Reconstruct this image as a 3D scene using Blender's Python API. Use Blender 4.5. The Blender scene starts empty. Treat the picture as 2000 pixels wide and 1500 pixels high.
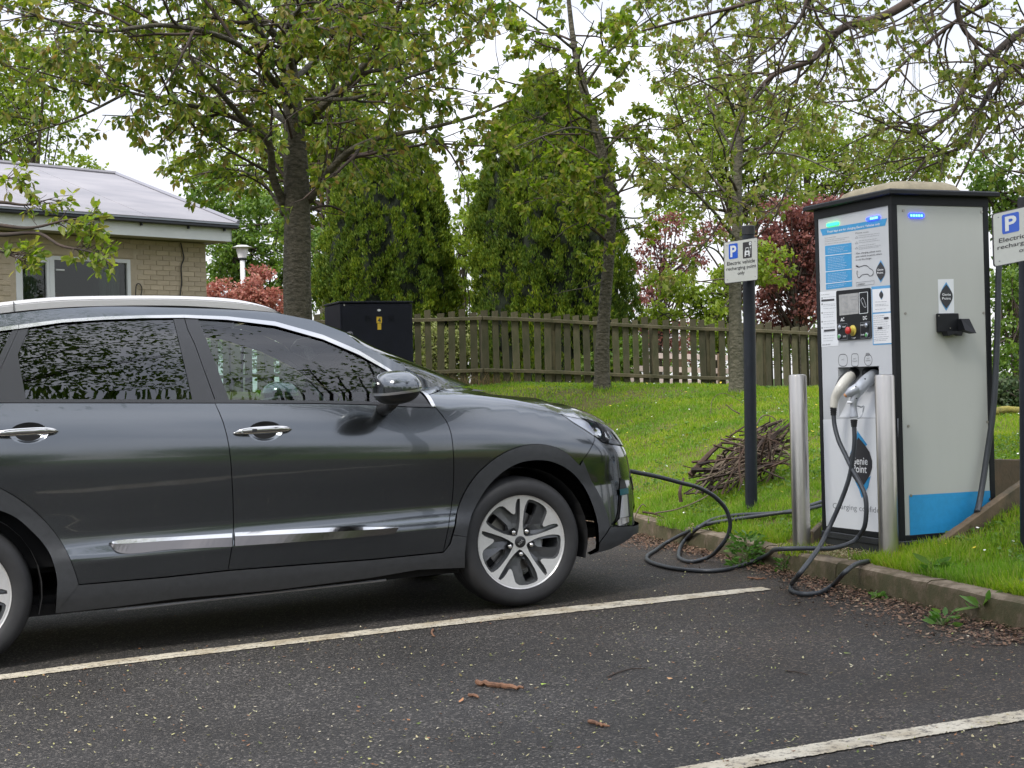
import bpy, math, random
import numpy as np
from mathutils import Vector, Matrix
from mathutils.geometry import delaunay_2d_cdt
random.seed(7)
rng = np.random.default_rng(7)
scn = bpy.context.scene
col = scn.collection
# ---------------------------------------------------------------- camera, sky, sun, exposure
ROLL = .026
FPX = 2889.0
CAM = np.array([0, 0, 1.14])
CR = np.array([math.cos(ROLL), 0, -math.sin(ROLL)])
CU = np.array([math.sin(ROLL), 0, math.cos(ROLL)])
CF = np.array([0, 1.0, 0])
cd = bpy.data.cameras.new('camera')
cam = bpy.data.objects.new('camera', cd)
col.objects.link(cam)
cd.sensor_width = 36
cd.lens = 36 * FPX / 2000
cd.clip_start = .05
cd.clip_end = 2000
m3 = Matrix((CR, CU, -CF)).transposed()
cam.matrix_world = Matrix.Translation(CAM) @ m3.to_4x4()
scn.camera = cam
SUN_EL, SUN_AZ = math.radians(50), math.radians(216)   # azimuth clockwise from +Y
world = bpy.data.worlds.new('World')
scn.world = world
world.use_nodes = True
nt = world.node_tree
nt.nodes.clear()
def wn(t, **k):
    n = nt.nodes.new(t)
    for a, b in k.items(): setattr(n, a, b)
    return n
wo = wn('ShaderNodeOutputWorld'); bg = wn('ShaderNodeBackground')
sky = wn('ShaderNodeTexSky'); sky.sky_type = 'NISHITA'; sky.sun_disc = False
sky.sun_elevation = SUN_EL; sky.sun_rotation = SUN_AZ
tc = wn('ShaderNodeTexCoord'); mp = wn('ShaderNodeMapping'); mp.inputs['Scale'].default_value = (1, 1, 2.6)
nz = wn('ShaderNodeTexNoise'); nz.inputs['Scale'].default_value = 3.0; nz.inputs['Detail'].default_value = 5; nz.inputs['Roughness'].default_value = .5
rp = wn('ShaderNodeValToRGB')
rp.color_ramp.elements[0].position = .40; rp.color_ramp.elements[0].color = (2.4, 2.55, 2.95, 1)
rp.color_ramp.elements[1].position = .60; rp.color_ramp.elements[1].color = (3.95, 4.02, 4.35, 1)
sp = wn('ShaderNodeSeparateXYZ'); mr = wn('ShaderNodeMapRange')
mr.inputs['From Min'].default_value = .0; mr.inputs['From Max'].default_value = .28; mr.inputs['To Min'].default_value = 1; mr.inputs['To Max'].default_value = 0
hz = wn('ShaderNodeMix'); hz.data_type = 'RGBA'; hz.inputs['B'].default_value = (5.0, 4.97, 5.15, 1)
mx = wn('ShaderNodeMix'); mx.data_type = 'RGBA'; mx.inputs['Factor'].default_value = .93
L = nt.links.new
L(tc.outputs['Generated'], mp.inputs['Vector']); L(mp.outputs[0], nz.inputs['Vector']); L(nz.outputs['Fac'], rp.inputs[0])
L(tc.outputs['Generated'], sp.inputs[0]); L(sp.outputs['Z'], mr.inputs['Value']); L(mr.outputs[0], hz.inputs['Factor'])
L(rp.outputs[0], hz.inputs['A']); L(hz.outputs['Result'], mx.inputs['B']); L(sky.outputs[0], mx.inputs['A'])
gm = wn('ShaderNodeMapRange'); gm.inputs['From Min'].default_value = 0; gm.inputs['To Min'].default_value = .83; gm.inputs['To Max'].default_value = 2.5   # CIE standard overcast sky: luminance goes as 1 + 2 sin(elevation)
gv = wn('ShaderNodeVectorMath'); gv.operation = 'SCALE'
L(sp.outputs['Z'], gm.inputs['Value']); L(mx.outputs['Result'], gv.inputs[0]); L(gm.outputs[0], gv.inputs['Scale'])
L(gv.outputs[0], bg.inputs['Color']); bg.inputs['Strength'].default_value = .105; L(bg.outputs[0], wo.inputs[0])
sl = bpy.data.lights.new('sun', 'SUN'); so = bpy.data.objects.new('sun', sl); col.objects.link(so)
sl.energy = 1.5; sl.angle = math.radians(14); sl.color = (1, .96, .9)
sdir = Vector((math.sin(SUN_AZ) * math.cos(SUN_EL), math.cos(SUN_AZ) * math.cos(SUN_EL), math.sin(SUN_EL)))
so.rotation_euler = sdir.to_track_quat('Z', 'Y').to_euler()
so.location = (-6, -4, 12)
scn.view_settings.view_transform = 'Standard'; scn.view_settings.look = 'None'
scn.view_settings.exposure = 1.38; scn.view_settings.gamma = 1; scn.view_settings.use_curve_mapping = False
scn.render.engine = 'CYCLES'
scn.cycles.use_denoising = True
scn.cycles.max_bounces = 8; scn.cycles.transparent_max_bounces = 16
scn.cycles.diffuse_bounces = 3; scn.cycles.glossy_bounces = 4; scn.cycles.transmission_bounces = 6
scn.cycles.caustics_reflective = False; scn.cycles.caustics_refractive = False
scn.cycles.sample_clamp_indirect = 6
# ---------------------------------------------------------------- helpers
def ray(px, py): return CF + (px - 1000) / FPX * CR + (750 - py) / FPX * CU
def W(px, py, d): return CAM + d * ray(px, py)
def G(px, py, h=0.0):                     # pixel -> point on the car park plane (z = .028 x + h)
    v = ray(px, py); return CAM + v * ((h - CAM[2]) / (v[2] - .028 * v[0]))
def Wz(px, py, z):                        # pixel -> point at height z
    v = ray(px, py); return CAM + v * ((z - CAM[2]) / v[2])
def proj(p):
    q = np.asarray(p) - CAM; return (1000 + FPX * (q @ CR) / q[..., 1], 750 - FPX * (q @ CU) / q[..., 1])
def cat(P, n=24):
    out = []; P = np.asarray(P, float); Q = np.vstack([2 * P[0] - P[1], P, 2 * P[-1] - P[-2]])
    for i in range(1, len(Q) - 2):
        p0, p1, p2, p3 = Q[i - 1:i + 3]
        l = [max(1e-6, np.linalg.norm(b - a)) ** .5 for a, b in ((p0, p1), (p1, p2), (p2, p3))]
        m1 = ((p1 - p0) / l[0] - (p2 - p0) / (l[0] + l[1]) + (p2 - p1) / l[1]) * l[1]
        m2 = ((p2 - p1) / l[1] - (p3 - p1) / (l[1] + l[2]) + (p3 - p2) / l[2]) * l[1]
        for k in range(n):
            t = k / n; out.append((2*t**3-3*t*t+1)*p1 + (t**3-2*t*t+t)*m1 + (-2*t**3+3*t*t)*p2 + (t**3-t*t)*m2)
    out.append(Q[-2]); return np.array(out)
def tag(o, label=None, cat_=None, group=None, kind=None):
    if label: o['label'] = label
    if cat_: o['category'] = cat_
    if group: o['group'] = group
    if kind: o['kind'] = kind
    return o
def thing(name, label, cat_, loc=(0, 0, 0), rot=None, group=None):
    o = bpy.data.objects.new(name, None); col.objects.link(o)
    o.empty_display_size = .1
    m = Matrix.Translation(Vector([float(c) for c in loc]))
    if rot is not None: m = m @ (Matrix([[float(c) for c in r] for r in rot]).to_4x4() if not np.isscalar(rot) else Matrix.Rotation(rot, 4, 'Z'))
    o.matrix_world = m
    return tag(o, label, cat_, group)
def mk(name, v, f, mat, parent=None, smooth=False, loc=None, nrm=None):
    """link one mesh; v in parent space (or world space, re-centred on loc)"""
    v = np.asarray(v, float).reshape(-1, 3)
    if parent is None and loc is None:
        loc = np.array([v[:, 0].mean(), v[:, 1].mean(), v[:, 2].min()])
    if loc is not None: v = v - np.asarray(loc)
    me = bpy.data.meshes.new(name)
    if isinstance(f, np.ndarray):
        n, k = f.shape
        me.vertices.add(len(v)); me.vertices.foreach_set('co', v.ravel().astype(np.float32))
        me.loops.add(n * k); me.loops.foreach_set('vertex_index', f.ravel().astype(np.int32))
        me.polygons.add(n); me.polygons.foreach_set('loop_start', np.arange(0, n * k, k, dtype=np.int32))
        me.update(calc_edges=True)
    else:
        me.from_pydata([tuple(p) for p in v], [], [tuple(int(i) for i in q) for q in f]); me.update()
    if smooth: me.polygons.foreach_set('use_smooth', [True] * len(me.polygons))
    if nrm is not None:
        me.normals_split_custom_set_from_vertices([tuple(q) for q in nrm])
    if mat is not None: me.materials.append(mat)
    o = bpy.data.objects.new(name, me); col.objects.link(o)
    if parent is not None: o.parent = parent
    if loc is not None: o.location = [float(c) for c in loc]
    return o
class MB:
    def __init__(s): s.v = []; s.f = []
    def add(s, v, f):
        b = len(s.v); s.v += [tuple(map(float, p)) for p in v]; s.f += [tuple(int(i) + b for i in q) for q in f]; return s
    def box(s, c, size, M=None, bev=0):
        x, y, z = [a / 2 for a in size]; b = bev
        if b <= 0:
            P = np.array([(i * x, j * y, k * z) for i in (-1, 1) for j in (-1, 1) for k in (-1, 1)], float)
            F = [(0, 1, 3, 2), (4, 6, 7, 5), (0, 4, 5, 1), (2, 3, 7, 6), (0, 2, 6, 4), (1, 5, 7, 3)]
        else:
            P = []; F = []
            ring = [(x-b, y), (-x+b, y), (-x, y-b), (-x, -y+b), (-x+b, -y), (x-b, -y), (x, -y+b), (x, y-b)]
            inn = [(x-b, y-b), (-x+b, y-b), (-x+b, y-b), (-x+b, -y+b), (-x+b, -y+b), (x-b, -y+b), (x-b, -y+b), (x-b, y-b)]
            for zz, R in ((-z, inn), (-z+b, ring), (z-b, ring), (z, inn)): P += [(p[0], p[1], zz) for p in R]
            for a in range(3):
                for i in range(8): j = (i+1) % 8; F.append((a*8+i, a*8+j, a*8+8+j, a*8+8+i))
            F += [tuple(range(7, -1, -1)), tuple(range(24, 32))]
            P = np.array(P, float)
        if M is not None: P = P @ np.asarray(M).T
        return s.add(P + np.asarray(c, float), F)
    def prism(s, poly, h0, h1, fn=None):
        """polygon (2D) extruded h0..h1, mapped by fn(a,b,h)->xyz"""
        n = len(poly); fn = fn or (lambda a, b, h: (a, b, h))
        V = [fn(a, b, h0) for a, b in poly] + [fn(a, b, h1) for a, b in poly]
        return s.add(V, [tuple(range(n - 1, -1, -1)), tuple(range(n, 2 * n))] + [(i, (i+1) % n, n + (i+1) % n, n + i) for i in range(n)])
    def tube(s, P, R, n=8, cap=True):
        P = np.asarray(P, float); m = len(P); R = np.full(m, R) if np.isscalar(R) else np.asarray(R, float)
        T = np.gradient(P, axis=0); T /= np.linalg.norm(T, axis=1)[:, None] + 1e-12
        a = np.array([0, 0, 1.]) if abs(T[0][2]) < .9 else np.array([1., 0, 0])
        N = np.cross(T[0], a); N /= np.linalg.norm(N); V = []
        th = np.arange(n) * 2 * math.pi / n; c, q = np.cos(th)[:, None], np.sin(th)[:, None]
        for i in range(m):
            N = N - T[i] * (N @ T[i]); N /= np.linalg.norm(N) + 1e-12; B = np.cross(T[i], N)
            V += list(P[i] + R[i] * (c * N + q * B))
        F = [(i*n+j, i*n+(j+1) % n, (i+1)*n+(j+1) % n, (i+1)*n+j) for i in range(m-1) for j in range(n)]
        if cap: F += [tuple(range(n-1, -1, -1)), tuple(range((m-1)*n, m*n))]
        return s.add(V, F)
    def lathe(s, prof, n=32, axis='z', c=(0, 0, 0), close=False):
        V = []; m = len(prof)
        for r, h in prof:
            for j in range(n):
                a = 2 * math.pi * j / n
                p = (r*math.cos(a), r*math.sin(a), h) if axis == 'z' else ((r*math.cos(a), h, r*math.sin(a)) if axis == 'y' else (h, r*math.cos(a), r*math.sin(a)))
                V.append((p[0]+c[0], p[1]+c[1], p[2]+c[2]))
        F = [(i*n+j, i*n+(j+1) % n, ((i+1) % m)*n+(j+1) % n, ((i+1) % m)*n+j) for i in range(m if close else m-1) for j in range(n)]
        return s.add(V, F)
    def grid(s, A, wrap=False):
        A = np.asarray(A, float); n, m = A.shape[:2]
        return s.add(A.reshape(-1, 3), [(i*m+j, i*m+(j+1) % m, (i+1)*m+(j+1) % m, (i+1)*m+j) for i in range(n-1) for j in range(m if wrap else m-1)])
    def build(s, name, mat, parent=None, smooth=False, loc=None): return mk(name, s.v, s.f, mat, parent, smooth, loc)
def autosmooth(o, ang=35):
    me = o.data; me.polygons.foreach_set('use_smooth', [True] * len(me.polygons))
    try: me.set_sharp_from_angle(angle=math.radians(ang))
    except Exception: pass
    return o
def inpoly(P, poly):
    P = np.atleast_2d(P); x, y = P[:, 0], P[:, 1]; c = np.zeros(len(P), bool); j = len(poly) - 1
    for i in range(len(poly)):
        xi, yi = poly[i]; xj, yj = poly[j]
        with np.errstate(divide='ignore', invalid='ignore'):
            c ^= ((yi > y) != (yj > y)) & (x < (xj - xi) * (y - yi) / (yj - yi + 1e-15) + xi)
        j = i
    return c
def densify(poly, h):
    out = []; n = len(poly)
    for i in range(n):
        a, b = np.array(poly[i], float), np.array(poly[(i+1) % n], float); k = max(1, int(math.ceil(np.linalg.norm(b - a) / h)))
        out += [a + (b - a) * t / k for t in range(k)]
    return np.array(out)
def area2(p): p = np.asarray(p); q = np.roll(p, -1, 0); return (p[:, 0]*q[:, 1]-q[:, 0]*p[:, 1]).sum() / 2
def offset(poly, g):                        # inward offset, polygon made ccw
    p = np.asarray(poly, float)
    if area2(p) < 0: p = p[::-1]
    e = np.roll(p, -1, 0) - p; e /= np.linalg.norm(e, axis=1)[:, None] + 1e-9; n = np.c_[-e[:, 1], e[:, 0]]
    m = n + np.roll(n, 1, 0); l = np.linalg.norm(m, axis=1)[:, None]; m = m / np.maximum(l, .6)
    return p + m * g
def fill(poly, h, holes=(), jit=0):
    """triangulate a 2D polygon with interior points"""
    poly = densify(poly, h); P = list(map(tuple, poly)); E = [(i, (i+1) % len(P)) for i in range(len(P))]
    for H in holes:
        b = len(P); H = densify(H, h); P += list(map(tuple, H)); E += [(b+i, b+(i+1) % len(H)) for i in range(len(H))]
    lo, hi = poly.min(0), poly.max(0)
    gx, gy = np.meshgrid(np.arange(lo[0]+h/2, hi[0], h), np.arange(lo[1]+h/2, hi[1], h)); gp = np.c_[gx.ravel(), gy.ravel()]
    ip = offset(poly, h*.45)
    gp = gp[inpoly(gp, ip)] if len(gp) else gp
    for H in holes:
        if len(gp): gp = gp[~inpoly(gp, np.asarray(H))]
    P += list(map(tuple, gp))
    r = delaunay_2d_cdt([Vector(p) for p in P], E, [], 0, 1e-6)
    V = np.array([tuple(v) for v in r[0]]); T = np.array([t for t in r[2] if len(t) == 3])
    c = V[T].mean(1); k = inpoly(c, poly)
    for H in holes: k &= ~inpoly(c, np.asarray(H))
    T = T[k]
    a = V[T[:, 1]] - V[T[:, 0]]; b = V[T[:, 2]] - V[T[:, 0]]; s = a[:, 0]*b[:, 1]-a[:, 1]*b[:, 0]
    T[s < 0] = T[s < 0][:, ::-1]
    return V, T
# ---------------------------------------------------------------- materials
def new_mat(name):
    m = bpy.data.materials.new(name); m.use_nodes = True
    return m, m.node_tree, m.node_tree.nodes['Principled BSDF']
def mat(name, c, rough=.5, metal=0, spec=.5, coat=0, var=0, vscale=8, bump=0, bscale=40, c2=None, emit=None, es=0, stretch=(1, 1, 1), island=0, bdist=.01, detail=4):
    m, t, b = new_mat(name); N = t.nodes; l = t.links.new
    b.inputs['Base Color'].default_value = (*c, 1); b.inputs['Roughness'].default_value = rough; b.inputs['Metallic'].default_value = metal
    b.inputs['Specular IOR Level'].default_value = spec; b.inputs['Coat Weight'].default_value = coat; b.inputs['Coat Roughness'].default_value = .02
    if emit: b.inputs['Emission Color'].default_value = (*emit, 1); b.inputs['Emission Strength'].default_value = es
    if var or c2 or bump or island:
        tc = N.new('ShaderNodeTexCoord'); mp = N.new('ShaderNodeMapping'); mp.inputs['Scale'].default_value = stretch; l(tc.outputs['Object'], mp.inputs[0])
    if var or c2 or island:
        c2 = c2 or tuple(x * (1 - var) for x in c); c1 = tuple(min(1, x * (1 + var)) for x in c)
        n = N.new('ShaderNodeTexNoise'); n.inputs['Scale'].default_value = vscale; n.inputs['Detail'].default_value = detail; n.inputs['Roughness'].default_value = .65; l(mp.outputs[0], n.inputs['Vector'])
        r = N.new('ShaderNodeValToRGB'); r.color_ramp.elements[0].position = .33; r.color_ramp.elements[1].position = .67
        r.color_ramp.elements[0].color = (*c2, 1); r.color_ramp.elements[1].color = (*c1, 1); l(n.outputs['Fac'], r.inputs[0]); out = r.outputs[0]
        if island:
            g = N.new('ShaderNodeObjectInfo'); h = N.new('ShaderNodeHueSaturation'); mm = N.new('ShaderNodeMapRange')
            mm.inputs['To Min'].default_value = 1 - island; mm.inputs['To Max'].default_value = 1 + island; l(g.outputs['Random'], mm.inputs['Value']); l(mm.outputs[0], h.inputs['Value'])
            l(out, h.inputs['Color']); out = h.outputs[0]
        l(out, b.inputs['Base Color'])
    if bump:
        n2 = N.new('ShaderNodeTexNoise'); n2.inputs['Scale'].default_value = bscale; n2.inputs['Detail'].default_value = 6; l(mp.outputs[0], n2.inputs['Vector'])
        bp = N.new('ShaderNodeBump'); bp.inputs['Strength'].default_value = bump; bp.inputs['Distance'].default_value = bdist; l(n2.outputs['Fac'], bp.inputs['Height']); l(bp.outputs[0], b.inputs['Normal'])
    return m
def leafmat(name, cols, rough=.45, trans=.35, spec=.3, patch=0, pcol=(1.25, 1.0, .7)):
    """per-leaf random colour from a ramp, thin translucent"""
    m, t, b = new_mat(name); N = t.nodes; l = t.links.new
    g = N.new('ShaderNodeNewGeometry'); r = N.new('ShaderNodeValToRGB'); l(g.outputs['Random Per Island'], r.inputs[0])
    while len(r.color_ramp.elements) < len(cols): r.color_ramp.elements.new(.5)
    for i, c in enumerate(cols): r.color_ramp.elements[i].position = i / max(1, len(cols) - 1); r.color_ramp.elements[i].color = (*c, 1)
    cout = r.outputs[0]
    if patch:
        gp = N.new('ShaderNodeNewGeometry'); nn = N.new('ShaderNodeTexNoise'); nn.inputs['Scale'].default_value = patch; nn.inputs['Detail'].default_value = 5; l(gp.outputs['Position'], nn.inputs['Vector'])
        rr = N.new('ShaderNodeValToRGB'); rr.color_ramp.elements[0].position = .36; rr.color_ramp.elements[1].position = .66; rr.color_ramp.elements[0].color = (.72, .78, .8, 1); rr.color_ramp.elements[1].color = (*pcol, 1); l(nn.outputs['Fac'], rr.inputs[0])
        mu = N.new('ShaderNodeMix'); mu.data_type = 'RGBA'; mu.blend_type = 'MULTIPLY'; mu.inputs['Factor'].default_value = 1; l(cout, mu.inputs['A']); l(rr.outputs[0], mu.inputs['B']); cout = mu.outputs['Result']
    l(cout, b.inputs['Base Color']); b.inputs['Roughness'].default_value = rough; b.inputs['Specular IOR Level'].default_value = spec
    tr = N.new('ShaderNodeBsdfTranslucent'); hs = N.new('ShaderNodeHueSaturation'); hs.inputs['Value'].default_value = 1.6; hs.inputs['Saturation'].default_value = 1.1
    l(cout, hs.inputs['Color']); l(hs.outputs[0], tr.inputs['Color'])
    mxs = N.new('ShaderNodeMixShader'); mxs.inputs[0].default_value = trans; l(b.outputs[0], mxs.inputs[1]); l(tr.outputs[0], mxs.inputs[2])
    l(mxs.outputs[0], N['Material Output'].inputs[0])
    return m
def glass(name, tint, ior=1.5, extra=0.0):
    m, t, b = new_mat(name); N = t.nodes; l = t.links.new
    tr = N.new('ShaderNodeBsdfTransparent'); tr.inputs[0].default_value = (*tint, 1); gl = N.new('ShaderNodeBsdfGlossy'); gl.inputs['Roughness'].default_value = .005
    fr = N.new('ShaderNodeFresnel'); fr.inputs[0].default_value = ior; ad = N.new('ShaderNodeMath'); ad.operation = 'ADD'; ad.inputs[1].default_value = extra; ad.use_clamp = True
    l(fr.outputs[0], ad.inputs[0]); mxs = N.new('ShaderNodeMixShader'); l(ad.outputs[0], mxs.inputs[0]); l(tr.outputs[0], mxs.inputs[1]); l(gl.outputs[0], mxs.inputs[2]); l(mxs.outputs[0], N['Material Output'].inputs[0])
    return m
def text_mesh(s, w, h, bold=0.0, depth=0.0):
    """outline text as (verts, faces) centred in a w x h box in the xy plane"""
    cu = bpy.data.curves.new('t', 'FONT'); cu.body = s; cu.size = 1; cu.offset = bold; cu.resolution_u = 3; cu.extrude = depth
    cu.align_x = 'LEFT'
    o = bpy.data.objects.new('t', cu); col.objects.link(o); dg = bpy.context.evaluated_depsgraph_get(); dg.update()
    me = bpy.data.meshes.new_from_object(o.evaluated_get(dg)); V = np.array([v.co[:] for v in me.vertices]); Fc = [tuple(p.vertices) for p in me.polygons]
    bpy.data.objects.remove(o); bpy.data.curves.remove(cu); bpy.data.meshes.remove(me)
    lo, hi = V.min(0), V.max(0)
    sy = h / (hi[1]-lo[1]); sx = w / (hi[0]-lo[0]) if w else sy
    V[:, 0] = (V[:, 0] - (lo[0]+hi[0])/2) * sx; V[:, 1] = (V[:, 1] - (lo[1]+hi[1])/2) * sy
    return V, Fc
def ss(a, b, x): t = np.clip((x - a) / (b - a), 0, 1); return t * t * (3 - 2 * t)
# ---------------------------------------------------------------- ground, asphalt, kerb, lawn
KA = np.array([.883, 10.72]); KD = np.array([.252, -.968]); KD /= np.linalg.norm(KD); KN = np.array([-KD[1], KD[0]])
def zpark(x): return .028 * np.clip(x, -9, 7)
def qt(x, y): dx, dy = x - KA[0], y - KA[1]; return dx * KN[0] + dy * KN[1], dx * KD[0] + dy * KD[1]
def zk(t): return .145 + .0071 * np.clip(t + 0, -4, 8)
# box cut into the bank where the charger stands (local charger frame set in d_charger)
YAW = math.radians(22.2)
E1 = np.array([math.cos(YAW), math.sin(YAW)]); E2 = np.array([-math.sin(YAW), math.cos(YAW)])
CH0 = np.array([2.036, 7.84])
def zlawn(x, y):
    x = np.asarray(x, float); y = np.asarray(y, float)
    q, t = qt(x, y); q2 = (y - 15.4) + .02 * x; qe = np.maximum(q, q2)
    A = .5 - .1 * np.clip(t, -9, 5)
    z = zk(t) + A * (1 - np.exp(-np.maximum(qe - .12, 0) / 1.6))
    cap = 1.10 - .05 * np.maximum(0, x - 1.0); k = 12
    z = -np.log(np.exp(-k * z) + np.exp(-k * cap)) / k
    z = z - .012 + .026 * ss(.12, .2, qe) + (.012 * np.sin(x * 3.1 + y) + .01 * np.sin(y * 2.3 - x * 1.7)) * ss(.1, .8, qe)
    # bank right of the charger: rises away from the kerb end of the board
    u = (x - CH0[0]) * E1[0] + (y - CH0[1]) * E1[1]; v = (x - CH0[0]) * E2[0] + (y - CH0[1]) * E2[1]
    rb = ss(.02, -.12, v) * ss(-.15, .9, u); z = z + rb * (.20 * np.clip(u + .02, 0, 1.4) - .02)
    # flat pad under the charger
    pad = ss(-.30, -.18, u) * ss(.98, .84, u) * ss(-.075, -.03, v) * ss(1.0, .85, v)
    return z * (1 - pad) + .165 * pad
M_asph, _t, _b = new_mat('asphalt')
def _asphalt():
    N = _t.nodes; l = _t.links.new
    tc = N.new('ShaderNodeTexCoord'); vo = N.new('ShaderNodeTexVoronoi'); vo.inputs['Scale'].default_value = 135; vo.inputs['Randomness'].default_value = 1
    v2 = N.new('ShaderNodeTexVoronoi'); v2.inputs['Scale'].default_value = 260
    for v in (vo, v2): l(tc.outputs['Object'], v.inputs['Vector'])
    r = N.new('ShaderNodeValToRGB'); e = r.color_ramp.elements; e[0].position = .0; e[0].color = (.024, .0215, .020, 1); e[1].position = 1; e[1].color = (.26, .235, .21, 1)
    k = e.new(.55); k.color = (.050, .046, .043, 1); k = e.new(.85); k.color = (.084, .077, .071, 1)
    sc = N.new('ShaderNodeSeparateColor'); l(vo.outputs['Color'], sc.inputs[0]); l(sc.outputs[0], r.inputs[0])
    big = N.new('ShaderNodeTexNoise'); big.inputs['Scale'].default_value = .9; big.inputs['Detail'].default_value = 5; l(tc.outputs['Object'], big.inputs['Vector'])
    rb = N.new('ShaderNodeValToRGB'); rb.color_ramp.elements[0].position = .35; rb.color_ramp.elements[0].color = (.62, .60, .56, 1); rb.color_ramp.elements[1].position = .7; rb.color_ramp.elements[1].color = (1.2, 1.2, 1.2, 1)
    l(big.outputs['Fac'], rb.inputs[0]); mu = N.new('ShaderNodeMix'); mu.data_type = 'RGBA'; mu.blend_type = 'MULTIPLY'; mu.inputs['Factor'].default_value = 1
    l(r.outputs[0], mu.inputs['A']); l(rb.outputs[0], mu.inputs['B'])
    # brown silt and dirt near the kerb
    geo = N.new('ShaderNodeNewGeometry'); dv = N.new('ShaderNodeVectorMath'); dv.operation = 'DOT_PRODUCT'; dv.inputs[1].default_value = (KN[0], KN[1], 0); l(geo.outputs['Position'], dv.inputs[0])
    k0 = float(KA @ KN); mrr = N.new('ShaderNodeMapRange'); mrr.inputs['From Min'].default_value = k0 - 2.3; mrr.inputs['From Max'].default_value = k0 - .1; l(dv.outputs['Value'], mrr.inputs['Value'])
    n3 = N.new('ShaderNodeTexNoise'); n3.inputs['Scale'].default_value = 2.5; n3.inputs['Detail'].default_value = 6; l(tc.outputs['Object'], n3.inputs['Vector'])
    mm = N.new('ShaderNodeMath'); mm.operation = 'MULTIPLY'; l(mrr.outputs[0], mm.inputs[0]); l(n3.outputs['Fac'], mm.inputs[1])
    mm2 = N.new('ShaderNodeMath'); mm2.operation = 'MULTIPLY'; mm2.inputs[1].default_value = 2.0; mm2.use_clamp = True; l(mm.outputs[0], mm2.inputs[0])
    md = N.new('ShaderNodeMix'); md.data_type = 'RGBA'; md.blend_type = 'MULTIPLY'; md.inputs['B'].default_value = (.80, .62, .45, 1); l(mm2.outputs[0], md.inputs['Factor']); l(mu.outputs['Result'], md.inputs['A'])
    l(md.outputs['Result'], _b.inputs['Base Color']); _b.inputs['Roughness'].default_value = .62; _b.inputs['Specular IOR Level'].default_value = .42
    ad = N.new('ShaderNodeMath'); ad.operation = 'ADD'; l(vo.outputs['Distance'], ad.inputs[0]); l(v2.outputs['Distance'], ad.inputs[1])
    bp = N.new('ShaderNodeBump'); bp.invert = True; bp.inputs['Strength'].default_value = 1; bp.inputs['Distance'].default_value = .009; l(ad.outputs[0], bp.inputs['Height']); l(bp.outputs[0], _b.inputs['Normal'])
_asphalt()
M_soil = mat('lawn_soil', (.085, .10, .026), .95, var=.35, vscale=3.5, bump=.6, bscale=60, c2=(.085, .058, .032), spec=.1)
M_far = mat('far_grass', (.06, .10, .025), .95, var=.3, vscale=.3, spec=.1)
# base ground to the horizon
xs = np.r_[-1500, -300, -80, -30, -12, 0, 12, 30, 80, 300, 1500]; A = np.array([[(x, y, -.55 - .0002*max(0, abs(x)-50)) for x in xs] for y in xs])
o = MB().grid(A[:, ::1]).build('ground', M_far, loc=(0, 0, -.55)); tag(o, kind='structure')
def gridpts(xs, ys, zf): X, Y = np.meshgrid(xs, ys); return np.stack([X, Y, zf(X, Y)], -1)
# asphalt sheet: follows kerb line on the right
def kx(y): return KA[0] + (y - KA[1]) * KD[0] / KD[1]
ys = np.linspace(-14, 15.4, 80); us = np.linspace(0, 1, 40)
A = np.array([[(-22 + (kx(y) + .03 + 22) * u, y, 0) for u in us] for y in ys]); A[..., 2] = zpark(A[..., 0])
tag(MB().grid(A).build('car_park_asphalt', M_asph, loc=(0, 0, 0)), kind='structure')
# lawn sheet
ts = np.linspace(0, 1, 200); ys = np.linspace(1.5, 15.2, 190)
A = np.array([[(kx(y) + .10 + (11 - kx(y) - .1) * u ** 1.6, y, 0) for u in ts] for y in ys]); A[..., 2] = zlawn(A[..., 0], A[..., 1])
# the charger's pit walls are kerb boards; keep soil a little lower at their line
lawn = MB().grid(A)
xs = np.linspace(-22, 16, 150); ys2 = np.linspace(15.2, 46, 70); B = gridpts(xs, ys2, zlawn)
B[..., 2] = np.where(B[..., 1] > 22.5, B[..., 2] - .35*ss(22.5, 26, B[..., 1]), B[..., 2])
B[0, :, 2] = zlawn(B[0, :, 0], B[0, :, 1])
lawn.grid(B)
tag(autosmooth(lawn.build('lawn', M_soil, loc=(0, 0, 0)), 60), kind='structure')
# kerb stones
M_kerb, _t2, _b2 = new_mat('kerb_concrete')
def _kerb():
    N = _t2.nodes; l = _t2.links.new; tc = N.new('ShaderNodeTexCoord')
    n = N.new('ShaderNodeTexNoise'); n.inputs['Scale'].default_value = 9; n.inputs['Detail'].default_value = 8; n.inputs['Roughness'].default_value = .7; l(tc.outputs['Object'], n.inputs['Vector'])
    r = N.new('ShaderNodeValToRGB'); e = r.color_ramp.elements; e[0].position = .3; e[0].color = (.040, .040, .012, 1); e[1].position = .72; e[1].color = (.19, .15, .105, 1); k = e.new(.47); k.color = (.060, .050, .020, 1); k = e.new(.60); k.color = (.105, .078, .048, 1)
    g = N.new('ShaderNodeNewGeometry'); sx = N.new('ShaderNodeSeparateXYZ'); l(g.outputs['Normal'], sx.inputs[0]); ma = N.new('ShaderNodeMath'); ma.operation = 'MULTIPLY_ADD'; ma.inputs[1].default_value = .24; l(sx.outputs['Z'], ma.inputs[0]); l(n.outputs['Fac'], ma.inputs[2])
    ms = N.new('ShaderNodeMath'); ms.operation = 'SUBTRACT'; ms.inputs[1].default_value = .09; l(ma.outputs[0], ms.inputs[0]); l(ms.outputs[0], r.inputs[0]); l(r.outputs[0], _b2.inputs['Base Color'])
    _b2.inputs['Roughness'].default_value = .9; bp = N.new('ShaderNodeBump'); bp.inputs['Strength'].default_value = .8; bp.inputs['Distance'].default_value = .012; l(n.outputs['Fac'], bp.inputs['Height']); l(bp.outputs[0], _b2.inputs['Normal'])
_kerb()
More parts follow.
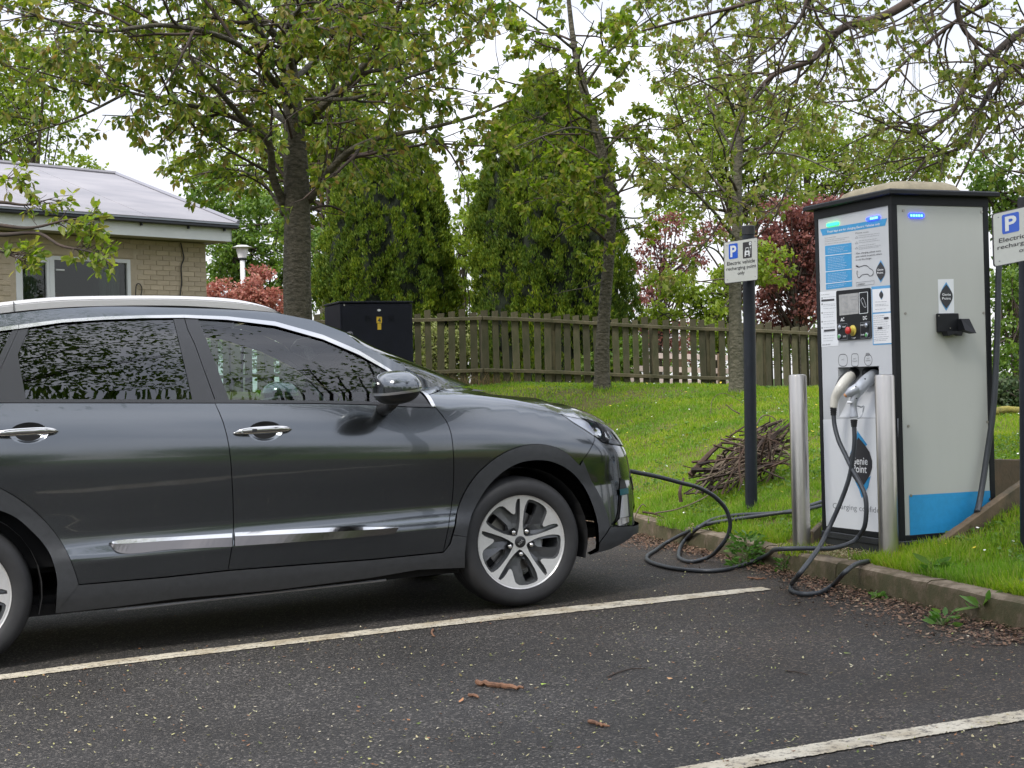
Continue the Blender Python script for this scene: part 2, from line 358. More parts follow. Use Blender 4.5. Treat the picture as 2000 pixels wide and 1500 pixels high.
kroot = thing('kerb', 'mossy concrete kerb running between the asphalt and the grass', 'kerb', (KA[0], KA[1], 0))
def kpt(t, q, z): return np.array([KA[0] + KD[0]*t + KN[0]*q, KA[1] + KD[1]*t + KN[1]*q, z])
t0 = -5.0; i = 0
while t0 < 6.6:
    Ls = .9; a, b = t0 + .004, t0 + Ls - .004; n = 9; prof = []
    dz = rng.uniform(-.006, .006); dq = rng.uniform(-.005, .005); rows = []
    for k in range(n):
        t = a + (b - a) * k / (n - 1); zt = zk(t) + dz + rng.uniform(-.003, .003); zb = zpark(kpt(t, 0, 0)[0]) - .06; w = rng.uniform(-.003, .003) + dq
        rows.append([kpt(t, w - .012, zb), kpt(t, w, zt - .03), kpt(t, w + .008, zt - .010), kpt(t, w + .03, zt), kpt(t, w + .125, zt), kpt(t, w + .13, zt - .02)])
    mb = MB().grid(np.array(rows)[:, ::-1]); mb.add(rows[0], [tuple(range(6))]); mb.add(rows[-1], [tuple(range(5, -1, -1))])
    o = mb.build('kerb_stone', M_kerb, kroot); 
    me = o.data
    for v in me.vertices: v.co = v.co - Vector((KA[0], KA[1], 0))
    autosmooth(o, 40); t0 += Ls; i += 1
# kerb along the far side of the bays, behind the car
fk = thing('far_kerb', 'straight kerb along the far side of the parking bays behind the car', 'kerb', (-8, 15.2, 0)); x0 = -22.0; kst = None
while x0 < -.6:
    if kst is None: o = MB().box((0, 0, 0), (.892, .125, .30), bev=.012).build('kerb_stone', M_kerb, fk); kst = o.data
    else: o = bpy.data.objects.new('kerb_stone', kst); col.objects.link(o); o.parent = fk
    o.location = (x0 + 8, -.03 , .155 - .15); x0 += .9
# painted bay lines, 4 mm above the asphalt, worn
M_line, _t3, _b3 = new_mat('worn_road_paint')
def _line():
    N = _t3.nodes; l = _t3.links.new; tc = N.new('ShaderNodeTexCoord')
    n = N.new('ShaderNodeTexNoise'); n.inputs['Scale'].default_value = 38; n.inputs['Detail'].default_value = 7; n.inputs['Roughness'].default_value = .75; l(tc.outputs['Object'], n.inputs['Vector'])
    r = N.new('ShaderNodeValToRGB'); e = r.color_ramp.elements; e[0].position = .37; e[0].color = (.09, .08, .07, 1); e[1].position = .49; e[1].color = (.44, .40, .32, 1); l(n.outputs['Fac'], r.inputs[0])
    n2 = N.new('ShaderNodeTexNoise'); n2.inputs['Scale'].default_value = 6; n2.inputs['Detail'].default_value = 3; l(tc.outputs['Object'], n2.inputs['Vector'])
    r2 = N.new('ShaderNodeValToRGB'); r2.color_ramp.elements[0].position = .35; r2.color_ramp.elements[0].color = (.8, .75, .66, 1); r2.color_ramp.elements[1].position = .6; r2.color_ramp.elements[1].color = (1.1, 1.1, 1.08, 1); l(n2.outputs['Fac'], r2.inputs[0])
    mu = N.new('ShaderNodeMix'); mu.data_type = 'RGBA'; mu.blend_type = 'MULTIPLY'; mu.inputs['Factor'].default_value = 1; l(r.outputs[0], mu.inputs['A']); l(r2.outputs[0], mu.inputs['B'])
    l(mu.outputs['Result'], _b3.inputs['Base Color']); _b3.inputs['Roughness'].default_value = .7
    vo = N.new('ShaderNodeTexVoronoi'); vo.inputs['Scale'].default_value = 110; l(tc.outputs['Object'], vo.inputs['Vector']); bp = N.new('ShaderNodeBump'); bp.invert = True; bp.inputs['Strength'].default_value = .5; bp.inputs['Distance'].default_value = .004; l(vo.outputs['Distance'], bp.inputs['Height']); l(bp.outputs[0], _b3.inputs['Normal'])
_line()
def bay_line(up, lo):
    U = cat([G(*p)[:2] for p in up], 60); D = cat([G(*p)[:2] for p in lo], 60); n = min(len(U), len(D)); rows = []
    U = U[np.linspace(0, len(U)-1, 420).astype(int)]; D = D[np.linspace(0, len(D)-1, 420).astype(int)]
    for k in range(420):
        d = U[k] - D[k]; d /= np.linalg.norm(d); a = U[k] + d * rng.uniform(-.004, .006); b = D[k] - d * rng.uniform(-.004, .007)
        rows.append([(p[0], p[1], zpark(p[0]) + .004) for p in (b, b*.66 + a*.34, b*.34 + a*.66, a)])
    o = MB().grid(np.array(rows)[:, ::-1]).build('bay_line_marking', M_line, loc=(0, 0, 0)); return tag(o, kind='structure')
bay_line([(-900, 1436), (-300, 1358), (0, 1319.5), (200, 1293), (700, 1233.5), (900, 1209.5), (1200, 1176.5), (1487, 1147.5)], [(-900, 1449), (-300, 1369), (0, 1329), (200, 1303), (700, 1243.5), (900, 1220), (1200, 1188), (1507, 1152.5)])
bay_line([(400, 1675), (900, 1577), (1335, 1500), (1500, 1470), (1800, 1420.5), (2000, 1388.5), (2080, 1376)], [(400, 1706), (900, 1606), (1335, 1526), (1500, 1493), (1800, 1441), (2000, 1409), (2080, 1396)])
# ---------------------------------------------------------------- the car (local frame: x forward, y left, z up; front axle at x=0)
TT = np.array([[math.cos(-.028), 0, math.sin(-.028)], [0, 1, 0], [-math.sin(-.028), 0, math.cos(-.028)]])
RZ = np.array([[math.cos(YAW), -math.sin(YAW), 0], [math.sin(YAW), math.cos(YAW), 0], [0, 0, 1]])
CM = TT @ RZ; CO = np.array([.043, 7.50, .001]) + CM @ np.array([0, .885, 0])
def c2w(p): return CO + np.asarray(p) @ CM.T
def w2c(p): return (np.asarray(p) - CO) @ CM
PL = np.array([(-3.44, 0), (-3.43, -.45), (-3.36, -.70), (-3.15, -.82), (-2.7, -.878), (-2.0, -.898), (-1.2, -.9025), (-.4, -.9025), (0, -.895), (.3, -.872), (.5, -.835), (.64, -.775), (.75, -.68), (.82, -.55), (.86, -.35), (.88, -.15), (.885, 0)])
PC = cat(PL, 24); S0 = np.r_[0, np.cumsum(np.linalg.norm(np.diff(PC, axis=0), axis=1))]; S0 = S0 - S0[np.argmin(abs(PC[:, 0] + 1.2))] - 1.2
tg = np.gradient(PC, S0, axis=0); tg /= np.linalg.norm(tg, axis=1)[:, None]; NM = np.c_[tg[:, 1], -tg[:, 0]]
SMAX, SMIN = S0[-1], S0[0]
def pc(P, n=12): return cat(P, n)
INS = pc([(.10, .085), (.16, .06), (.22, .035), (.29, .012), (.34, .004), (.42, -.004), (.455, -.006), (.48, .002), (.505, .018), (.54, .026), (.60, .021), (.70, .008), (.78, .0), (.83, .001), (.87, .008), (.92, .022), (.96, .036), (1.0, .052)])
GRN = pc([(1.0, .052), (1.04, .070), (1.1, .097), (1.2, .145), (1.3, .198), (1.4, .258), (1.46, .30), (1.50, .345), (1.53, .42)])
FEN = pc([(1.0, .052), (1.02, .066), (1.04, .088), (1.055, .115), (1.07, .16), (1.08, .22), (1.086, .30)])
ZB = pc([(-4, 1.20), (-2.42, 1.177), (-1.548, 1.129), (-.544, 1.053), (-.25, 1.035), (.0, 1.005), (.2, .968), (.4, .925), (.52, .895), (.66, .86), (.8, .835), (1.0, .82), (1.9, .815)])
def Fs(s, z):
    s = np.asarray(s, float); z = np.asarray(z, float)
    p = np.stack([np.interp(s, S0, PC[:, k]) for k in (0, 1)], -1); n = np.stack([np.interp(s, S0, NM[:, k]) for k in (0, 1)], -1); n /= np.linalg.norm(n, axis=-1, keepdims=True)
    zb = np.interp(s, ZB[:, 0], ZB[:, 1])
    zl = np.where(z < .52, z, .52 + (z - .52) * .48 / (zb - .52)); w = ss(-.66, -.30, s)
    up = 1.0 + (z - zb)
    g = np.interp(up, GRN[:, 0], GRN[:, 1]); fd = np.interp(up, FEN[:, 0], FEN[:, 1])
    i1 = np.interp(zl, INS[:, 0], INS[:, 1]); amp = 1 - ss(-.45, .12, s)   # the door scoop fades into the fender
    base = np.interp(zl, [.10, .16, .22, .29, .34, .45, .62, 1.0], [.085, .06, .035, .012, .006, .011, float(np.interp(.62, INS[:, 0], INS[:, 1])), .05])
    i1 = np.where(zl < .62, base + (i1 - base) * amp * ss(-2.65, -1.95, s), i1)
    ins = np.where(up < 1, i1, g * (1 - w) + fd * w)
    ins = ins + .035 * ss(.5, .9, s) * ss(.55, .72, z) * 1.0
    q = p - n * ins[..., None]
    return np.concatenate([q, z[..., None]], -1)
def Fn(s, z):
    e = 2e-3; a = (Fs(s+e, z) - Fs(s-e, z)); b = (Fs(s, z+e) - Fs(s, z-e)); n = np.cross(a, b); return n / (np.linalg.norm(n, axis=-1, keepdims=True) + 1e-12)
_hc = {}
def hit(px, py):
    if (px, py) in _hc: return _hc[(px, py)]
    o = w2c(CAM); d = ray(px, py) @ CM; p = o + d * ((-.9 - o[1]) / d[1]); s, z = min(p[0], .9), p[2]
    def res(s, z): return np.array(proj(c2w(Fs(s, z)))) - (px, py)
    for it in range(40):
        r0 = res(s, z); e = 1e-4; J = np.c_[(res(s+e, z)-r0)/e, (res(s, z+e)-r0)/e]
        try: dl = np.clip(np.linalg.solve(J, -r0), -.06, .06)
        except Exception: break
        s += dl[0]; z += dl[1]
        if abs(dl).max() < 1e-6: break
    _hc[(px, py)] = (s, z); return s, z
def HP(P): return [hit(*p) if len(p) == 2 else (p[1], p[2]) for p in P]
car = thing('parked_car', 'dark grey electric crossover plugged in beside the white bay line', 'car', CO, CM)
M_paint = mat('grey_metallic_paint', (.112, .122, .130), .17, metal=.93, coat=1)
M_clad = mat('matte_black_cladding', (.035, .037, .04), .55, var=.12, vscale=30, bump=.08, bscale=500, bdist=.001)
M_matte = mat('satin_pillar_trim', (.03, .031, .034), .32)
M_chrome = mat('chrome', (.55, .54, .52), .09, metal=1)
M_alu = mat('satin_silver', (.62, .62, .63), .28, metal=.9)
M_tyre = mat('tyre_rubber', (.022, .022, .023), .72, var=.15, vscale=12, bump=.15, bscale=90, bdist=.002)
M_black = mat('black_plastic', (.012, .012, .013), .5)
M_dark = mat('dark_underside', (.008, .008, .009), .9)
M_glassf = glass('green_tinted_glass', (.58, .70, .65), 1.5, .04)
M_glassr = glass('privacy_glass', (.05, .055, .055), 1.6, .05)
M_clear = glass('clear_lens', (.9, .92, .94), 1.3)
M_rimf = mat('machined_rim_face', (.78, .77, .76), .36, metal=.7, var=.04, vscale=60)
M_rimd = mat('rim_grey_paint', (.085, .088, .092), .35, metal=.4, coat=.5)
M_disc = mat('brake_disc', (.30, .29, .28), .35, metal=.9)
M_teal = mat('teal_accent', (.02, .12, .14), .3, metal=.5)
M_seat = mat('dark_seat_cloth', (.03, .03, .032), .8)
M_head = mat('pale_headlining', (.35, .35, .34), .8)
def panel(name, outline, m, off=0.0, gap=.002, h=.03, holes=(), skirt=.012, both=True, hs=(), label=None, parent=None):
    poly = np.array(HP(outline)) if not isinstance(outline, np.ndarray) else outline
    if gap: poly = offset(poly, gap)
    V, T = fill(poly, h, [np.array(HP(x)) if not isinstance(x, np.ndarray) else x for x in holes])
    P = Fs(V[:, 0], V[:, 1]); N = Fn(V[:, 0], V[:, 1]); P = P + N * off
    bd = {}
    for t in T:
        for a, b in ((t[0], t[1]), (t[1], t[2]), (t[2], t[0])): bd[(a, b)] = 1
    be = [(a, b) for a, b in bd if (b, a) not in bd]
    objs = []
    for side in ((1, -1) if both else (1,)):
        vv = P.copy(); nn = N.copy(); F = T.copy()
        vv = list(map(tuple, vv)); nn = list(map(tuple, nn)); FF = [tuple(t) for t in F]
        if skirt:
            for a, b in be:
                k = len(vv); pa, pb = P[a], P[b]; q = [pa, pb, pb - N[b]*skirt, pa - N[a]*skirt]; e = np.cross(pb - pa, -N[a]); e = e / (np.linalg.norm(e) + 1e-9)
                # rounded lip: first verts take a blended normal
                vv += [tuple(x) for x in (q[0], q[3], q[2], q[1])]; nn += [tuple(-(-e))]*4; FF.append((k, k+1, k+2, k+3))
        vv = np.array(vv); nn = np.array(nn)
        if side < 0: vv[:, 1] *= -1; nn[:, 1] *= -1; FF = [f[::-1] for f in FF]
        o = mk(name, vv, FF, m, parent or car, True, nrm=nn)
        if label: o['label'] = label
        objs.append(o)
    return objs
gap_B = [(420, 787.5), (436, 825), (448, 876.5), (453.5, 946.5), (456, 1016.5), (455, 1054), (450, 1086.5), (445.6, 1113.5)]
gap_B2 = [(360, 616.5), (366, 643), (380, 672), (396.6, 718), (420, 783)]
gap_F = [(850.7, 796), (860, 807), (872, 823), (880, 843), (884, 867), (886.5, 914), (884, 970), (877, 1021), (870, 1058.5), (865.5, 1078)]
arc_R = [(153.5, 1141.7), (149, 1125.7), (139.7, 1099), (122.6, 1064), (96, 1027), (64, 995), (32, 971), (0, 953.5), (-30, 942)]
arc_F = [(868, 1078), (879, 1060), (884, 1041), (889.7, 1011.7), (897.7, 982), (911.7, 953), (930, 927), (941, 916), (970, 892.5), (1003, 876), (1040, 868), (1076.7, 871.6), (1106, 885), (1131.7, 909)]
arc_F2 = [(1153.7, 938), (1172, 971), (1186.7, 1011.7), (1190, 1029)]
in_R = [(108, 1196), (111.6, 1143), (108, 1114), (98.4, 1085.6), (84, 1061.6), (60, 1036), (31, 1011), (0, 997), (-30, 990)]
def smo(P, n=3): return [tuple(p) for p in cat(np.array(P, float), n)]
in_F = [(1166.5, 1074), (1168, 1055.7), (1166.5, 1026), (1157, 989.7), (1142.7, 956.7), (1120.7, 927), (1095, 909), (1069, 900), (1040, 899), (1010.7, 905), (981, 922), (955.7, 945.7), (933.7, 978.7), (919, 1011.7), (911, 1048), (907.5, 1080), (908, 1107)]
in_F, in_R, arc_R = smo(in_F), smo(in_R), smo(arc_R)
arc_F = arc_F[:3] + smo(arc_F[3:]); gap_F = smo(gap_F, 2); gap_B = smo(gap_B, 2); arc_F2 = smo(arc_F2, 2)
# rear wheel geometry beyond the frame mirrors the front part of its arch about the axle x = -2.70
XA = -2.70
oR = HP(arc_R); iR = HP(in_R)
def mirx(P): return [('s', 2*XA - s, z) for s, z in P[::-1]]
def S_(P): return [('s', s, z) for s, z in P]
door_b = [(320, 1127), (153.5, 1141.7)]
bR = hit(-22, 787)
def handle_hole(p, w): s, z = hit(*p); s1, _ = hit(p[0] + w/2, p[1]); Lh = s1 - s; return np.array([(s + Lh*.10 + .085*math.cos(t), z + .002 + .048*math.sin(t)) for t in np.arange(28)*math.pi/14])
panel('rear_door', [(-22, 787), (200, 787), *gap_B, (320, 1127), *arc_R, (-34, 900), (-30, 840)], M_paint, h=.025, holes=[handle_hole((50, 847), 130)])
panel('front_door', [(420, 787.5), (600, 788), (720, 790.5), (800, 795), *gap_F, (723, 1092.5), (583, 1102.8), *gap_B[::-1][:-1]], M_paint, h=.025, holes=[handle_hole((513, 843.5), 114)])
ARCH_END = hit(1150, 882)
panel('front_fender', [(850.7, 796), (836, 771.3), (869, 759.5), (927, 771), (1000, 780), (1050, 789.5), (1094, 807.5), (1120, 826), (1143, 840), (1161, 852.5), (1161, 860), (1150, 882), (1137.5, 899), *arc_F[::-1], *gap_F[::-1][:-1]], M_paint, h=.022)
hd = [(s, z) for s, z in oR if s > XA]; zt = max(z for s, z in oR)
rq = [(-22, 787), (-30, 840), (-34, 900), (-30, 942)]
hrq = HP(rq); arcs = [(s, z) for s, z in [hit(-30, 942)] ]
outer_full = [p for p in oR if p[0] > XA + .02]           # rising part, from the bottom front to the crown
crown = ('s', XA, zt + .012)
mo = [('s', 2*XA - s, z) for s, z in outer_full[::-1]]
panel('rear_quarter_panel', [*rq, crown, *mo, ('s', -3.30, .36), ('s', -3.75, .40), ('s', -3.80, .7), ('s', -3.62, 1.0), ('s', -3.55, 1.19), ('s', -2.9, 1.195)], M_paint, h=.035)
inner_full = [p for p in iR if p[0] > XA + .02]; zi = max(z for s, z in iR) + .006
mi = [('s', 2*XA - s, z) for s, z in inner_full[::-1]]
panel('rear_arch_cladding', [(153.5, 1141.7), *S_(outer_full[1:]), crown, *mo[:-1], ('s', -3.30, .36), ('s', -3.26, .22), *[('s', 2*XA-s, z) for s, z in []], *mi[::-1], ('s', XA, zi), *S_(inner_full[::-1]), ], M_clad, off=.007, gap=.001, skirt=.03)
panel('sill_cladding', [(153.5, 1142.2), (320, 1128), (445.6, 1114.5), (583, 1103.8), (723, 1093.5), (865.5, 1079), (879, 1062), (884, 1045), (911, 1048), (907.5, 1080), (907, 1108), (816.5, 1112), (723, 1128), (536.6, 1151.8), (350, 1168), (229, 1184), (108, 1197), (111, 1145)], M_clad, off=.006, gap=.001, skirt=.03)
panel('front_arch_cladding', [(884, 1044), *arc_F[4:], (1137.5, 899), *arc_F2, (1168, 1060), *in_F[3:-6]], M_clad, off=.007, gap=.001, skirt=.03)
# front bumper paint wraps round to the centre line
sF, zF = hit(1190, 1029)
panel('front_bumper', [(1161, 852.5), (1176, 864), (1192, 868), ('s', .80, .766), ('s', .95, .764), ('s', SMAX, .76), ('s', SMAX, .40), ('s', 1.0, .40), ('s', .86, .46), ('s', .80, .44), ('s', .745, .35), (1190, 1029), (1186.7, 1011.7), (1172, 971), (1153.7, 938), (1137.5, 899), (1150, 882), (1161, 860)], M_paint, h=.022)
panel('nose_panel', [('s', .955, .772), ('s', SMAX, .768), ('s', SMAX, .852), ('s', .965, .850)], M_paint, h=.03)
panel('lower_bumper', [(1168, 1060), (1190, 1029), ('s', .745, .345), ('s', .82, .345), ('s', SMAX, .345), ('s', SMAX, .305), ('s', .90, .30), ('s', .74, .298), (1190, 1071), (1150, 1082), (1166.5, 1074)], M_clad, off=.012, gap=.001, skirt=.03, h=.025)
panel('intake_panel', [('s', .80, .44), ('s', .86, .46), ('s', 1.0, .40), ('s', SMAX, .40), ('s', SMAX, .33), ('s', .82, .33), ('s', .745, .35)], M_black, off=-.012, gap=0, h=.03)
panel('fog_trim', [(1211, 968), (1221, 966), (1224, 1008), (1207, 1012)], M_alu, off=.012, gap=0, h=.02)
panel('accent_trim', [(1207, 956), (1223, 953), (1224, 964), (1208, 968)], M_teal, off=.012, gap=0, h=.02)
panel('lower_fog_trim', [(1197, 1024), (1207, 1012), (1230, 1009), (1230, 1016), (1206, 1027)], M_chrome, off=.014, gap=0, h=.02)
panel('fog_recess', [(1199, 1029), (1226, 1022), (1230, 1010), (1225, 960), (1219, 938), (1211, 934), (1209, 958), (1206, 1000)], M_black, off=.004, gap=0, h=.02)
panel('front_grille', [('s', .83, .60), ('s', 1.0, .60), ('s', SMAX, .62), ('s', SMAX, .53), ('s', 1.0, .52), ('s', .86, .53)], M_black, off=.003, gap=0)
# headlight: bright housing under a clear lens
hl = [(1094, 807.5), (1120, 826), (1143, 840), (1161, 852.5), (1176, 864), (1192, 868), ('s', .80, .772), ('s', .95, .77), ('s', .96, .853), ('s', .82, .860), ('s', .66, .886), ('s', .52, .918), ('s', .40, .947), ('s', .33, .962)]
HL = np.array(HP(hl)); panel('headlight', HL, M_clear, gap=.002, off=.004, h=.02, skirt=0)
panel('headlight_housing', HL, mat('lamp_housing', (.10, .10, .11), .3, metal=.6), off=-.035, gap=.004, h=.03, skirt=-.035)
panel('running_light', [(1096, 808.5), (1120, 825), (1143, 839), (1160, 851), (1163, 846), (1150, 826), (1120, 808)], M_alu, off=-.002, gap=0, h=.02, skirt=.02)
panel('lamp_trim', [('s', .575, .805), ('s', .64, .788), ('s', .78, .778), ('s', .80, .79), ('s', .66, .806), ('s', .60, .825)], M_alu, off=-.004, gap=0, h=.02)
for s, z in ((.52, .868), (.63, .845)):
    for sg in (1, -1):
        p = Fs(s, z); n = Fn(s, z); c = p - n * .035; ring = MB(); A_ = np.cross(n, (0, 0, 1.)); A_ /= np.linalg.norm(A_); B_ = np.cross(n, A_)
        rows = [[c + (A_*math.cos(t) + B_*math.sin(t))*r + n*h for t in np.arange(16)*math.pi/8] for r, h in ((.036, 0), (.034, .02), (.028, .024), (.02, .012), (.001, .006))]
        V = np.array(rows); V[..., 1] *= sg; ring.grid(V, wrap=True).build('lamp_projector', M_chrome, car, smooth=True)
# greenhouse -------------------------------------------------------------------
sil = [(0, 614), (100, 603), (200, 598), (350, 598), (443, 602), (536, 610), (611, 624.6), (676.6, 650), (700, 668.7), (753, 696), (806.7, 726), (869, 759.5)]
ch_up = [(37, 635.6), (120, 625), (200, 619.6), (280, 617), (359, 616), (443, 619), (536.6, 629), (630, 655), (700, 685), (765, 725), (823, 765), (836, 771.3), (851, 796.5)]
ch_lo = [(36, 643.6), (120, 631.6), (200, 626), (280, 622.8), (359, 622), (443, 626), (537, 637.7), (630, 664), (700, 693.7), (757, 726), (812, 762), (843, 796)]
rs = HP(sil); s0, z0 = rs[0]
rear_up = [('s', -2.9, 1.565), ('s', -3.25, 1.47)]; rear_lo = [('s', -2.62, 1.49), ('s', -2.95, 1.42), ('s', -3.22, 1.30)]
roof_side = [*sil[::-1], ('s', -2.75, 1.585), ('s', -3.10, 1.53), ('s', -3.36, 1.44), ('s', -3.50, 1.19), ('s', -3.30, 1.19), ('s', -3.22, 1.30), ('s', -2.97, 1.43), ('s', -2.62, 1.505), *ch_up[:-1]]
panel('roof_side', roof_side, M_paint, h=.025)
hcl, hcu = HP(ch_lo), HP(ch_up)
k = 4
panel('window_chrome', S_([*hcu[:5], *hcl[:5][::-1]]), M_chrome, off=.006, gap=.0005, h=.02)
panel('window_chrome', S_([*hcu[4:], *hcl[4:][::-1]]), M_chrome, off=.006, gap=.0005, h=.02)
panel('quarter_chrome', [(36, 635.6), (36, 643.6), ('s', -2.64, 1.488), ('s', -2.95, 1.41), ('s', -3.18, 1.29), ('s', -3.22, 1.30), ('s', -2.97, 1.43), ('s', -2.62, 1.505)], M_chrome, off=.006, gap=.0005)
# belt trim, pillars
panel('belt_trim', [(-22, 780), (200, 780.5), (420, 781), (560, 782.5), (700, 784), (800, 788), (838, 790), (843, 796), (800, 795), (720, 790.5), (600, 788), (420, 787.5), (200, 787), (-22, 787)], M_matte, off=.005, gap=.0003, h=.02)
panel('door_pillar_trim', [(338, 621.5), (359.5, 621), (366, 643), (380, 672), (396.6, 718), (419.5, 781.5), (375, 781)], M_matte, off=.001, gap=.0012)
panel('door_pillar_trim', [(360.5, 621), (387, 623), (448, 782.5), (420.5, 781.5), (396.8, 718), (380.4, 672), (366.4, 643)], M_matte, off=.001, gap=.0012)
panel('rear_pillar_trim', [(36, 643.6), (56, 642), (55, 645), (35, 693), (51, 780.5), (-18, 780.5), (-8, 740)], M_matte, off=.001, gap=.001)
panel('quarter_pillar_trim', [(36, 643.6), (-8, 740), (-18, 780.5), (-34, 780.5), (-22, 735), (24, 645)], M_matte, off=.001, gap=.001)
panel('front_corner_trim', [(744, 720), (757, 727), (812, 763), (843, 796), (800, 789), (764, 786), (752, 745)], M_black, off=-.001, gap=.001, h=.02)
rg = [(55, 644), (120, 635), (200, 628.5), (338, 622.5), (375, 781), (51, 781), (35, 693)]
fg = [(387, 624.6), (443, 630), (536.6, 642), (630, 667.5), (700, 698), (744, 721), (752, 745), (765, 786), (448, 782.5)]
panel('rear_window', rg, M_glassr, off=-.004, gap=-.002, skirt=0, h=.04)
panel('front_window', fg, M_glassf, off=-.004, gap=-.002, skirt=0, h=.04)
panel('quarter_window', [(24, 645), (-22, 735), (-34, 781), ('s', -3.0, 1.205), ('s', -3.18, 1.29), ('s', -2.93, 1.40), ('s', -2.62, 1.48)], M_glassr, off=-.004, gap=-.002, skirt=0, h=.04)
# thin black rubber line under the belt trim and shut lines come from the shell behind
open_F = in_F; sh_top = [('s', -3.4, 1.18), (-22, 786), (200, 786), (420, 786.5), (600, 787), (720, 789.5), (800, 794), (850, 795), (836, 773), (869, 764), (927, 776), (1000, 785), (1050, 794), (1094, 812), (1161, 858), ('s', .60, .87), ('s', .82, .84), ('s', SMAX, .83)]
panel('body_shell', [*sh_top, ('s', SMAX, .33), ('s', .72, .32), (1160, 1076), *[('s', s + .0, z + .0) for s, z in HP(in_F)], (816, 1108), (350, 1164), (112, 1194), *S_(inner_full), ('s', XA, zi), *mi, ('s', -3.27, .24), ('s', -3.5, .24)], M_dark, off=-.016, gap=.004, skirt=0, h=.05)
# chrome door mouldings -------------------------------------------------------
M_strip2 = mat('moulding_dark_face', (.16, .15, .145), .12, metal=.9)
def moulding(top, mid, bot):
    T_, Mi, B_ = (cat(np.array(HP(x)), 10) for x in (top, mid, bot)); rows = []
    for a, b, c in zip(T_, Mi, B_):
        pts = [Fs(*a), Fs(*a) + Fn(*a) * .012, Fs(*b) + Fn(*b) * .017]; rows.append((pts, [Fs(*b) + Fn(*b) * .017, Fs(*c) + Fn(*c) * .013, Fs(*c)]))
    for sg in (1, -1):
        A = np.array([r[0] for r in rows]); B = np.array([r[1] for r in rows]); A[..., 1] *= sg; B[..., 1] *= sg
        if sg > 0: A, B = A[:, ::-1], B[:, ::-1]
        o = MB().grid(A).build('door_moulding', M_chrome, car); MB().grid(B).build('moulding_face', M_strip2, o)
moulding([(213, 1061), (229, 1056), (340, 1049.5), (452.5, 1043)], [(213, 1062), (231, 1064.5), (340, 1059), (452.5, 1053)], [(213, 1063), (229, 1079.5), (340, 1073.5), (452.5, 1067.5)])
moulding([(458, 1041.5), (607, 1034.5), (700, 1031.5), (777, 1030.5)], [(458, 1051), (607, 1043), (700, 1037.5), (777, 1032)], [(458, 1066.5), (607, 1056), (700, 1048.5), (770, 1042)])
# silver rail line beneath the sill
def under(p, q):
    A = [w2c(W(*p, 1)), w2c(W(*q, 1))]; c0 = w2c(CAM); out = []
    for a in A: d = a - c0; out.append(c0 + d * ((-.845 - c0[1]) / d[1]))
    return out
a, b = under((229, 1191.5), (754, 1132.5)); mb = MB(); mb.tube([a, b], .0055, 6); mb.build('under_sill_rail', M_alu, car)
mb = MB(); c = (a + b) / 2; mb.box((c[0], 0, c[2] + .02), (2.9, 1.55, .05)); mb.box((-1.35, 0, .25), (2.7, 1.5, .08)); mb.box((-1.3, 0, .30), (4.1, .9, .05)); mb.build('underbody', M_dark, car)
# lofts: hood, windscreen, roof, tailgate
def loft(name, E, bx, bz, m, n=25, thick=0, pw=2.0):
    """E: list of right-edge points (local, y<0), bx/bz: bulge at centre"""
    rows = []
    for e, x_, z_ in zip(E, bx, bz):
        v = np.linspace(-1, 1, n); rows.append(np.stack([e[0] + x_ * (1 - np.abs(v)**pw), v * abs(e[1]), e[2] + z_ * (1 - np.abs(v)**pw)], -1))
    o = MB().grid(np.array(rows)).build(name, m, car, smooth=True); return o
hood_px = [(869, 759.5), (927, 771), (1000, 780), (1050, 789.5), (1094, 807.5)]
he = [hit(*p) for p in hood_px] + [(.40, .953), (.52, .925), (.66, .892), (.82, .866), (.98, .858)]
he = cat(np.array(he), 8); HE = Fs(he[:, 0], he[:, 1]); HE = HE[HE[:, 1] < -.1]
u = np.linspace(0, 1, len(HE))
hx = np.interp(u, [0, .2, .44, .66, .77, .89, 1], [.30, .25, .15, .12, .11, .08, .05]); hz_ = np.interp(u, [0, .12, .25, .36, .44, .55, .66, .77, .89, 1], [.0, .0, .015, .04, .066, .072, .066, .058, .03, .004])
hood = loft('bonnet', HE + np.array([0, .004, -.002]), hx, hz_, M_paint, 33, pw=2.6)
we = cat(np.array([hit(*p) for p in [(869, 759.5), (806.7, 726), (753, 696), (700, 668.7), (676.6, 650), (611, 624.6), (550, 610.6)]]), 6)
WE = Fs(we[:, 0], we[:, 1]); u = np.linspace(0, 1, len(WE))
loft('windscreen', WE + np.array([0, .012, -.006]), .33*(1-u)+.06*u, .02 + .0*u, M_glassf, 25)
mb = MB(); v = np.linspace(-1, 1, 25); e = WE[0]
mb.grid([[(e[0] + .36*(1-t*t) + d, t*abs(e[1]-.01), e[2] - .012 - .02*d/.12) for t in v] for d in (-.14, -.02, .06)]).build('cowl', M_black, car)
re_ = cat(np.array([hit(*p) for p in [(550, 610.6), (443, 602), (350, 598), (200, 598), (100, 603), (0, 614)]] + [(-2.75, 1.585), (-3.10, 1.53), (-3.36, 1.44)]), 6)
RE = Fs(re_[:, 0], re_[:, 1]); loft('roof', RE + np.array([0, .002, -.002]), np.interp(np.arange(len(RE)), [0, len(RE)-1], [.06, -.12]), np.full(len(RE), .03), M_paint, 25)
rr = cat(np.array([(-3.36, 1.44), (-3.42, 1.33), (-3.50, 1.19)]), 6); RR = Fs(rr[:, 0], rr[:, 1]); loft('rear_screen', RR, np.full(len(RR), -.14), np.zeros(len(RR)), M_glassr)
rr = cat(np.array([(-3.55, 1.19), (-3.62, 1.0), (-3.80, .7), (-3.75, .40)]), 6); RR = Fs(rr[:, 0], rr[:, 1]); loft('tailgate', RR, np.interp(np.arange(len(RR)), [0, len(RR)-1], [-.10, -.10]), np.zeros(len(RR)), M_paint)
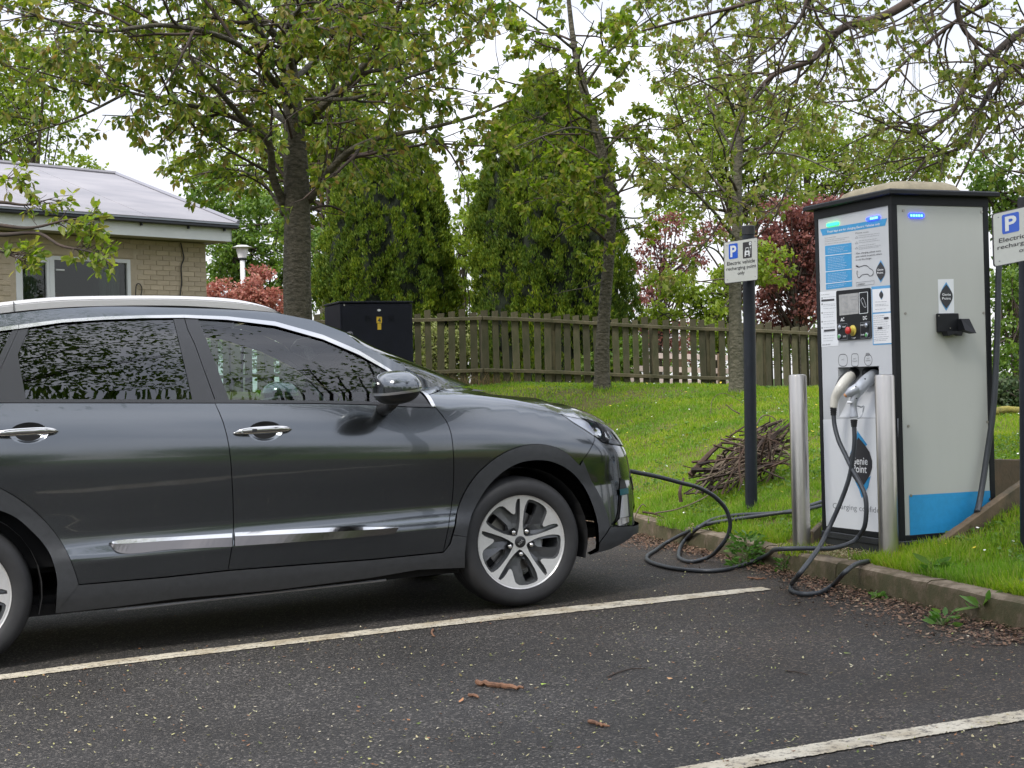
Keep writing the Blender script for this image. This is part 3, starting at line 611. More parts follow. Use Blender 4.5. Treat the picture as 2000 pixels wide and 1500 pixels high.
panel('tail_light', [('s', -3.35, 1.02), ('s', -3.72, 1.02), ('s', -3.74, .88), ('s', -3.45, .90)], mat('red_lens', (.35, .01, .01), .1, coat=1), off=.004, gap=0)
# roof rails
def onplane(px, py, y):
    c0 = w2c(CAM); d = ray(px, py) @ CM; return c0 + d * ((y - c0[1]) / d[1])
top = [(-60, 598), (0, 590), (100, 580), (200, 577), (350, 577), (443, 581.7), (490, 589.6), (527, 600), (549, 611.5)]; bot = [(-60, 622), (0, 612), (100, 602), (200, 597.5), (350, 597), (443, 602), (500, 606.5), (530, 609.5), (549, 612.5)]
tp = cat([onplane(*p, -.60)[[0, 2]] for p in top], 6); bp_ = cat([onplane(*p, -.60)[[0, 2]] for p in bot], 6)
for sg in (1, -1):
    rows = []
    ext = [(np.array([-2.75, tp[0][1]-.012]), np.array([-2.75, bp_[0][1]-.008])), (np.array([-3.05, tp[0][1]-.075]), np.array([-3.05, bp_[0][1]-.055]))][::-1]
    for t_, b_ in ext + list(zip(tp, bp_)):
        hgt = t_[1] - b_[1]; rows.append([(b_[0], sg*-.600, b_[1]), (b_[0], sg*-.603, b_[1]+hgt*.55), (b_[0], sg*-.597, b_[1]+hgt*.60), (b_[0], sg*-.597, b_[1]+hgt*.64), (b_[0], sg*-.600, b_[1]+hgt*.66), (t_[0], sg*-.592, t_[1]-.002), (t_[0], sg*-.568, t_[1]), (t_[0], sg*-.560, b_[1]-.01)])
    R_ = np.array(rows); R_ = R_ if sg < 0 else R_[:, ::-1]
    autosmooth(MB().grid(R_, wrap=True).build('roof_rail', mat('rail_silver', (.66, .65, .65), .35, metal=.3), car), 50)
    for xj in (-2.37,): MB().box((xj, sg*-.602, np.interp(xj, tp[:, 0], tp[:, 1]) - .03), (.003, .006, .05)).build('rail_joint', M_dark, car)
# door handles
def handle(pc_, wpx, keyhole):
    s, z = hit(*pc_); s1, _ = hit(pc_[0] + wpx/2, pc_[1]); Lh = s1 - s
    for sg in (1, -1):
        n = Fn(s, z); p = Fs(s, z)
        # recess cup
        th = np.linspace(0, 2*math.pi, 25)[:-1]; rows = []
        for r, d in ((1.0, -.0015), (.94, -.003), (.8, -.013), (.4, -.024), (.01, -.026)):
            rows.append([Fs(s + Lh*.10 + .085*math.cos(t)*r, z + .002 + .048*math.sin(t)*r) + n*d for t in th])
        V = np.array(rows); V[..., 1] *= sg
        hd_ = MB(); hd_.grid(V[:, ::-1] if sg > 0 else V, wrap=True); o = hd_.build('handle_recess', M_paint, car, smooth=True)
        rows = []
        for t in np.linspace(-1, 1, 19):
            w = .0185 * (1 - abs(t)**3.2) ** .5 + .0006; c = Fs(s + Lh*t, z) + n * (.010 + .028 * (1 - abs(t)**3) ** .6)
            rows.append([c + np.array([0, 0, 1]) * w * math.sin(a_) * (.8 if math.sin(a_) < 0 else 1) + n * w * .62 * math.cos(a_) for a_ in np.arange(12) * math.pi / 6])
        V = np.array(rows); V[..., 1] *= sg
        mb = MB(); mb.grid(V[:, ::-1] if sg > 0 else V, wrap=True); h = mb.build('door_handle', M_chrome, car, smooth=True)
        if keyhole and sg > 0:
            c = Fs(s - Lh*.72, z) + n*.034; th = np.arange(14)*math.pi/7; T_ = np.array([1., 0, 0]); Z_ = np.array([0, 0, 1.])
            m2 = MB(); m2.grid([[c + (T_*math.cos(t)+Z_*math.sin(t))*r + n*d for t in th] for r, d in ((.011, 0), (.011, .004), (.008, .005), (.001, .005))], wrap=True); m2.build('lock_cylinder', M_alu, h)
            c = Fs(s - Lh*.35, z) + n*.05; MB().box(c, (.022, .006, .013)).build('touch_sensor', M_black, h)
handle((513, 843.5), 114, True); handle((50, 847), 130, False)
# mirrors
for sg in (1, -1):
    mc = w2c(W(775, 757, 6.95)) if sg > 0 else None
    if sg > 0: MC = mc
    c = np.array([MC[0], MC[1]*sg, MC[2]])
    def shell(u0, u1, sc=1.0, n=22, m=30):
        rows = []
        for i in range(n+1):
            ph = u0 + (u1-u0)*i/n
            r_ = []
            for j in range(m):
                t = 2*math.pi*j/m; cx = math.cos(ph)*math.cos(t); cy = math.cos(ph)*math.sin(t); cz = math.sin(ph)
                pw = lambda a, e: math.copysign(abs(a)**e, a)
                X = .108*pw(cx, .85); Y = .145*pw(cy, .8); Z = .079*pw(cz, .85)
                X = X - .02*(cz > 0)*cz; Z += .010*cx - .006*cy*-1
                r_.append((X*sc, Y*sc, Z*sc))
            rows.append(r_)
        V = np.array(rows); V[..., 1] *= sg; return (V + c) if sg > 0 else (V[:, ::-1] + c)
    o = MB().grid(shell(-.16, math.pi/2), wrap=True).build('wing_mirror', M_paint, car, smooth=True)
    MB().grid(shell(-math.pi/2, -.22, .985), wrap=True).build('mirror_base', M_black, o, smooth=True)
    MB().grid(shell(-.24, -.10, 1.02, 4), wrap=True).build('indicator_strip', M_alu, o, smooth=True)
    a = c + np.array([.02, .06*sg*1, -.05]); b = np.array([c[0] + .03, sg*-.86, c[2] - .10])
    MB().tube([a + np.array([0, .0, .01]), (a+b)/2 + np.array([0, 0, -.012]), b], [.032, .026, .036], 10).build('mirror_stalk', M_black, o, smooth=True)
    MB().box(c + np.array([-.092, -.0, .0]), (.012, .13, .07)).build('mirror_glass', mat('mirror_glass_face', (.7, .75, .78), .02, metal=1), o)
# wheel wells and interior
def well(xc):
    for sg in (1, -1):
        mb = MB(); rows = [[(xc + .37*math.cos(t), y*sg, .345 + .37*math.sin(t)) for t in np.linspace(-.34, math.pi+.34, 20)] for y in (-.875, -.58)]
        mb.grid(rows); mb.add([(xc + .37*math.cos(t), -.58*sg, .345 + .37*math.sin(t)) for t in np.linspace(-.34, math.pi+.34, 20)], [tuple(range(20))]); mb.build('wheel_well', M_dark, car)
well(0); well(XA)
mb = MB()
mb.box((-1.5, 0, .42), (2.6, 1.4, .06))
for x in (-1.72, -2.55): pass
mb.build('cabin_floor', M_dark, car)
mb = MB()
for sg in (1, -1):
    mb.prism([(-3.2, .42), (-.1, .42), (.1, .95), (-.3, 1.0), (-3.3, 1.05)], sg*.74, sg*.76, lambda a_, b_, h: (a_, h, b_))
mb.build('door_liner', M_dark, car)
def seat(x, y):
    mb = MB()
    mb.box((x, y, .62), (.5, .48, .16), bev=.05)
    c, s_ = math.cos(-.3), math.sin(-.3); R_ = np.array([[c, 0, s_], [0, 1, 0], [-s_, 0, c]])
    mb.box((x-.32, y, .96), (.13, .46, .62), R_, bev=.05); mb.box((x-.42, y, 1.34), (.10, .26, .17), R_, bev=.04)
    autosmooth(mb.build('seat', M_seat, car))
for y in (-.36, .36): seat(-1.35, y); seat(-2.2, y)
mb = MB(); mb.box((-.55, 0, .88), (.42, 1.42, .22), bev=.06); mb.box((-.25, 0, .98), (.5, 1.35, .05)); autosmooth(mb.build('dashboard', M_black, car))
mb = MB(); th = np.arange(33) * math.pi / 16; c = np.array([-.86, -.36, 1.02]); tl = .45
ring = [c + .185*np.array([-math.sin(tl)*math.sin(t)*-1*-1, math.cos(t), math.cos(tl)*math.sin(t)]) for t in th]; mb.tube(ring, .014, 8, cap=False); mb.box(c, (.04, .10, .09), bev=.01); mb.tube([c + np.array([0, -.17, 0]), c + np.array([0, .17, 0])], .012, 6); mb.tube([c, c + np.array([.25, 0, -.1])], .03, 8)
mb.build('steering_wheel', M_black, car, smooth=True)
MB().box((-.62, 0, 1.44), (.03, .24, .06), bev=.01).build('interior_mirror', M_black, car)
# wheels --------------------------------------------------------------------
def rim_poly():
    P = lambda r, a_: (.2345*r*math.cos(math.radians(a_)), .2345*r*math.sin(math.radians(a_)))
    faces = []; out = []
    # outline of the recess (one per sector), angles relative to the top spoke at 83 degrees
    rec = [(.17, 112), (.30, 93.5), (.45, 88.8), (.66, 88.0), (.86, 88.0), (.94, 88.4), (.935, 92), (.855, 94.6), (.75, 96.5), (.665, 97.4), (.635, 98.4), (.624, 100.2), (.63, 102.6), (.66, 105.5), (.76, 110), (.85, 113.2), (.89, 115), (.925, 119), (.94, 124), (.945, 132), (.945, 142), (.935, 147.0), (.90, 149), (.78, 151.2), (.67, 152), (.56, 151.8), (.45, 151.5), (.33, 148.5), (.25, 142), (.19, 134), (.17, 125)]
    return [[P(r, a_ + 72*k) for r, a_ in rec] for k in range(5)], P
RECS, RP = rim_poly()
def arc(P, r, n=90): return [P(r, 360*i/n) for i in range(n)]
def build_wheel(root, flip, rot, kid=True):
    yo = -.885
    Rt = np.array([[math.cos(rot), -math.sin(rot)], [math.sin(rot), math.cos(rot)]])
    def T3(v): v = np.atleast_2d(np.asarray(v, float)).copy(); v[:, [0, 2]] = v[:, [0, 2]] @ Rt.T; v[:, 1] *= flip; return v
    tp_ = [(.234, .130), (.2365, .150), (.239, .158), (.244, .166), (.262, .172), (.285, .174), (.302, .170), (.312, .162), (.322, .148), (.329, .130), (.333, .10), (.3345, .06), (.3345, -.03), (.331, -.07), (.318, -.10), (.28, -.108), (.24, -.10), (.222, -.08)]
    R_ = MB().lathe([(r, -h) for r, h in tp_], 72, 'y'); V = np.array(R_.v); V[:, 1] += -.885 + .174 - .0; F = R_.f
    low = V[:, 2] < -.325; V[low, 2] = -.325 - (V[low, 2] + .325) * -.15   # loaded contact patch
    V2 = V.copy(); V2[:, 1] *= flip; ty = mk('tyre', V2, [f[::-1] for f in F] if flip > 0 else F, M_tyre, root, True)
    gr = MB()
    for gy in (-.025, .015, .055): gr.lathe([(.3352, gy-.004), (.3352, gy+.004)], 60, 'y', (0, -.77, 0))
    V = np.array(gr.v); V[:, 1] *= flip; mk('tread_groove', V, gr.f, M_dark, root)
    # faces: machined front with recess holes
    Vf, Tf = fill(arc(RP, 1.0), .02, RECS); yf = yo + .022
    dish = lambda r: yf + .012 * np.cos(np.clip(r / .2345, 0, 1) * math.pi * .5)
    r = np.linalg.norm(Vf, axis=1); P3 = np.c_[Vf[:, 0], dish(r), Vf[:, 1]]
    fc = MB(); fc.add(T3(P3), Tf if flip > 0 else Tf[:, ::-1])
    rim = fc.build('rim', M_rimf, root); fc = MB(); rl = MB().lathe([(.232, .001), (.2355, -.004), (.238, -.009), (.239, .0), (.230, .02)], 72, 'y', (0, yf, 0)); fc.add(T3(rl.v), rl.f if flip < 0 else [q[::-1] for q in rl.f])
    autosmooth(rim, 30); autosmooth(fc.build('rim_lip', M_rimf, root), 30)
    wl = MB()
    for rc in RECS:
        q = densify(rc, .012); n = len(q); rr_ = np.linalg.norm(q, axis=1); cen = q.mean(0)
        q2 = offset(q, .006); q2 = q2 if area2(q) > 0 else q2[::-1]
        A = np.c_[q[:, 0], dish(rr_), q[:, 1]]; B = np.c_[q2[:, 0], dish(rr_) + .022, q2[:, 1]]
        wl.add(T3(np.vstack([A, B])), [(i, (i+1) % n, n+(i+1) % n, n+i) for i in range(n)] )
    for k in range(5):
        a0 = 72*k
        op = [RP(r_, a_ + a0) for r_, a_ in ((.62, 146), (.88, 145.5), (.90, 138), (.88, 131.5), (.75, 129), (.45, 124.5), (.36, 131), (.42, 143))]
        bed = [RP(r_, a_ + a0) for r_, a_ in ((.13, 84), (.5, 86), (.97, 86), (.97, 100), (.97, 115), (.97, 130), (.97, 151.5), (.5, 152), (.2, 150), (.12, 118))]
        Vb, Tb = fill(bed, .03, [np.array(op)]); rb = np.linalg.norm(Vb, axis=1)
        aa = np.degrees(np.arctan2(Vb[:, 1], Vb[:, 0])) - a0; aa = (aa + 360) % 360
        y = dish(rb) + .020 + .006 * np.sin(np.radians((aa - 90) * 6)); wl.add(T3(np.c_[Vb[:, 0], y, Vb[:, 1]]), Tb if flip > 0 else Tb[:, ::-1])
        opd = densify(op, .02); n = len(opd); ro = np.linalg.norm(opd, axis=1)
        A = np.c_[opd[:, 0], dish(ro) + .018, opd[:, 1]]; B = np.c_[opd[:, 0]*.98, dish(ro) + .055, opd[:, 1]*.98]; wl.add(T3(np.vstack([A, B])), [(i, (i+1) % n, n+(i+1) % n, n+i) for i in range(n)])
    wl.build('rim_pocket', M_rimd, root)['kind'] = 'stuff'
    b_ = MB().lathe([(.23, .0), (.225, .03), (.20, .16)], 48, 'y', (0, yf, 0)); V = T3(b_.v); mk('rim_barrel', V, b_.f, M_rimd, root, True)
    d_ = MB().lathe([(.03, 0), (.155, 0), (.155, .02)], 48, 'y', (0, yf + .085, 0)); mk('brake_disc', T3(d_.v), d_.f, M_disc, root, False)
    cal = MB().box((.115, yf + .075, .01), (.06, .03, .13), bev=.01); V = np.array(cal.v); V[:, 1] *= flip; mk('brake_caliper', V, cal.f, mat('cast_caliper', (.45, .46, .46), .5, metal=.3), root)
    for k in range(5):
        x_, z_ = RP(.265, 53 + 72*k); nb = MB().lathe([(.0125, .012), (.0125, -.006), (.009, -.013), (.001, -.015)], 8, 'y', (x_, yf + .012, z_)); mk('wheel_nut', T3(nb.v), nb.f, M_chrome, root, True)
        nb = MB().lathe([(.022, .001), (.018, .014), (.001, .015)], 14, 'y', (x_, yf + .0105, z_)); mk('nut_pocket', T3(nb.v), nb.f, M_rimd, root, True)
    cp = MB().lathe([(.0295, .02), (.0295, -.002), (.026, -.005), (.001, -.006)], 28, 'y', (0, yf + .010, 0)); cap = mk('hub_cap', T3(cp.v), cp.f, M_black, root, True)
    V, Fc = text_mesh('KIA', .034, .013, .01); a_ = .72; c_, s_ = math.cos(a_), math.sin(a_); V = np.c_[V[:, 0]*c_ - V[:, 1]*s_, np.full(len(V), yf + .0025), V[:, 0]*s_ + V[:, 1]*c_]
    if flip > 0: mk('cap_lettering', T3(V), Fc, M_alu, root)
for xw, rot in ((0, 0.0), (XA, 2.2)):
    for sg in (1, -1):
        e = bpy.data.objects.new('wheel', None); col.objects.link(e); e.parent = car; e.location = (xw, 0, .335)
        build_wheel(e, sg, rot)
# charging plug in the nose
sp_ = hit(1219, 918)
# ---------------------------------------------------------------- charging station
class Frame:
    """local frame: u along e1, v along e2, w up"""
    def __init__(s, o, e1, e2, e3=(0, 0, 1)): s.o = np.array(o, float); s.M = np.array([e1, e2, e3], float).T
    def w(s, p): return s.o + s.M @ np.asarray(p, float)
    def onu(s, px, py, u=0): c = s.M.T @ (CAM - s.o); d = s.M.T @ ray(px, py); return c + d * ((u - c[0]) / d[0])   # plane u = const
    def onv(s, px, py, v=0): c = s.M.T @ (CAM - s.o); d = s.M.T @ ray(px, py); return c + d * ((v - c[1]) / d[1])
ZCH = .165
FR = Frame((CH0[0], CH0[1], ZCH), (*E1, 0), (*E2, 0))
root = thing('charging_station', 'tall grey and white double-sided electric vehicle charger with black frame', 'charging station', FR.o, FR.M)
W1 = FR.onv(1938, 700)[0]; W2 = FR.onu(1597, 700)[1]
ZT = FR.onv(1748, 395)[2]; ZP0 = FR.onv(1778, 1045)[2]; ZP1 = FR.onv(1760, 400)[2]
M_cf = mat('charger_black_frame', (.011, .012, .014), .5, var=.15, vscale=20, spec=.25)
M_cg = mat('charger_grey_panel', (.48, .49, .455), .38, var=.05, vscale=1.2, stretch=(1, 1, .2), detail=6)
M_cw = mat('charger_white_panel', (.56, .575, .59), .32, var=.03, vscale=3)
M_whv = mat('white_vinyl', (.78, .80, .82), .3)
M_blue = mat('blue_vinyl', (.03, .30, .60), .35, var=.06, vscale=30)
M_blue2 = mat('pale_blue_vinyl', (.10, .36, .66), .35)
M_ink = mat('dark_print', (.028, .028, .034), .4)
M_grey = mat('grey_print', (.20, .21, .23), .5)
M_wht = mat('white_print', (.82, .83, .84), .4)
M_scr = mat('bolt_steel', (.35, .33, .30), .35, metal=.9)
M_sand = mat('buff_moulded_cover', (.28, .24, .16), .8, var=.18, vscale=14, bump=.2, bscale=60, bdist=.003)
pw = .035
mb = MB()
for u, v in ((pw/2, pw/2), (W1-pw/2, pw/2), (pw/2, W2-pw/2), (W1-pw/2, W2-pw/2)):
    m = MB().box((u, v, (ZP0 + ZT)/2 - .02), (pw, pw, ZT - ZP0 + .05), bev=.003); autosmooth(m.build('corner_post', M_cf, root), 30)
MB().box((W1/2, W2/2, ZP0 - .015), (W1-.004, W2-.004, .03), bev=.003).build('bottom_frame', M_cf, root)
autosmooth(MB().box((W1/2, W2/2, (ZP0 - .03)/2), (W1+.01, W2+.01, ZP0 - .03), bev=.004).build('plinth', mat('plinth_black', (.022, .024, .027), .55, var=.2, vscale=8), root), 30)
for zz in (ZP0*.45,):
    MB().box((W1/2, W2/2, zz), (W1+.016, W2+.016, .006)).build('plinth_seam', M_cf, root)
# white front panel (u = 0 face), with the connector bay cut in
PB = [FR.onu(*p) for p in ((1632, 720), (1712, 722))]
bay = [FR.onu(*p)[1:] for p in ((1636, 718), (1716, 712), (1716, 770), (1640, 770))]
yb0, yb1 = sorted((FR.onu(1636, 745)[1], FR.onu(1716, 745)[1])); zb1 = FR.onu(1680, 716)[2]; zb0 = FR.onu(1680, 815)[2]
out_ = [(pw+.002, ZP0+.003), (W2-pw-.002, ZP0+.003), (W2-pw-.002, ZP1), (pw+.002, ZP1)]
V, T_ = fill(out_, .5, [np.array([(yb0, zb0), (yb1, zb0), (yb1, zb1), (yb0, zb1)])])
mk('front_panel', np.c_[np.full(len(V), .004), V], T_[:, ::-1], M_cw, root)
mb = MB(); mid = zb0 + (zb1-zb0)*.52
mb.add([(.004, yb0, zb0), (.004, yb1, zb0), (.10, yb1, mid), (.10, yb0, mid)], [(3, 2, 1, 0)]).add([(.10, yb0, mid), (.10, yb1, mid), (.15, yb1, zb1), (.15, yb0, zb1)], [(3, 2, 1, 0)])
mb.add([(.004, yb0, zb0), (.10, yb0, mid), (.15, yb0, zb1), (.004, yb0, zb1)], [(0, 1, 2, 3)]).add([(.004, yb1, zb0), (.10, yb1, mid), (.15, yb1, zb1), (.004, yb1, zb1)], [(3, 2, 1, 0)]).add([(.004, yb0, zb1), (.15, yb0, zb1), (.15, yb1, zb1), (.004, yb1, zb1)], [(0, 1, 2, 3)])
mb.build('connector_bay', M_cw, root)
# grey side (v = 0) and the hidden faces
MB().box(((W1)/2, .006, (ZP0+ZP1)/2), (W1-2*pw-.004, .004, ZP1-ZP0)).build('side_panel', M_cg, root)
MB().box(((W1)/2, W2-.006, (ZP0+ZP1)/2), (W1-2*pw-.004, .004, ZP1-ZP0)).build('side_panel', M_cg, root)
MB().box((W1-.006, W2/2, (ZP0+ZP1)/2), (.004, W2-2*pw-.004, ZP1-ZP0)).build('back_panel', M_cw, root)
MB().box((W1/2+.09, W2/2, (ZP0+ZP1)/2), (W1-.22, W2-.06, ZP1-ZP0)).build('cabinet_core', M_cf, root)
# head rail, lid and cover
zl = FR.onv(1748, 381)[2]
MB().box((W1/2, W2/2, (ZP1+zl)/2), (W1+.002, W2+.002, zl-ZP1)).build('top_frame', M_cf, root)
ov = .045; mb = MB()
rows = []
for e, z in ((ov-.006, zl), (ov, zl+.004), (ov, zl+.022), (ov-.01, zl+.03), (-.12, zl+.045), (-.3, zl+.045)):
    rows.append([(-e, -e, z), (W1+e, -e, z), (W1+e, W2+e, z), (-e, W2+e, z)])
mb.grid(rows, wrap=True); mb.add(rows[0], [(3, 2, 1, 0)]); mb.build('lid', M_cf, root)
rows = []
for e, z in ((.075, zl+.035), (.08, zl+.05), (.10, zl+.078), (.135, zl+.098), (.20, zl+.104), (.3, zl+.106)):
    r_ = []; a0, a1, b0, b1 = e, W1-e, e, W2-e; c = .07
    for cx, cy, t0_ in ((a1-c, b1-c, 0), (a0+c, b1-c, 90), (a0+c, b0+c, 180), (a1-c, b0+c, 270)):
        for t in (0, 30, 60, 90): r_.append((cx + c*math.cos(math.radians(t0_+t)), cy + c*math.sin(math.radians(t0_+t)), z))
    rows.append(r_)
autosmooth(MB().grid(rows, wrap=True).build('roof_cover', M_sand, root), 30)
# screws
def disc_u(c, r, n=12, h=.003): return MB().prism([(r*math.cos(2*math.pi*i/n), r*math.sin(2*math.pi*i/n)) for i in range(n)], 0, h, lambda a, b, q: (c[0]-q, c[1]+a, c[2]+b))
def disc_v(c, r, n=12, h=.003): return MB().prism([(r*math.cos(2*math.pi*i/n), r*math.sin(2*math.pi*i/n)) for i in range(n)], 0, h, lambda a, b, q: (c[0]+a, c[1]-q, c[2]+b))
for p in ((1765, 411), (1918, 414), (1769, 612), (1922, 611), (1775, 832), (1929, 824), (1934, 975), (1780, 968)):
    c = FR.onv(*p); disc_v((c[0], .004, c[2]), .0075).build('screw', M_scr, root)
# decals: polygons traced on the faces, each a sheet 1 mm above the one below
def dec_u(name, px, m, k=1, parent=None):
    P = [FR.onu(*p) for p in px]; V = [(.004 - .001*k, p[1], p[2]) for p in P]; a = sum((V[i][1]*V[(i+1) % len(V)][2] - V[(i+1) % len(V)][1]*V[i][2]) for i in range(len(V)))
    return mk(name, V, [tuple(range(len(V)))[::(-1 if a > 0 else 1)]], m, parent or root)
def dec_v(name, px, m, k=1, parent=None):
    P = [FR.onv(*p) for p in px]; V = [(p[0], .004 - .001*k, p[2]) for p in P]; a = sum((V[i][0]*V[(i+1) % len(V)][2] - V[(i+1) % len(V)][0]*V[i][2]) for i in range(len(V)))
    return mk(name, V, [tuple(range(len(V)))[::(1 if a > 0 else -1)]], m, parent or root)
def text_u(s, pl, pr, hpx, m, name='lettering', k=2, bold=0.0, parent=None):
    """lettering whose middle line runs from pixel pl to pr on the screen face, cap height hpx"""
    a, b = FR.onu(*pl), FR.onu(*pr); h = abs(FR.onu(pl[0], pl[1]-hpx/2)[2] - FR.onu(pl[0], pl[1]+hpx/2)[2]); w = abs(a[1]-b[1]); V, Fc = text_mesh(s, w, h, bold)
    ang = math.atan2(b[2]-a[2], w); c = (a+b)/2; x = V[:, 0]*math.cos(ang) - V[:, 1]*math.sin(ang); z = V[:, 0]*math.sin(ang) + V[:, 1]*math.cos(ang)
    return mk(name, np.c_[np.full(len(V), .004 - .001*k), c[1] - x, c[2] + z], Fc, m, parent or root)
def text_v(s, pl, pr, hpx, m, name='lettering', k=2, bold=0.0, parent=None):
    a, b = FR.onv(*pl), FR.onv(*pr); h = abs(FR.onv(pl[0], pl[1]-hpx/2)[2] - FR.onv(pl[0], pl[1]+hpx/2)[2]); w = abs(a[0]-b[0]); V, Fc = text_mesh(s, w, h, bold)
    c = (a+b)/2; return mk(name, np.c_[c[0] + V[:, 0], np.full(len(V), .004 - .001*k), c[2] + V[:, 1]], Fc, m, parent or root)
def zq(x, y): return (1580 + x/5, 400 + y/5)          # from the 5x study of the notice
ban = dec_u('banner', [zq(105, 240), zq(758, 130), zq(738, 203), zq(128, 302)], M_blue, 1)
text_u('These bays are for charging Electric Vehicles only', zq(172, 268), zq(690, 188), 5.6, M_wht, k=2, bold=.012, parent=ban)
st = dec_u('instruction_panel', [zq(152, 403), zq(410, 370), zq(417, 798), zq(163, 830)], M_blue, 1)
for y in (499, 656, 773): dec_u('divider', [zq(155, y-3), zq(414, y-32), zq(414, y-26), zq(155, y+3)], M_wht, 2, st)
def lines_u(rows, x0, x1, slope, m, h=3.4, k=2, par=None, seed=1, name='small_print'):
    r_ = random.Random(seed); mb = MB()
    for y in rows:
        x = x0; xe = x1 - r_.uniform(0, .25)*(x1-x0)
        while x < xe - 6:
            w = min(xe - x, r_.uniform(8, 30)); P = [FR.onu(*zq(*q)) for q in ((x, y + slope*(x-x0) - h/2), (x+w, y + slope*(x+w-x0) - h/2), (x+w, y + slope*(x+w-x0) + h/2), (x, y + slope*(x-x0) + h/2))]
            mb.add([(.004 - .001*k, p[1], p[2]) for p in P], [(0, 1, 2, 3)]); x += w + 4
    o = mb.build(name, m, par or root); o['kind'] = 'stuff'; return o
M_pale = mat('pale_print', (.45, .62, .78), .5)
lines_u([425, 440, 455, 470, 520, 535, 550, 565, 585, 600, 615, 632, 680, 695, 710, 725, 740, 755, 793, 808], 180, 385, -.125, M_pale, par=st)
text_u('How to use this charger', zq(150, 327), zq(262, 311), 2.2, M_ink, k=2)
lines_u([345, 362, 384], 152, 400, -.13, M_grey, 2.6, seed=3)
text_u('Please note', zq(450, 277), zq(578, 263), 2.2, M_ink, k=2)
lines_u([303, 322, 352, 371, 402, 421, 434], 482, 700, -.13, M_grey, 2.6, seed=4)
for y in (318, 370, 422):
    tri = [(447, y+12), (462, y-12), (476, y+8)]; mb = MB(); c = np.mean(tri, 0)
    P = [FR.onu(*zq(*q)) for q in tri] + [FR.onu(*zq(*(c + (np.array(q)-c)*.7))) for q in tri]; mb.add([(.002, p[1], p[2]) for p in P], [(i, (i+1) % 3, 3+(i+1) % 3, 3+i) for i in range(3)]); mb.build('warning_triangle', M_grey, root)
text_u('After charging, please move', zq(453, 478), zq(698, 450), 4.2, M_ink, k=2, bold=.004)
text_u('your vehicle to permit others', zq(453, 510), zq(708, 480), 4.2, M_ink, k=2, bold=.004)
text_u('to use this charger.', zq(453, 540), zq(612, 522), 4.2, M_ink, k=2, bold=.004)
# line drawing of a car with a plug
def stroke_u(pts, w, m, name, k=2, par=None, q=zq):
    P = cat([FR.onu(*q(*p))[1:] for p in pts], 6); t = np.gradient(P, axis=0); t /= np.linalg.norm(t, axis=1)[:, None] + 1e-9; n = np.c_[-t[:, 1], t[:, 0]]*w/2
    rows = [[(.004 - .001*k, *(p + d)), (.004 - .001*k, *(p - d))] for p, d in zip(P, n)]; return MB().grid(rows).build(name, m, par or root)
stroke_u([(455, 600), (480, 608), (510, 600), (540, 592), (570, 600), (590, 622), (612, 632), (625, 655), (618, 682), (600, 695), (585, 692), (575, 680), (545, 678), (515, 685), (500, 700), (485, 712), (472, 700), (465, 670), (468, 640)], .0035, M_ink, 'car_drawing')
stroke_u([(455, 596), (478, 603)], .008, M_ink, 'plug_drawing')
mb = MB(); P = [FR.onu(*zq(*q)) for q in ((458, 757), (634, 738), (634, 776), (458, 796))]; Q = [FR.onu(*zq(*q)) for q in ((460, 760), (632, 741), (632, 773), (460, 793))]
mb.add([(.002, p[1], p[2]) for p in P + Q], [(i, (i+1) % 4, 4+(i+1) % 4, 4+i) for i in range(4)]).build('code_box', M_grey, root)
text_u('SPEED', zq(472, 780), zq(540, 770), 3.4, M_ink, k=2)
# leaf-shaped emblem, in each place it stands
def emblem(tf, tx, c, w, h, txt, par=None, k=1, blue=1.0):
    """tf: decal function, tx: text function; c centre px, w/h half sizes px"""
    def shp(sx, sy, dx=0, n=14):
        L_ = []; 
        for i in range(n+1): t = -1 + 2*i/n; L_.append((c[0] + dx + sx*(1-t*t)**1.25, c[1] + sy*t))
        R_ = [(2*(c[0]+dx) - x, y) for x, y in L_[::-1]][1:-1]; return L_ + R_
    b_ = tf('emblem_blue', shp(w*.92, h*1.0, 0)[:], M_blue2, k, par)
    b2 = tf('emblem_leaf', [(x - (y-c[1])/h*0 , c[1] + (y-c[1])*.84) for x, y in shp(w, h)], M_ink, k+1, par)
    if txt:
        s0 = -.14 if tf is dec_u else 0
        for i, t in enumerate(('Genie', 'Point')):
            y = c[1] + (-.13 + .27*i)*h; tx(t, (c[0]-w*.68, y), (c[0]+w*.66, y + (0 if tf is dec_v else s0*w*.9)), h*.17, M_wht, k=k+3, bold=.012, parent=par)
    return b2
emblem(dec_u, text_u, (1719.3, 530), 9.0, 22.5, 1)
# lower stickers
rb = dec_u('blue_notice', [zq(605, 800), zq(797, 783), zq(815, 1360), zq(620, 1371)], M_blue2, 1)
dec_u('notice_paper', [zq(615, 826), zq(788, 812), zq(793, 1040), zq(620, 1053)], M_wht, 2, rb)
dec_u('notice_paper', [zq(621, 1068), zq(795, 1054), zq(803, 1348), zq(629, 1358)], M_wht, 2, rb)
emblem(dec_u, text_u, zq(705, 880), 4.0, 9.5, 0, rb, 3)
lines_u([950, 975, 988, 1022], 645, 780, -.06, M_grey, 3, 4, rb, 5)
text_u('Charging Charges', zq(628, 1088), zq(735, 1080), 2.4, M_ink, k=4, parent=rb)
lines_u([1108, 1130, 1150, 1172, 1192, 1212, 1232, 1252, 1272, 1295, 1315, 1330], 630, 795, -.07, M_grey, 3, 4, rb, 6)
dec_u('dark_label', [zq(733, 1098), zq(778, 1093), zq(778, 1112), zq(733, 1117)], M_ink, 5, rb); dec_u('dark_label', [zq(672, 1196), zq(716, 1192), zq(716, 1210), zq(672, 1214)], M_ink, 5, rb)
lb = dec_u('white_notice', [zq(103, 852), zq(270, 838), zq(285, 1375), zq(118, 1390)], M_whv, 1)
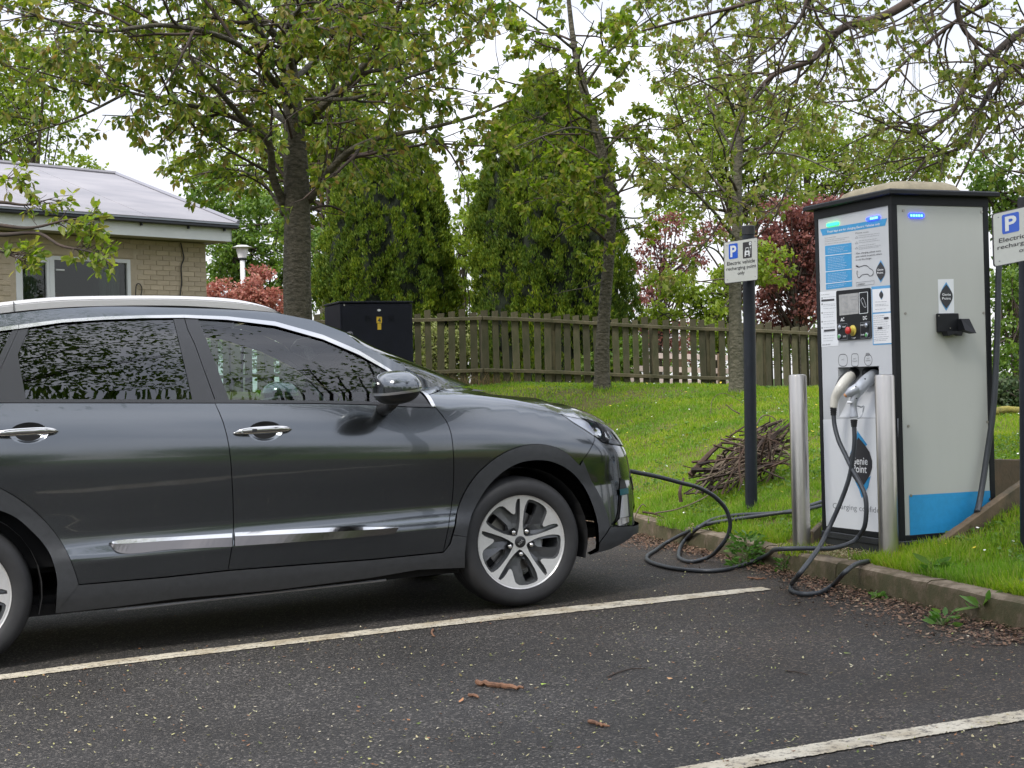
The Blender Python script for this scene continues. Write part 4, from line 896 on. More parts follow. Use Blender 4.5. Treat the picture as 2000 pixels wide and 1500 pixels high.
text_u('Important information', zq(115, 882), zq(200, 872), 2.0, M_ink, k=2, parent=lb)
lines_u([905, 975, 990, 1015, 1055, 1075, 1098, 1140, 1165, 1200, 1245, 1280, 1305, 1330], 138, 262, -.07, M_grey, 2.6, 2, lb, 8)
dec_u('dark_label', [zq(118, 926), zq(244, 917), zq(244, 936), zq(118, 947)], M_ink, 2, lb); dec_u('dark_label', [zq(143, 1221), zq(252, 1211), zq(252, 1230), zq(143, 1240)], M_ink, 2, lb)
for y in (912, 972, 1057, 1143, 1203): dec_u('bullet', [zq(121, y-8), zq(129, y-9), zq(129, y+7), zq(121, y+8)], M_ink, 2, lb)
text_u('0203 598 4087', zq(126, 1369), zq(208, 1362), 2.4, M_ink, k=2, parent=lb)
# control panel
def rrect(px, r, q=zq, n=4):
    P = [np.array(FR.onu(*q(*p))[1:]) for p in px]; out = []
    for i in range(4):
        a, b, c = P[i-1], P[i], P[(i+1) % 4]; d1 = (a-b)/np.linalg.norm(a-b); d2 = (c-b)/np.linalg.norm(c-b)
        for t in np.linspace(0, 1, n): out.append(b + d1*r*(1-t)**2 + d2*r*t**2)
    return out
ctl = MB().prism(rrect([(272, 842), (598, 810), (610, 1305), (286, 1326)], .012), .004, -.006, lambda a, b, h: (h, a, b)).build('control_panel', M_cf, root)
scrn = dec_u('display_screen', [zq(303, 880), zq(492, 858), zq(496, 1062), zq(309, 1082)], mat('lcd_screen', (.30, .30, .29), .12, coat=.6, var=.12, vscale=25), 11, ctl)
stroke_u([(350, 945), (372, 960), (392, 985), (380, 1005), (352, 990), (345, 960)], .002, M_grey, 'screen_drawing', 12, scrn)
mb = MB()
for a_, b_ in (((420, 900), (480, 890)), ((420, 925), (485, 917)), ((320, 900), (380, 893)), ((430, 1020), (470, 1014)), ((340, 1050), (480, 1035))):
    P = [FR.onu(*zq(*a_)), FR.onu(*zq(*b_))]; mb.add([(-.0082, P[0][1], P[0][2]), (-.0082, P[1][1], P[1][2]), (-.0082, P[1][1], P[1][2]-.002), (-.0082, P[0][1], P[0][2]-.002)], [(0, 1, 2, 3)])
mb.build('screen_text', M_grey, scrn)
A_ = rrect([(497, 857), (585, 847), (588, 1057), (502, 1067)], .006); B_ = rrect([(502, 862), (580, 852), (583, 1052), (507, 1062)], .005); n = len(A_)
MB().add([(-.007, *p) for p in A_] + [(-.007, *p) for p in B_], [(i, (i+1) % n, n+(i+1) % n, n+i) for i in range(n)]).build('card_reader_outline', M_whv, ctl)
stroke_u([(515, 930), (535, 908), (560, 960), (568, 998), (548, 995), (528, 955), (515, 930)], .002, M_whv, 'card_drawing', 11, ctl)
text_u('AC', zq(318, 1123), zq(355, 1117), 7.2, M_wht, k=11, bold=.02, parent=ctl); text_u('DC', zq(538, 1107), zq(576, 1101), 7.2, M_wht, k=11, bold=.02, parent=ctl)
for t, a_, b_ in (('START', (338, 1192), (372, 1189)), ('START', (514, 1176), (550, 1172)), ('STOP', (343, 1287), (372, 1284)), ('STOP', (516, 1272), (549, 1269)), ('STOP', (428, 1304), (466, 1300))):
    text_u(t, zq(*a_), zq(*b_), 3.0, M_wht, k=11, bold=.01, parent=ctl)
for p in ((288, 1165), (512, 1148)):
    P = [FR.onu(*zq(*q)) for q in (p, (p[0]+96, p[1]-8), (p[0]+98, p[1]+150), (p[0]+4, p[1]+158))]; Q = [np.array(P[i]) + (np.mean(P, 0) - P[i])*.05 for i in range(4)]
    MB().add([(-.007, p_[1], p_[2]) for p_ in P+Q], [(i, (i+1) % 4, 4+(i+1) % 4, 4+i) for i in range(4)]).build('button_outline', M_grey, ctl)
M_green = mat('green_button', (.08, .38, .10), .3, coat=.5); M_bb = mat('silver_button', (.5, .53, .58), .2, metal=.8)
for p, m in (((314, 1196), M_bb), ((574, 1176), M_bb), ((312, 1285), M_green), ((578, 1271), M_green)):
    c = FR.onu(*zq(*p)); rows = [[(-.006-h, c[1]+r*math.cos(t), c[2]+r*math.sin(t)) for t in np.arange(16)*math.pi/8] for r, h in ((.0135, 0), (.0135, .006), (.010, .007))]
    b_ = MB().grid(rows, wrap=True); b_.add(rows[-1], [tuple(range(15, -1, -1))]); b_.build('push_button_ring', M_bb, ctl)
    rows = [[(-.012-h, c[1]+r*math.cos(t), c[2]+r*math.sin(t)) for t in np.arange(16)*math.pi/8] for r, h in ((.0092, 0), (.009, .004), (.001, .0055))]; MB().grid(rows, wrap=True).build('push_button', m, ctl)
c = FR.onu(*zq(440, 1228)); M_yel = mat('yellow_collar', (.62, .50, .10), .4); M_red = mat('red_knob', (.55, .02, .015), .3, coat=.5)
rows = [[(-.006-h, c[1]+r*math.cos(t), c[2]+r*math.sin(t)) for t in np.arange(24)*math.pi/12] for r, h in ((.030, 0), (.030, .004), (.022, .006), (.020, .022), (.014, .024))]; MB().grid(rows, wrap=True).build('emergency_stop_collar', M_yel, ctl)
rows = [[(-.030-h, c[1]+r*math.cos(t), c[2]+r*math.sin(t)) for t in np.arange(24)*math.pi/12] for r, h in ((.014, 0), (.021, .004), (.021, .014), (.017, .018), (.001, .019))]; MB().grid(rows, wrap=True).build('emergency_stop_knob', M_red, ctl, smooth=True)
# indicator lamps
M_lg = mat('green_lamp', (.0, .3, .05), .3, emit=(.02, 1, .22), es=1.5); M_lb = mat('blue_lamp', (.0, .05, .5), .3, emit=(.02, .05, 1), es=1.6); M_lc = mat('cyan_led', (.1, .5, .8), .3, emit=(.12, .62, 1), es=2.0)
def slot(face, px0, px1, h, m, name):
    a, b = (FR.onu(*px0), FR.onu(*px1)) if face == 'u' else (FR.onv(*px0), FR.onv(*px1)); n = 6; k = 1 if face == 'u' else 0
    w = abs(a[k]-b[k]); cz = (a[2]+b[2])/2; cc = (a[k]+b[k])/2; P = []
    for sx in (1, -1):
        for t in np.linspace(-math.pi/2, math.pi/2, n): P.append((cc + sx*(w/2 - h/2) + sx*h/2*math.cos(t), cz + sx*h/2*math.sin(t)))
    return MB().prism(P, .004, -.004, (lambda x, y, q: (q, x, y)) if face == 'u' else (lambda x, y, q: (x, q, y))).build(name, m, root)
slot('u', (1615, 439.5), (1638, 436.5), .017, M_lg, 'green_indicator')
o = slot('u', (1692.5, 428.5), (1718.5, 424), .018, M_lb, 'blue_indicator')
o2 = slot('v', (1775, 420.5), (1805, 421), .026, M_lb, 'blue_indicator')
def leds(face, px0, px1, par):
    for i in range(5):
        x = px0[0] + (px1[0]-px0[0])*i/4; y = px0[1] + (px1[1]-px0[1])*i/4; c = FR.onu(x, y) if face == 'u' else FR.onv(x, y); k = 1 if face == 'u' else 0; w = .0048
        (MB().box((-.0045, c[1], c[2]), (.002, 2*w, 2*w)) if face == 'u' else MB().box((c[0], -.0045, c[2]), (2*w, .002, 2*w))).build('led', M_lc, par)
leds('u', (1702, 427), (1714, 424.8), o); leds('v', (1779, 421), (1799, 421.3), o2)
# socket outlines above the bay
def zs(x, y): return (1520 + x/3, 650 + y/3)
def outline_u(poly, w, m, name, q=zs):
    P = np.array([FR.onu(*q(*p))[1:] for p in poly]); P = P if area2(P) > 0 else P[::-1]; Q = offset(P, w); n = len(P)
    return MB().add([(.0035, *p) for p in P] + [(.0035, *p) for p in Q], [(i, (i+1) % n, n+(i+1) % n, n+i) for i in range(n)]).build(name, m, root)
def ell(cx, cy, rx, ry, n=24, e=1.0): return [(cx + rx*math.copysign(abs(math.cos(t))**e, math.cos(t)), cy + ry*math.copysign(abs(math.sin(t))**e, math.sin(t))) for t in np.arange(n)*2*math.pi/n]
outline_u(ell(376, 161, 27, 37, 28, .7), .0035, M_ink, 'socket_outline'); outline_u(ell(446, 160, 21, 39, 28, .45), .0035, M_ink, 'socket_outline'); outline_u(ell(524, 160, 24, 35), .0035, M_ink, 'socket_outline'); outline_u(ell(522, 127, 12, 9), .003, M_ink, 'socket_outline')
for t, x, y in (('AC', 376, 157), ('DC', 446, 152), ('CHAdeMO', 446, 166), ('DC', 524, 150), ('COMBO', 524, 163)): text_u(t, zs(x-(8 if len(t) < 3 else 14), y+1), zs(x+(8 if len(t) < 3 else 14), y-1), 2.4, M_ink, k=1)
# lower sheet with the large emblem and slogan
dec_u('lower_sheet', [zs(252, 508), zs(571, 502), zs(700, 502), zs(700, 1181), zs(279, 1133)], M_whv, 1)
def big():
    L_ = [(468, 575), (480, 610), (510, 650), (538, 690), (550, 740), (550, 785), (538, 830), (520, 865), (500, 890)]
    body = [(468, 612), (505, 655), (535, 700), (549, 750), (549, 790), (535, 835), (505, 885), (490, 905), (455, 875), (425, 830), (412, 790), (411, 745), (425, 700), (450, 650)]
    dec_u('emblem_blue', [zs(*p) for p in ((462, 573), (480, 600), (520, 655), (470, 700), (418, 712), (435, 665), (455, 625))], M_blue, 2)
    dec_u('emblem_blue', [zs(*p) for p in ((540, 840), (525, 905), (488, 970), (470, 915), (448, 870), (480, 880))], M_blue, 2)
    dec_u('emblem_leaf', [zs(*p) for p in body], M_ink, 3)
big()
text_u('Genie', zs(428, 748), zs(524, 752), 15, M_wht, k=4, bold=.01); text_u('Point', zs(436, 794), zs(518, 800), 15, M_wht, k=4, bold=.01)
text_u('Charging confidence', (1626, 989), (1738, 1000.5), 14, M_grey, k=2, bold=-.006)
# side decals
def zv(x, y): return (1560 + x/3.75, 350 + y/3.75)
sk = dec_v('emblem_sticker', [zv(1021, 733), zv(1137, 730), zv(1142, 980), zv(1028, 984)], M_whv, 1)
emblem(dec_v, text_v, zv(1082, 858), 12.5, 28.5, 1, sk, 2)
bs = [(p[0], .003, p[2]) for p in (FR.onv(1776, 967.5), FR.onv(1938.5, 958), FR.onv(1941, 1000), FR.onv(1941, 1032), FR.onv(1778, 1045.5))]
mk('blue_kick_band', bs, [tuple(range(5))[::-1]], M_blue, root)
# black connector holster on the side
h0 = FR.onv(*zv(1005, 984)); h1 = FR.onv(*zv(1166, 1120)); c = ((h0[0]+h1[0])/2, -.006, (h0[2]+h1[2])/2); w = abs(h1[0]-h0[0]); hh = abs(h0[2]-h1[2])
hol = autosmooth(MB().box(c, (w, .018, hh), bev=.004).build('cable_holster', M_cf, root), 30)
mb = MB()
for dx, sx in ((w*.60, .055),):
    x = c[0] + dx; z0 = h1[2] + (.03 if dx > 0 else 0); mb.prism([(x-sx/2, z0+.04), (x+sx/2, z0+.04), (x+sx/2+.02, z0-.040), (x-sx/2, z0-.022)], -.015, -.075, lambda a, b, q: (a, q*(.6 if b > z0 else 1), b))
mb.prism([(c[0]-w*.36, h1[2]+.004), (c[0]+w*.42, h1[2]+.004), (c[0]+w*.34, h1[2]-.022), (c[0]+w*.1, h1[2]-.010), (c[0]-w*.28, h1[2]-.022)], -.015, -.060, lambda a, b, q: (a, q, b))
mb.build('holster_hook', M_cf, hol)
for p in ((1012, 1002), (1158, 995), (1095, 1092)): q = FR.onv(*zv(*p)); disc_v((q[0], -.015, q[2]), .003).build('rivet', M_scr, hol)
# white plastic cap at the rear foot
MB().box((W1+.02, .08, .12), (.03, .05, .22), bev=.01).build('foot_cap', M_cw, root)
# connectors and cables ---------------------------------------------------
M_cab = mat('black_cable', (.032, .036, .042), .42, var=.15, vscale=20)
M_conw = mat('ivory_connector', (.66, .63, .55), .3, coat=.3); M_cons = mat('silver_grey_connector', (.42, .44, .47), .3, metal=.3, coat=.4)
def body(pts, rad, m, name, par, n=14, sq=.85):
    P = cat(np.array([FR.onu(*p[:2], u=p[2]) for p in pts]), 8); Rr = np.interp(np.linspace(0, 1, len(P)), np.linspace(0, 1, len(rad)), rad)
    return MB().tube(P, Rr, n).build(name, m, par, smooth=True)
o1 = FR.onu(1660, 733, u=.03)
def conn(name, label, pts, rad, m, neck, extra=None, group='connectors hanging in the charger bay'):
    base = FR.w(FR.onu(*pts[0][:2], u=pts[0][2])); t = thing(name, label, 'connector', FR.o, FR.M, group)
    body(pts, rad, m, 'connector_shell', t); P = neck
    q = [FR.onu(*p[:2], u=p[2]) for p in P]; mb = MB()
    for k in range(4): a_ = q[0] + (q[1]-q[0])*k/3.5; mb.lathe([(.014+.003*(1-k/4), -.004), (.019-.001*k, -.001), (.019-.001*k, .005), (.014, .008)], 14, 'z', a_)
    mb.build('strain_relief', M_black, t); return t
u0 = -.10
c1 = conn('charging_connector', 'ivory white angled connector with black cable, left of the two plugs', [(1667, 732, .05), (1655, 740, -.03), (1641, 758, -.09), (1631, 778, -.11), (1628, 797, -.12)], [.030, .031, .029, .025, .020], M_conw, None or [(1628, 798, -.12), (1628, 812, -.12)])
body([(1660, 729, .0), (1645, 737, -.055), (1634, 754, -.105)], [.012, .014, .008], M_black, 'grip_strip', c1)
body([(1669, 727, .06), (1661, 735, .01)], [.032, .034], M_black, 'connector_collar', c1)
c2 = conn('charging_connector', 'silver grey pistol-grip connector with trigger loop, right of the two plugs', [(1708, 732, .06), (1692, 745, -.03), (1676, 762, -.10), (1669, 778, -.125), (1667, 795, -.13), (1668, 816, -.13)], [.034, .037, .033, .022, .018, .024], M_cons, [(1668, 822, -.13), (1668, 834, -.13)])
body([(1676, 758, -.11), (1662, 766, -.145), (1652, 773, -.165)], [.030, .026, .014], M_cons, 'connector_nose', c2)
body([(1653, 771, -.166), (1650, 774, -.172)], [.013, .011], mat('orange_worn_patch', (.50, .24, .10), .5), 'orange_patch', c2)
body([(1674, 792, -.12), (1682, 795, -.09), (1687, 793, -.085), (1685, 805, -.09), (1680, 815, -.11), (1674, 817, -.125)], [.004]*6, M_cons, 'trigger_guard', c2)
body([(1664, 786, -.15), (1655, 786, -.16)], [.006, .006], M_wht, 'release_pin', c2)
for p in ((1672, 755, -.142), (1690, 740, -.075), (1673, 778, -.148)): body([p, (p[0]-1, p[1], p[2]-.004)], [.0045, .0035], M_black, 'screw_hole', c2, 8)
hb = autosmooth(MB().box((.09, (yb0+yb1)/2 + .0, zb1 - .05), (.10, .07, .09), bev=.02).build('socket_holder', M_cf, root), 40)
def cable(name, label, pts, r=.0125, group='charging cables', parts=()):
    P = cat(np.array(pts), 14); c = P[0]; t = MB().tube(P, r, 10); o = t.build(name, M_cab, None, smooth=True, loc=P[-1]); return tag(o, label, 'cable', group)
def cu(px, py, u): return FR.w(FR.onu(px, py, u=u))
def cg(px, py, h=.013): return G(px, py, h)
def cl(px, py, h=.016):                      # pixel on the lawn / kerb surface
    v = ray(px, py); t = 5.0
    while t < 30:
        p = CAM + v*t; q, _ = qt(p[0], p[1]); g = (zlawn(p[0], p[1]) if q > .12 else zk(_) if q > -.005 else zpark(p[0])) + h
        if p[2] < g: return p
        t += .02
    return CAM + v*12
cable('charging_cable', 'black cable of the ivory connector, drooping to a long loop on the asphalt', [cu(1628, 808, -.12), cu(1630, 830, -.125), cu(1638, 860, -.13), cu(1652, 890, -.135), cu(1664, 915, -.145), cu(1680, 945, -.155), cu(1690, 970, -.16), cu(1692, 1000, -.165), cu(1688, 1030, -.17), cu(1675, 1050, -.175), W(1650, 1065, 7.70), W(1622, 1071, 7.66), W(1575, 1071, 7.60), W(1530, 1072, 7.62), cg(1490, 1088, .06), cg(1450, 1104), cg(1412, 1113), cg(1380, 1115), cg(1330, 1112), cg(1292, 1105), cg(1266, 1095), cg(1264, 1086), cg(1280, 1075), cg(1305, 1058, .03), cl(1340, 1040, .04), cl(1380, 1024, .042), cl(1430, 1015, .042), cl(1500, 1005, .042), cl(1545, 998, .042), cl(1580, 988, .042), cl(1604, 980, .042)])
cable('charging_cable', 'black cable of the silver grey connector, curving round the right bollard', [cu(1668, 830, -.13), cu(1669, 860, -.135), cu(1665, 900, -.145), cu(1658, 935, -.16), cu(1640, 985, -.20), cu(1615, 1040, -.27), W(1585, 1090, 7.30), W(1562, 1120, 7.18), cg(1546, 1142), cg(1548, 1155), cg(1570, 1160.5), cg(1598, 1158), cg(1625, 1144, .02), W(1650, 1118, 7.30), W(1672, 1102, 7.45), W(1700, 1096, 7.62), W(1730, 1095, 7.80)])
# cable in use: from the lawn loop to the car's nose
cable('charging_cable', 'black cable plugged into the nose of the parked car, looping once at the kerb', [cl(1604, 988, .042), cl(1560, 998, .042), cl(1500, 1003, .042), cl(1440, 1006, .042), cl(1400, 1012, .042), cl(1365, 1030, .042), cg(1338, 1055, .05), cg(1326, 1078, .02), cg(1330, 1092), cg(1352, 1097), cg(1380, 1090, .02), W(1405, 1070, 8.75), W(1422, 1045, 8.7), W(1426, 1020, 8.68), W(1418, 995, 8.66), W(1398, 972, 8.62), W(1368, 954, 8.55), W(1330, 943, 8.4), W(1280, 930, 8.28), W(1240, 922, 8.2), W(1205, 914, 8.12)], .0125)
# thick hose rising at the charger's rear corner
cable('charging_cable', 'thick black hose rising along the rear corner of the charger', [FR.w(FR.onv(1908, 1000, -.10)), FR.w(FR.onv(1913, 980, -.06)), FR.w(FR.onv(1926, 900, -.03)), FR.w(FR.onv(1940, 800, -.035)), FR.w(FR.onv(1946, 700, -.03)), FR.w(FR.onv(1949, 600, -.03)), FR.w(FR.onv(1951, 520, -.03)), FR.w(FR.onv(1955, 470, -.02))], .017)
# bollards
M_steel = mat('brushed_steel', (.50, .475, .44), .28, metal=.95, var=.10, vscale=9, stretch=(1, 1, .25), bump=.04, bscale=60)
def bollard(px, base, top, d, label):
    b = W(px, base, d); hgt = (W(px, top, d) - b)[2]; ax = (W(px, top, d) - b)
    mb = MB().lathe([(.05, -.05), (.05, hgt-.012), (.047, hgt-.004), (.03, hgt), (.001, hgt+.001)], 40); r_ = mb.build('steel_bollard', M_steel, None, loc=(0, 0, 0)); r_.location = b; autosmooth(r_, 40)
    return tag(r_, label, 'bollard', 'steel bollards guarding the charger')
bollard(1566, 1064, 731, 8.28, 'brushed steel bollard at the left edge of the charger, further from the camera')
bollard(1737, 1112, 731, 7.68, 'brushed steel bollard before the corner of the charger, nearer and lower set')
# timber and board edging round the pit
M_wood = mat('weathered_timber', (.16, .11, .065), .85, c2=(.06, .05, .028), vscale=6, stretch=(1, 1, 1), bump=.5, bscale=30, bdist=.006)
M_rust = mat('brown_board', (.11, .072, .04), .8, c2=(.07, .055, .03), vscale=8, bump=.3)
def board(name, label, P, thick, hgt, m, seg=14):
    P = cat(np.array(P), seg); rows = []
    t = np.gradient(P, axis=0); 
    for p, q in zip(P, t):
        n = np.array([-q[1], q[0], 0]); n /= np.linalg.norm(n); w = rng.uniform(-.002, .002, 2)
        rows.append([p - n*thick/2, p - n*thick/2 - (0, 0, hgt), p + n*thick/2 - (0, 0, hgt), p + n*thick/2, p + n*(thick/2-.008) + (0, 0, .006+w[0]), p - n*(thick/2-.008) + (0, 0, .006+w[1])])
    mb = MB().grid(np.array(rows)[:, ::-1], wrap=True); mb.add(rows[0], [tuple(range(6))]); mb.add(rows[-1], [tuple(range(5, -1, -1))])
    return tag(mb.build(name, m), label, 'edging board')
board('timber_edging', 'sloping weathered timber edging holding the grass beside the charger', [W(1780, 1096, 7.60), W(1830, 1060, 7.72), W(1900, 1010, 7.88), W(1960, 966, 8.05), W(2030, 917, 8.25)], .05, .20, M_wood)
board('retaining_board', 'brown upright retaining board behind the charger', [W(1930, 898, 9.0), W(1985, 899, 9.15), W(2060, 901, 9.35)], .04, .55, M_rust)
board('side_board', 'dark pit board left of the charger plinth', [W(1584, 1040, 8.55), W(1607, 1017, 8.95)], .03, .3, M_rust)
# ---------------------------------------------------------------- parking signs on posts
M_post = mat('black_post', (.011, .014, .020), .42, var=.15, vscale=15, spec=.3)
M_signw = mat('sign_white', (.62, .62, .58), .35, var=.02, vscale=30); M_sb = mat('sign_blue', (.01, .10, .62), .35); M_sk = mat('sign_black', (.035, .03, .035), .4)
def sign(label, plabel, corners, dTL, dTR, pole_px, pole_base, pole_top, dpole, rp, full=True):
    """corners TL,TR,BR,BL in px"""
    b = W(pole_px[1], pole_base, dpole); tp = W(pole_px[0], pole_top, dpole); root = thing('parking_sign', label, 'sign', b, None, 'electric vehicle parking signs')
    P = lambda v: np.asarray(v) - b
    h = np.linalg.norm(tp - b); mb = MB(); ax = (tp - b)/h
    mb.tube([(0, 0, 0) - ax*.15, ax*(h-.06)], rp, 28); autosmooth(mb.build('post', M_post, root), 50)
    mb = MB().tube([ax*(h-.062), ax*(h-.060), ax*(h-.004), ax*h], [rp, rp*1.09, rp*1.09, rp*.95], 28); autosmooth(mb.build('post_cap', M_black, root), 50)
    TL, TR, BR, BL = W(*corners[0], dTL), W(*corners[1], dTR), W(*corners[2], dTR), W(*corners[3], dTL)
    def S(a, c, k=0.0):
        p = (TL*(1-a) + TR*a)*(1-c) + (BL*(1-a) + BR*a)*c; n = np.cross(TR-TL, BL-TL); n /= np.linalg.norm(n); n = n if n[1] < 0 else -n; return P(p + n*k)
    def rr(a0, c0, a1, c1, r, k, n=4):
        out = []
        asp = np.linalg.norm(TR-TL)/np.linalg.norm(BL-TL)
        for ca, cc, t0_ in ((a1-r, c0+r*asp, 270), (a1-r, c1-r*asp, 0), (a0+r, c1-r*asp, 90), (a0+r, c0+r*asp, 180)):
            for t in np.linspace(0, 90, n): out.append(S(ca + r*math.cos(math.radians(t0_+t)), cc + r*asp*math.sin(math.radians(t0_+t)), k))
        return out
    def slab(name, A, B, m, par): n = len(A); return MB().add(A + B, [tuple(range(n)), tuple(range(2*n-1, n-1, -1))] + [(i, n+i, n+(i+1) % n, (i+1) % n) for i in range(n)]).build(name, m, par)
    pl = slab('sign_plate', rr(0, 0, 1, 1, .035, -.002), rr(0, 0, 1, 1, .035, .0), M_sk, root)
    slab('sign_face', rr(.018, .014, .982, .986, .03, .0), rr(.018, .014, .982, .986, .03, .0012), M_signw, pl)
    slab('blue_square', rr(.145, .065, .405, .425, .02, .001), rr(.145, .065, .405, .425, .02, .0022), M_sb, pl)
    slab('symbol_square', rr(.555, .075, .815, .455, .015, .001), rr(.555, .075, .815, .455, .015, .0022), M_sk, pl)
    def txt(s, a0, a1, c, hh, m, k=.0024, bold=0.0):
        Wd = np.linalg.norm(TR-TL); Hd = np.linalg.norm(BL-TL); V, Fc = text_mesh(s, (a1-a0)*Wd, hh*Hd, bold); am = (a0+a1)/2
        mk('lettering', [S(am + v[0]/Wd, c - v[1]/Hd, k) for v in V], Fc, m, pl)
    txt('P', .185, .36, .245, .27, M_wht, .0032, .03)
    txt('Electric vehicle', .09, .905, .53, .085, M_sk, bold=.012); txt('recharging point', .065, .94, .665, .10, M_sk, bold=.012); txt('only', .39, .60, .795, .10, M_sk, bold=.012)
    # car symbol seen from the front with plug and disc
    def poly(name, pts, m, k): mk(name, [S(a, c, k) for a, c in pts], [tuple(range(len(pts)))], m, pl)
    ox, oy, sx, sy = .60, .20, .15, .22
    q = lambda x, y: (ox + x*sx, oy + y*sy)
    poly('car_symbol', [q(.22, .02), q(.78, .02), q(.90, .36), q(1.0, .48), q(1.0, .82), q(1.0, 1.0), q(.80, 1.0), q(.80, .82), q(.20, .82), q(.20, 1.0), q(.0, 1.0), q(.0, .48), q(.10, .36)], M_wht, .0032)
    poly('windscreen_symbol', [q(.28, .10), q(.72, .10), q(.80, .34), q(.20, .34)], M_sk, .0040)
    poly('grille_symbol', [q(.30, .55), q(.70, .55), q(.66, .72), q(.34, .72)], M_sk, .0040)
    poly('disc_symbol', [(.765 + .037*math.cos(t), .125 + .042*math.sin(t)) for t in np.arange(16)*math.pi/8], M_wht, .0032)
    poly('flash_symbol', [(.775, .10), (.748, .13), (.762, .13), (.755, .152), (.782, .122), (.768, .122)], M_sk, .0040)
    poly('plug_symbol', [(.752, .195), (.79, .195), (.785, .225), (.773, .238), (.757, .225)], M_wht, .0032)
    poly('cord_symbol', [(.766, .235), (.772, .235), (.772, .36), (.758, .37), (.758, .363), (.766, .355)], M_wht, .0032)
    for a, c in ((.09, .09), (.91, .09), (.09, .91), (.91, .91)): poly('rivet', [(a + .012*math.cos(t), c + .009*math.sin(t)) for t in np.arange(8)*math.pi/4], M_grey, .0026)
    for c in (.2, .8): 
        m_ = MB(); p = S(.72 if full else .5, c, -.014); m_.box(p, (.02, .016, .02)); m_.build('clamp', M_scr, root)
    return root
sign('small electric vehicle sign on a black post standing on the lawn', '', [(1413, 473.5), (1480, 463), (1480.5, 547), (1414.5, 554.5)], 9.66, 9.78, (1461.5, 1467.5), 982, 441, 9.86, .0405)
sign('larger electric vehicle sign on a black post, cut by the right edge of the view', '', [(1937, 418), (2063, 389), (2066, 497), (1940, 522)], 7.02, 7.30, (2006, 2011), 1330, 385, 7.35, .042, False)
# ---------------------------------------------------------------- fence
M_fence = mat('mossy_fence_wood', (.105, .088, .050), .88, c2=(.040, .046, .016), vscale=3.5, stretch=(2.2, 2.2, .6), bump=.5, bscale=25, island=.30, bdist=.004)
M_rail = mat('fence_rail_wood', (.12, .10, .055), .88, c2=(.05, .05, .02), vscale=4, bump=.4, bscale=25, bdist=.004)
FC = W(945, 757, 20.0); FL = W(300, 778, 20.0); eR = np.array([E1[0], E1[1]]); 
fence = thing('picket_fence', 'mossy brown picket fence with a top rail across the back of the lawn', 'fence', (FC[0], FC[1], 0))
def fpt(s):                                # distance along the fence from the corner, + right
    if s >= 0: p = FC[:2] + eR * s
    else: u = (FL - FC)[:2]; u /= np.linalg.norm(u); p = FC[:2] - u * s * -1 * -1 if False else FC[:2] + u * (-s)
    return p
def fz(s): return 1.085 - (.052 * s if s > 0 else 0)
def fdir(s):
    if s >= 0: return eR
    u = (FC - FL)[:2]; return u / np.linalg.norm(u)
pale_meshes = []
def pale_obj(s, w, h, th, back, name='pale', m=None, lean=0, z0=None, par=None):
    d = fdir(s); p = fpt(s); n = np.array([d[1], -d[0]]); p = p - n * back
    key = (round(w, 3), round(h, 2), name)
    me = PM.get(key)
    if me is None:
        b_ = MB(); x, y = w/2, th/2
        b_.add([(-x, -y, 0), (x, -y, 0), (x, y, 0), (-x, y, 0), (-x, -y, h-.01), (x, -y, h), (x, y, h), (-x, y, h-.01)], [(0, 3, 2, 1), (4, 5, 6, 7), (0, 1, 5, 4), (1, 2, 6, 5), (2, 3, 7, 6), (3, 0, 4, 7)])
        o = b_.build(name, m or M_fence, par or fence); PM[key] = o.data
    else:
        o = bpy.data.objects.new(name, me); col.objects.link(o); o.parent = par or fence
    z = fz(s) if z0 is None else z0
    o.location = (p[0] - FC[0], p[1] - FC[1], z - .06); o.rotation_euler = (0, lean, math.atan2(d[1], d[0]))
    return o
PM = {}; rf = random.Random(3)
s = -4.4
while s < 6.6:
    dense = s > 4.15
    if not (s < -2.0 and s > -4.4 and False):
        w = rf.choice((.084, .09, .096)); h = rf.choice((1.10, 1.12, 1.13, 1.15))
        pale_obj(s, w, h, .02, .0, lean=rf.uniform(-.02, .02))
        if dense: pale_obj(s + .078, .09, h + .02, .02, .07, lean=rf.uniform(-.01, .01))
    s += .153 + rf.uniform(-.006, .006)
for s in (-3.4, -1.7, .03, 1.02, 1.83, 2.62, 3.5, 4.4, 5.3, 6.2): pale_obj(s + .01, .10, 1.08, .09, .06, 'fence_post', M_rail)
def frail(a, b, z, name='fence_rail'):
    n = max(2, int(abs(b-a)/.5)); S_ = np.linspace(a, b, n); mb = MB(); rows = []
    for q in S_:
        p = fpt(q); d = fdir(q if b > 0 else -1); nn = np.array([d[1], -d[0]]); zz = fz(q) + z + .008*math.sin(q*1.7)
        rows.append([(p[0]-FC[0] + nn[0]*k, p[1]-FC[1] + nn[1]*k, zz + j) for k, j in ((.012, -.022), (.05, -.022), (.05, .018), (.012, .026))])
    mb.grid(rows, wrap=True); mb.add(rows[0], [(0, 1, 2, 3)]); mb.add(rows[-1], [(3, 2, 1, 0)]); mb.build(name, M_rail, fence)
frail(-4.4, -.002, .955); frail(0, 6.6, .955); frail(4.2, 6.6, -.02, 'gravel_board'); frail(0, 4.1, .25); frail(-4.4, -.01, .25)
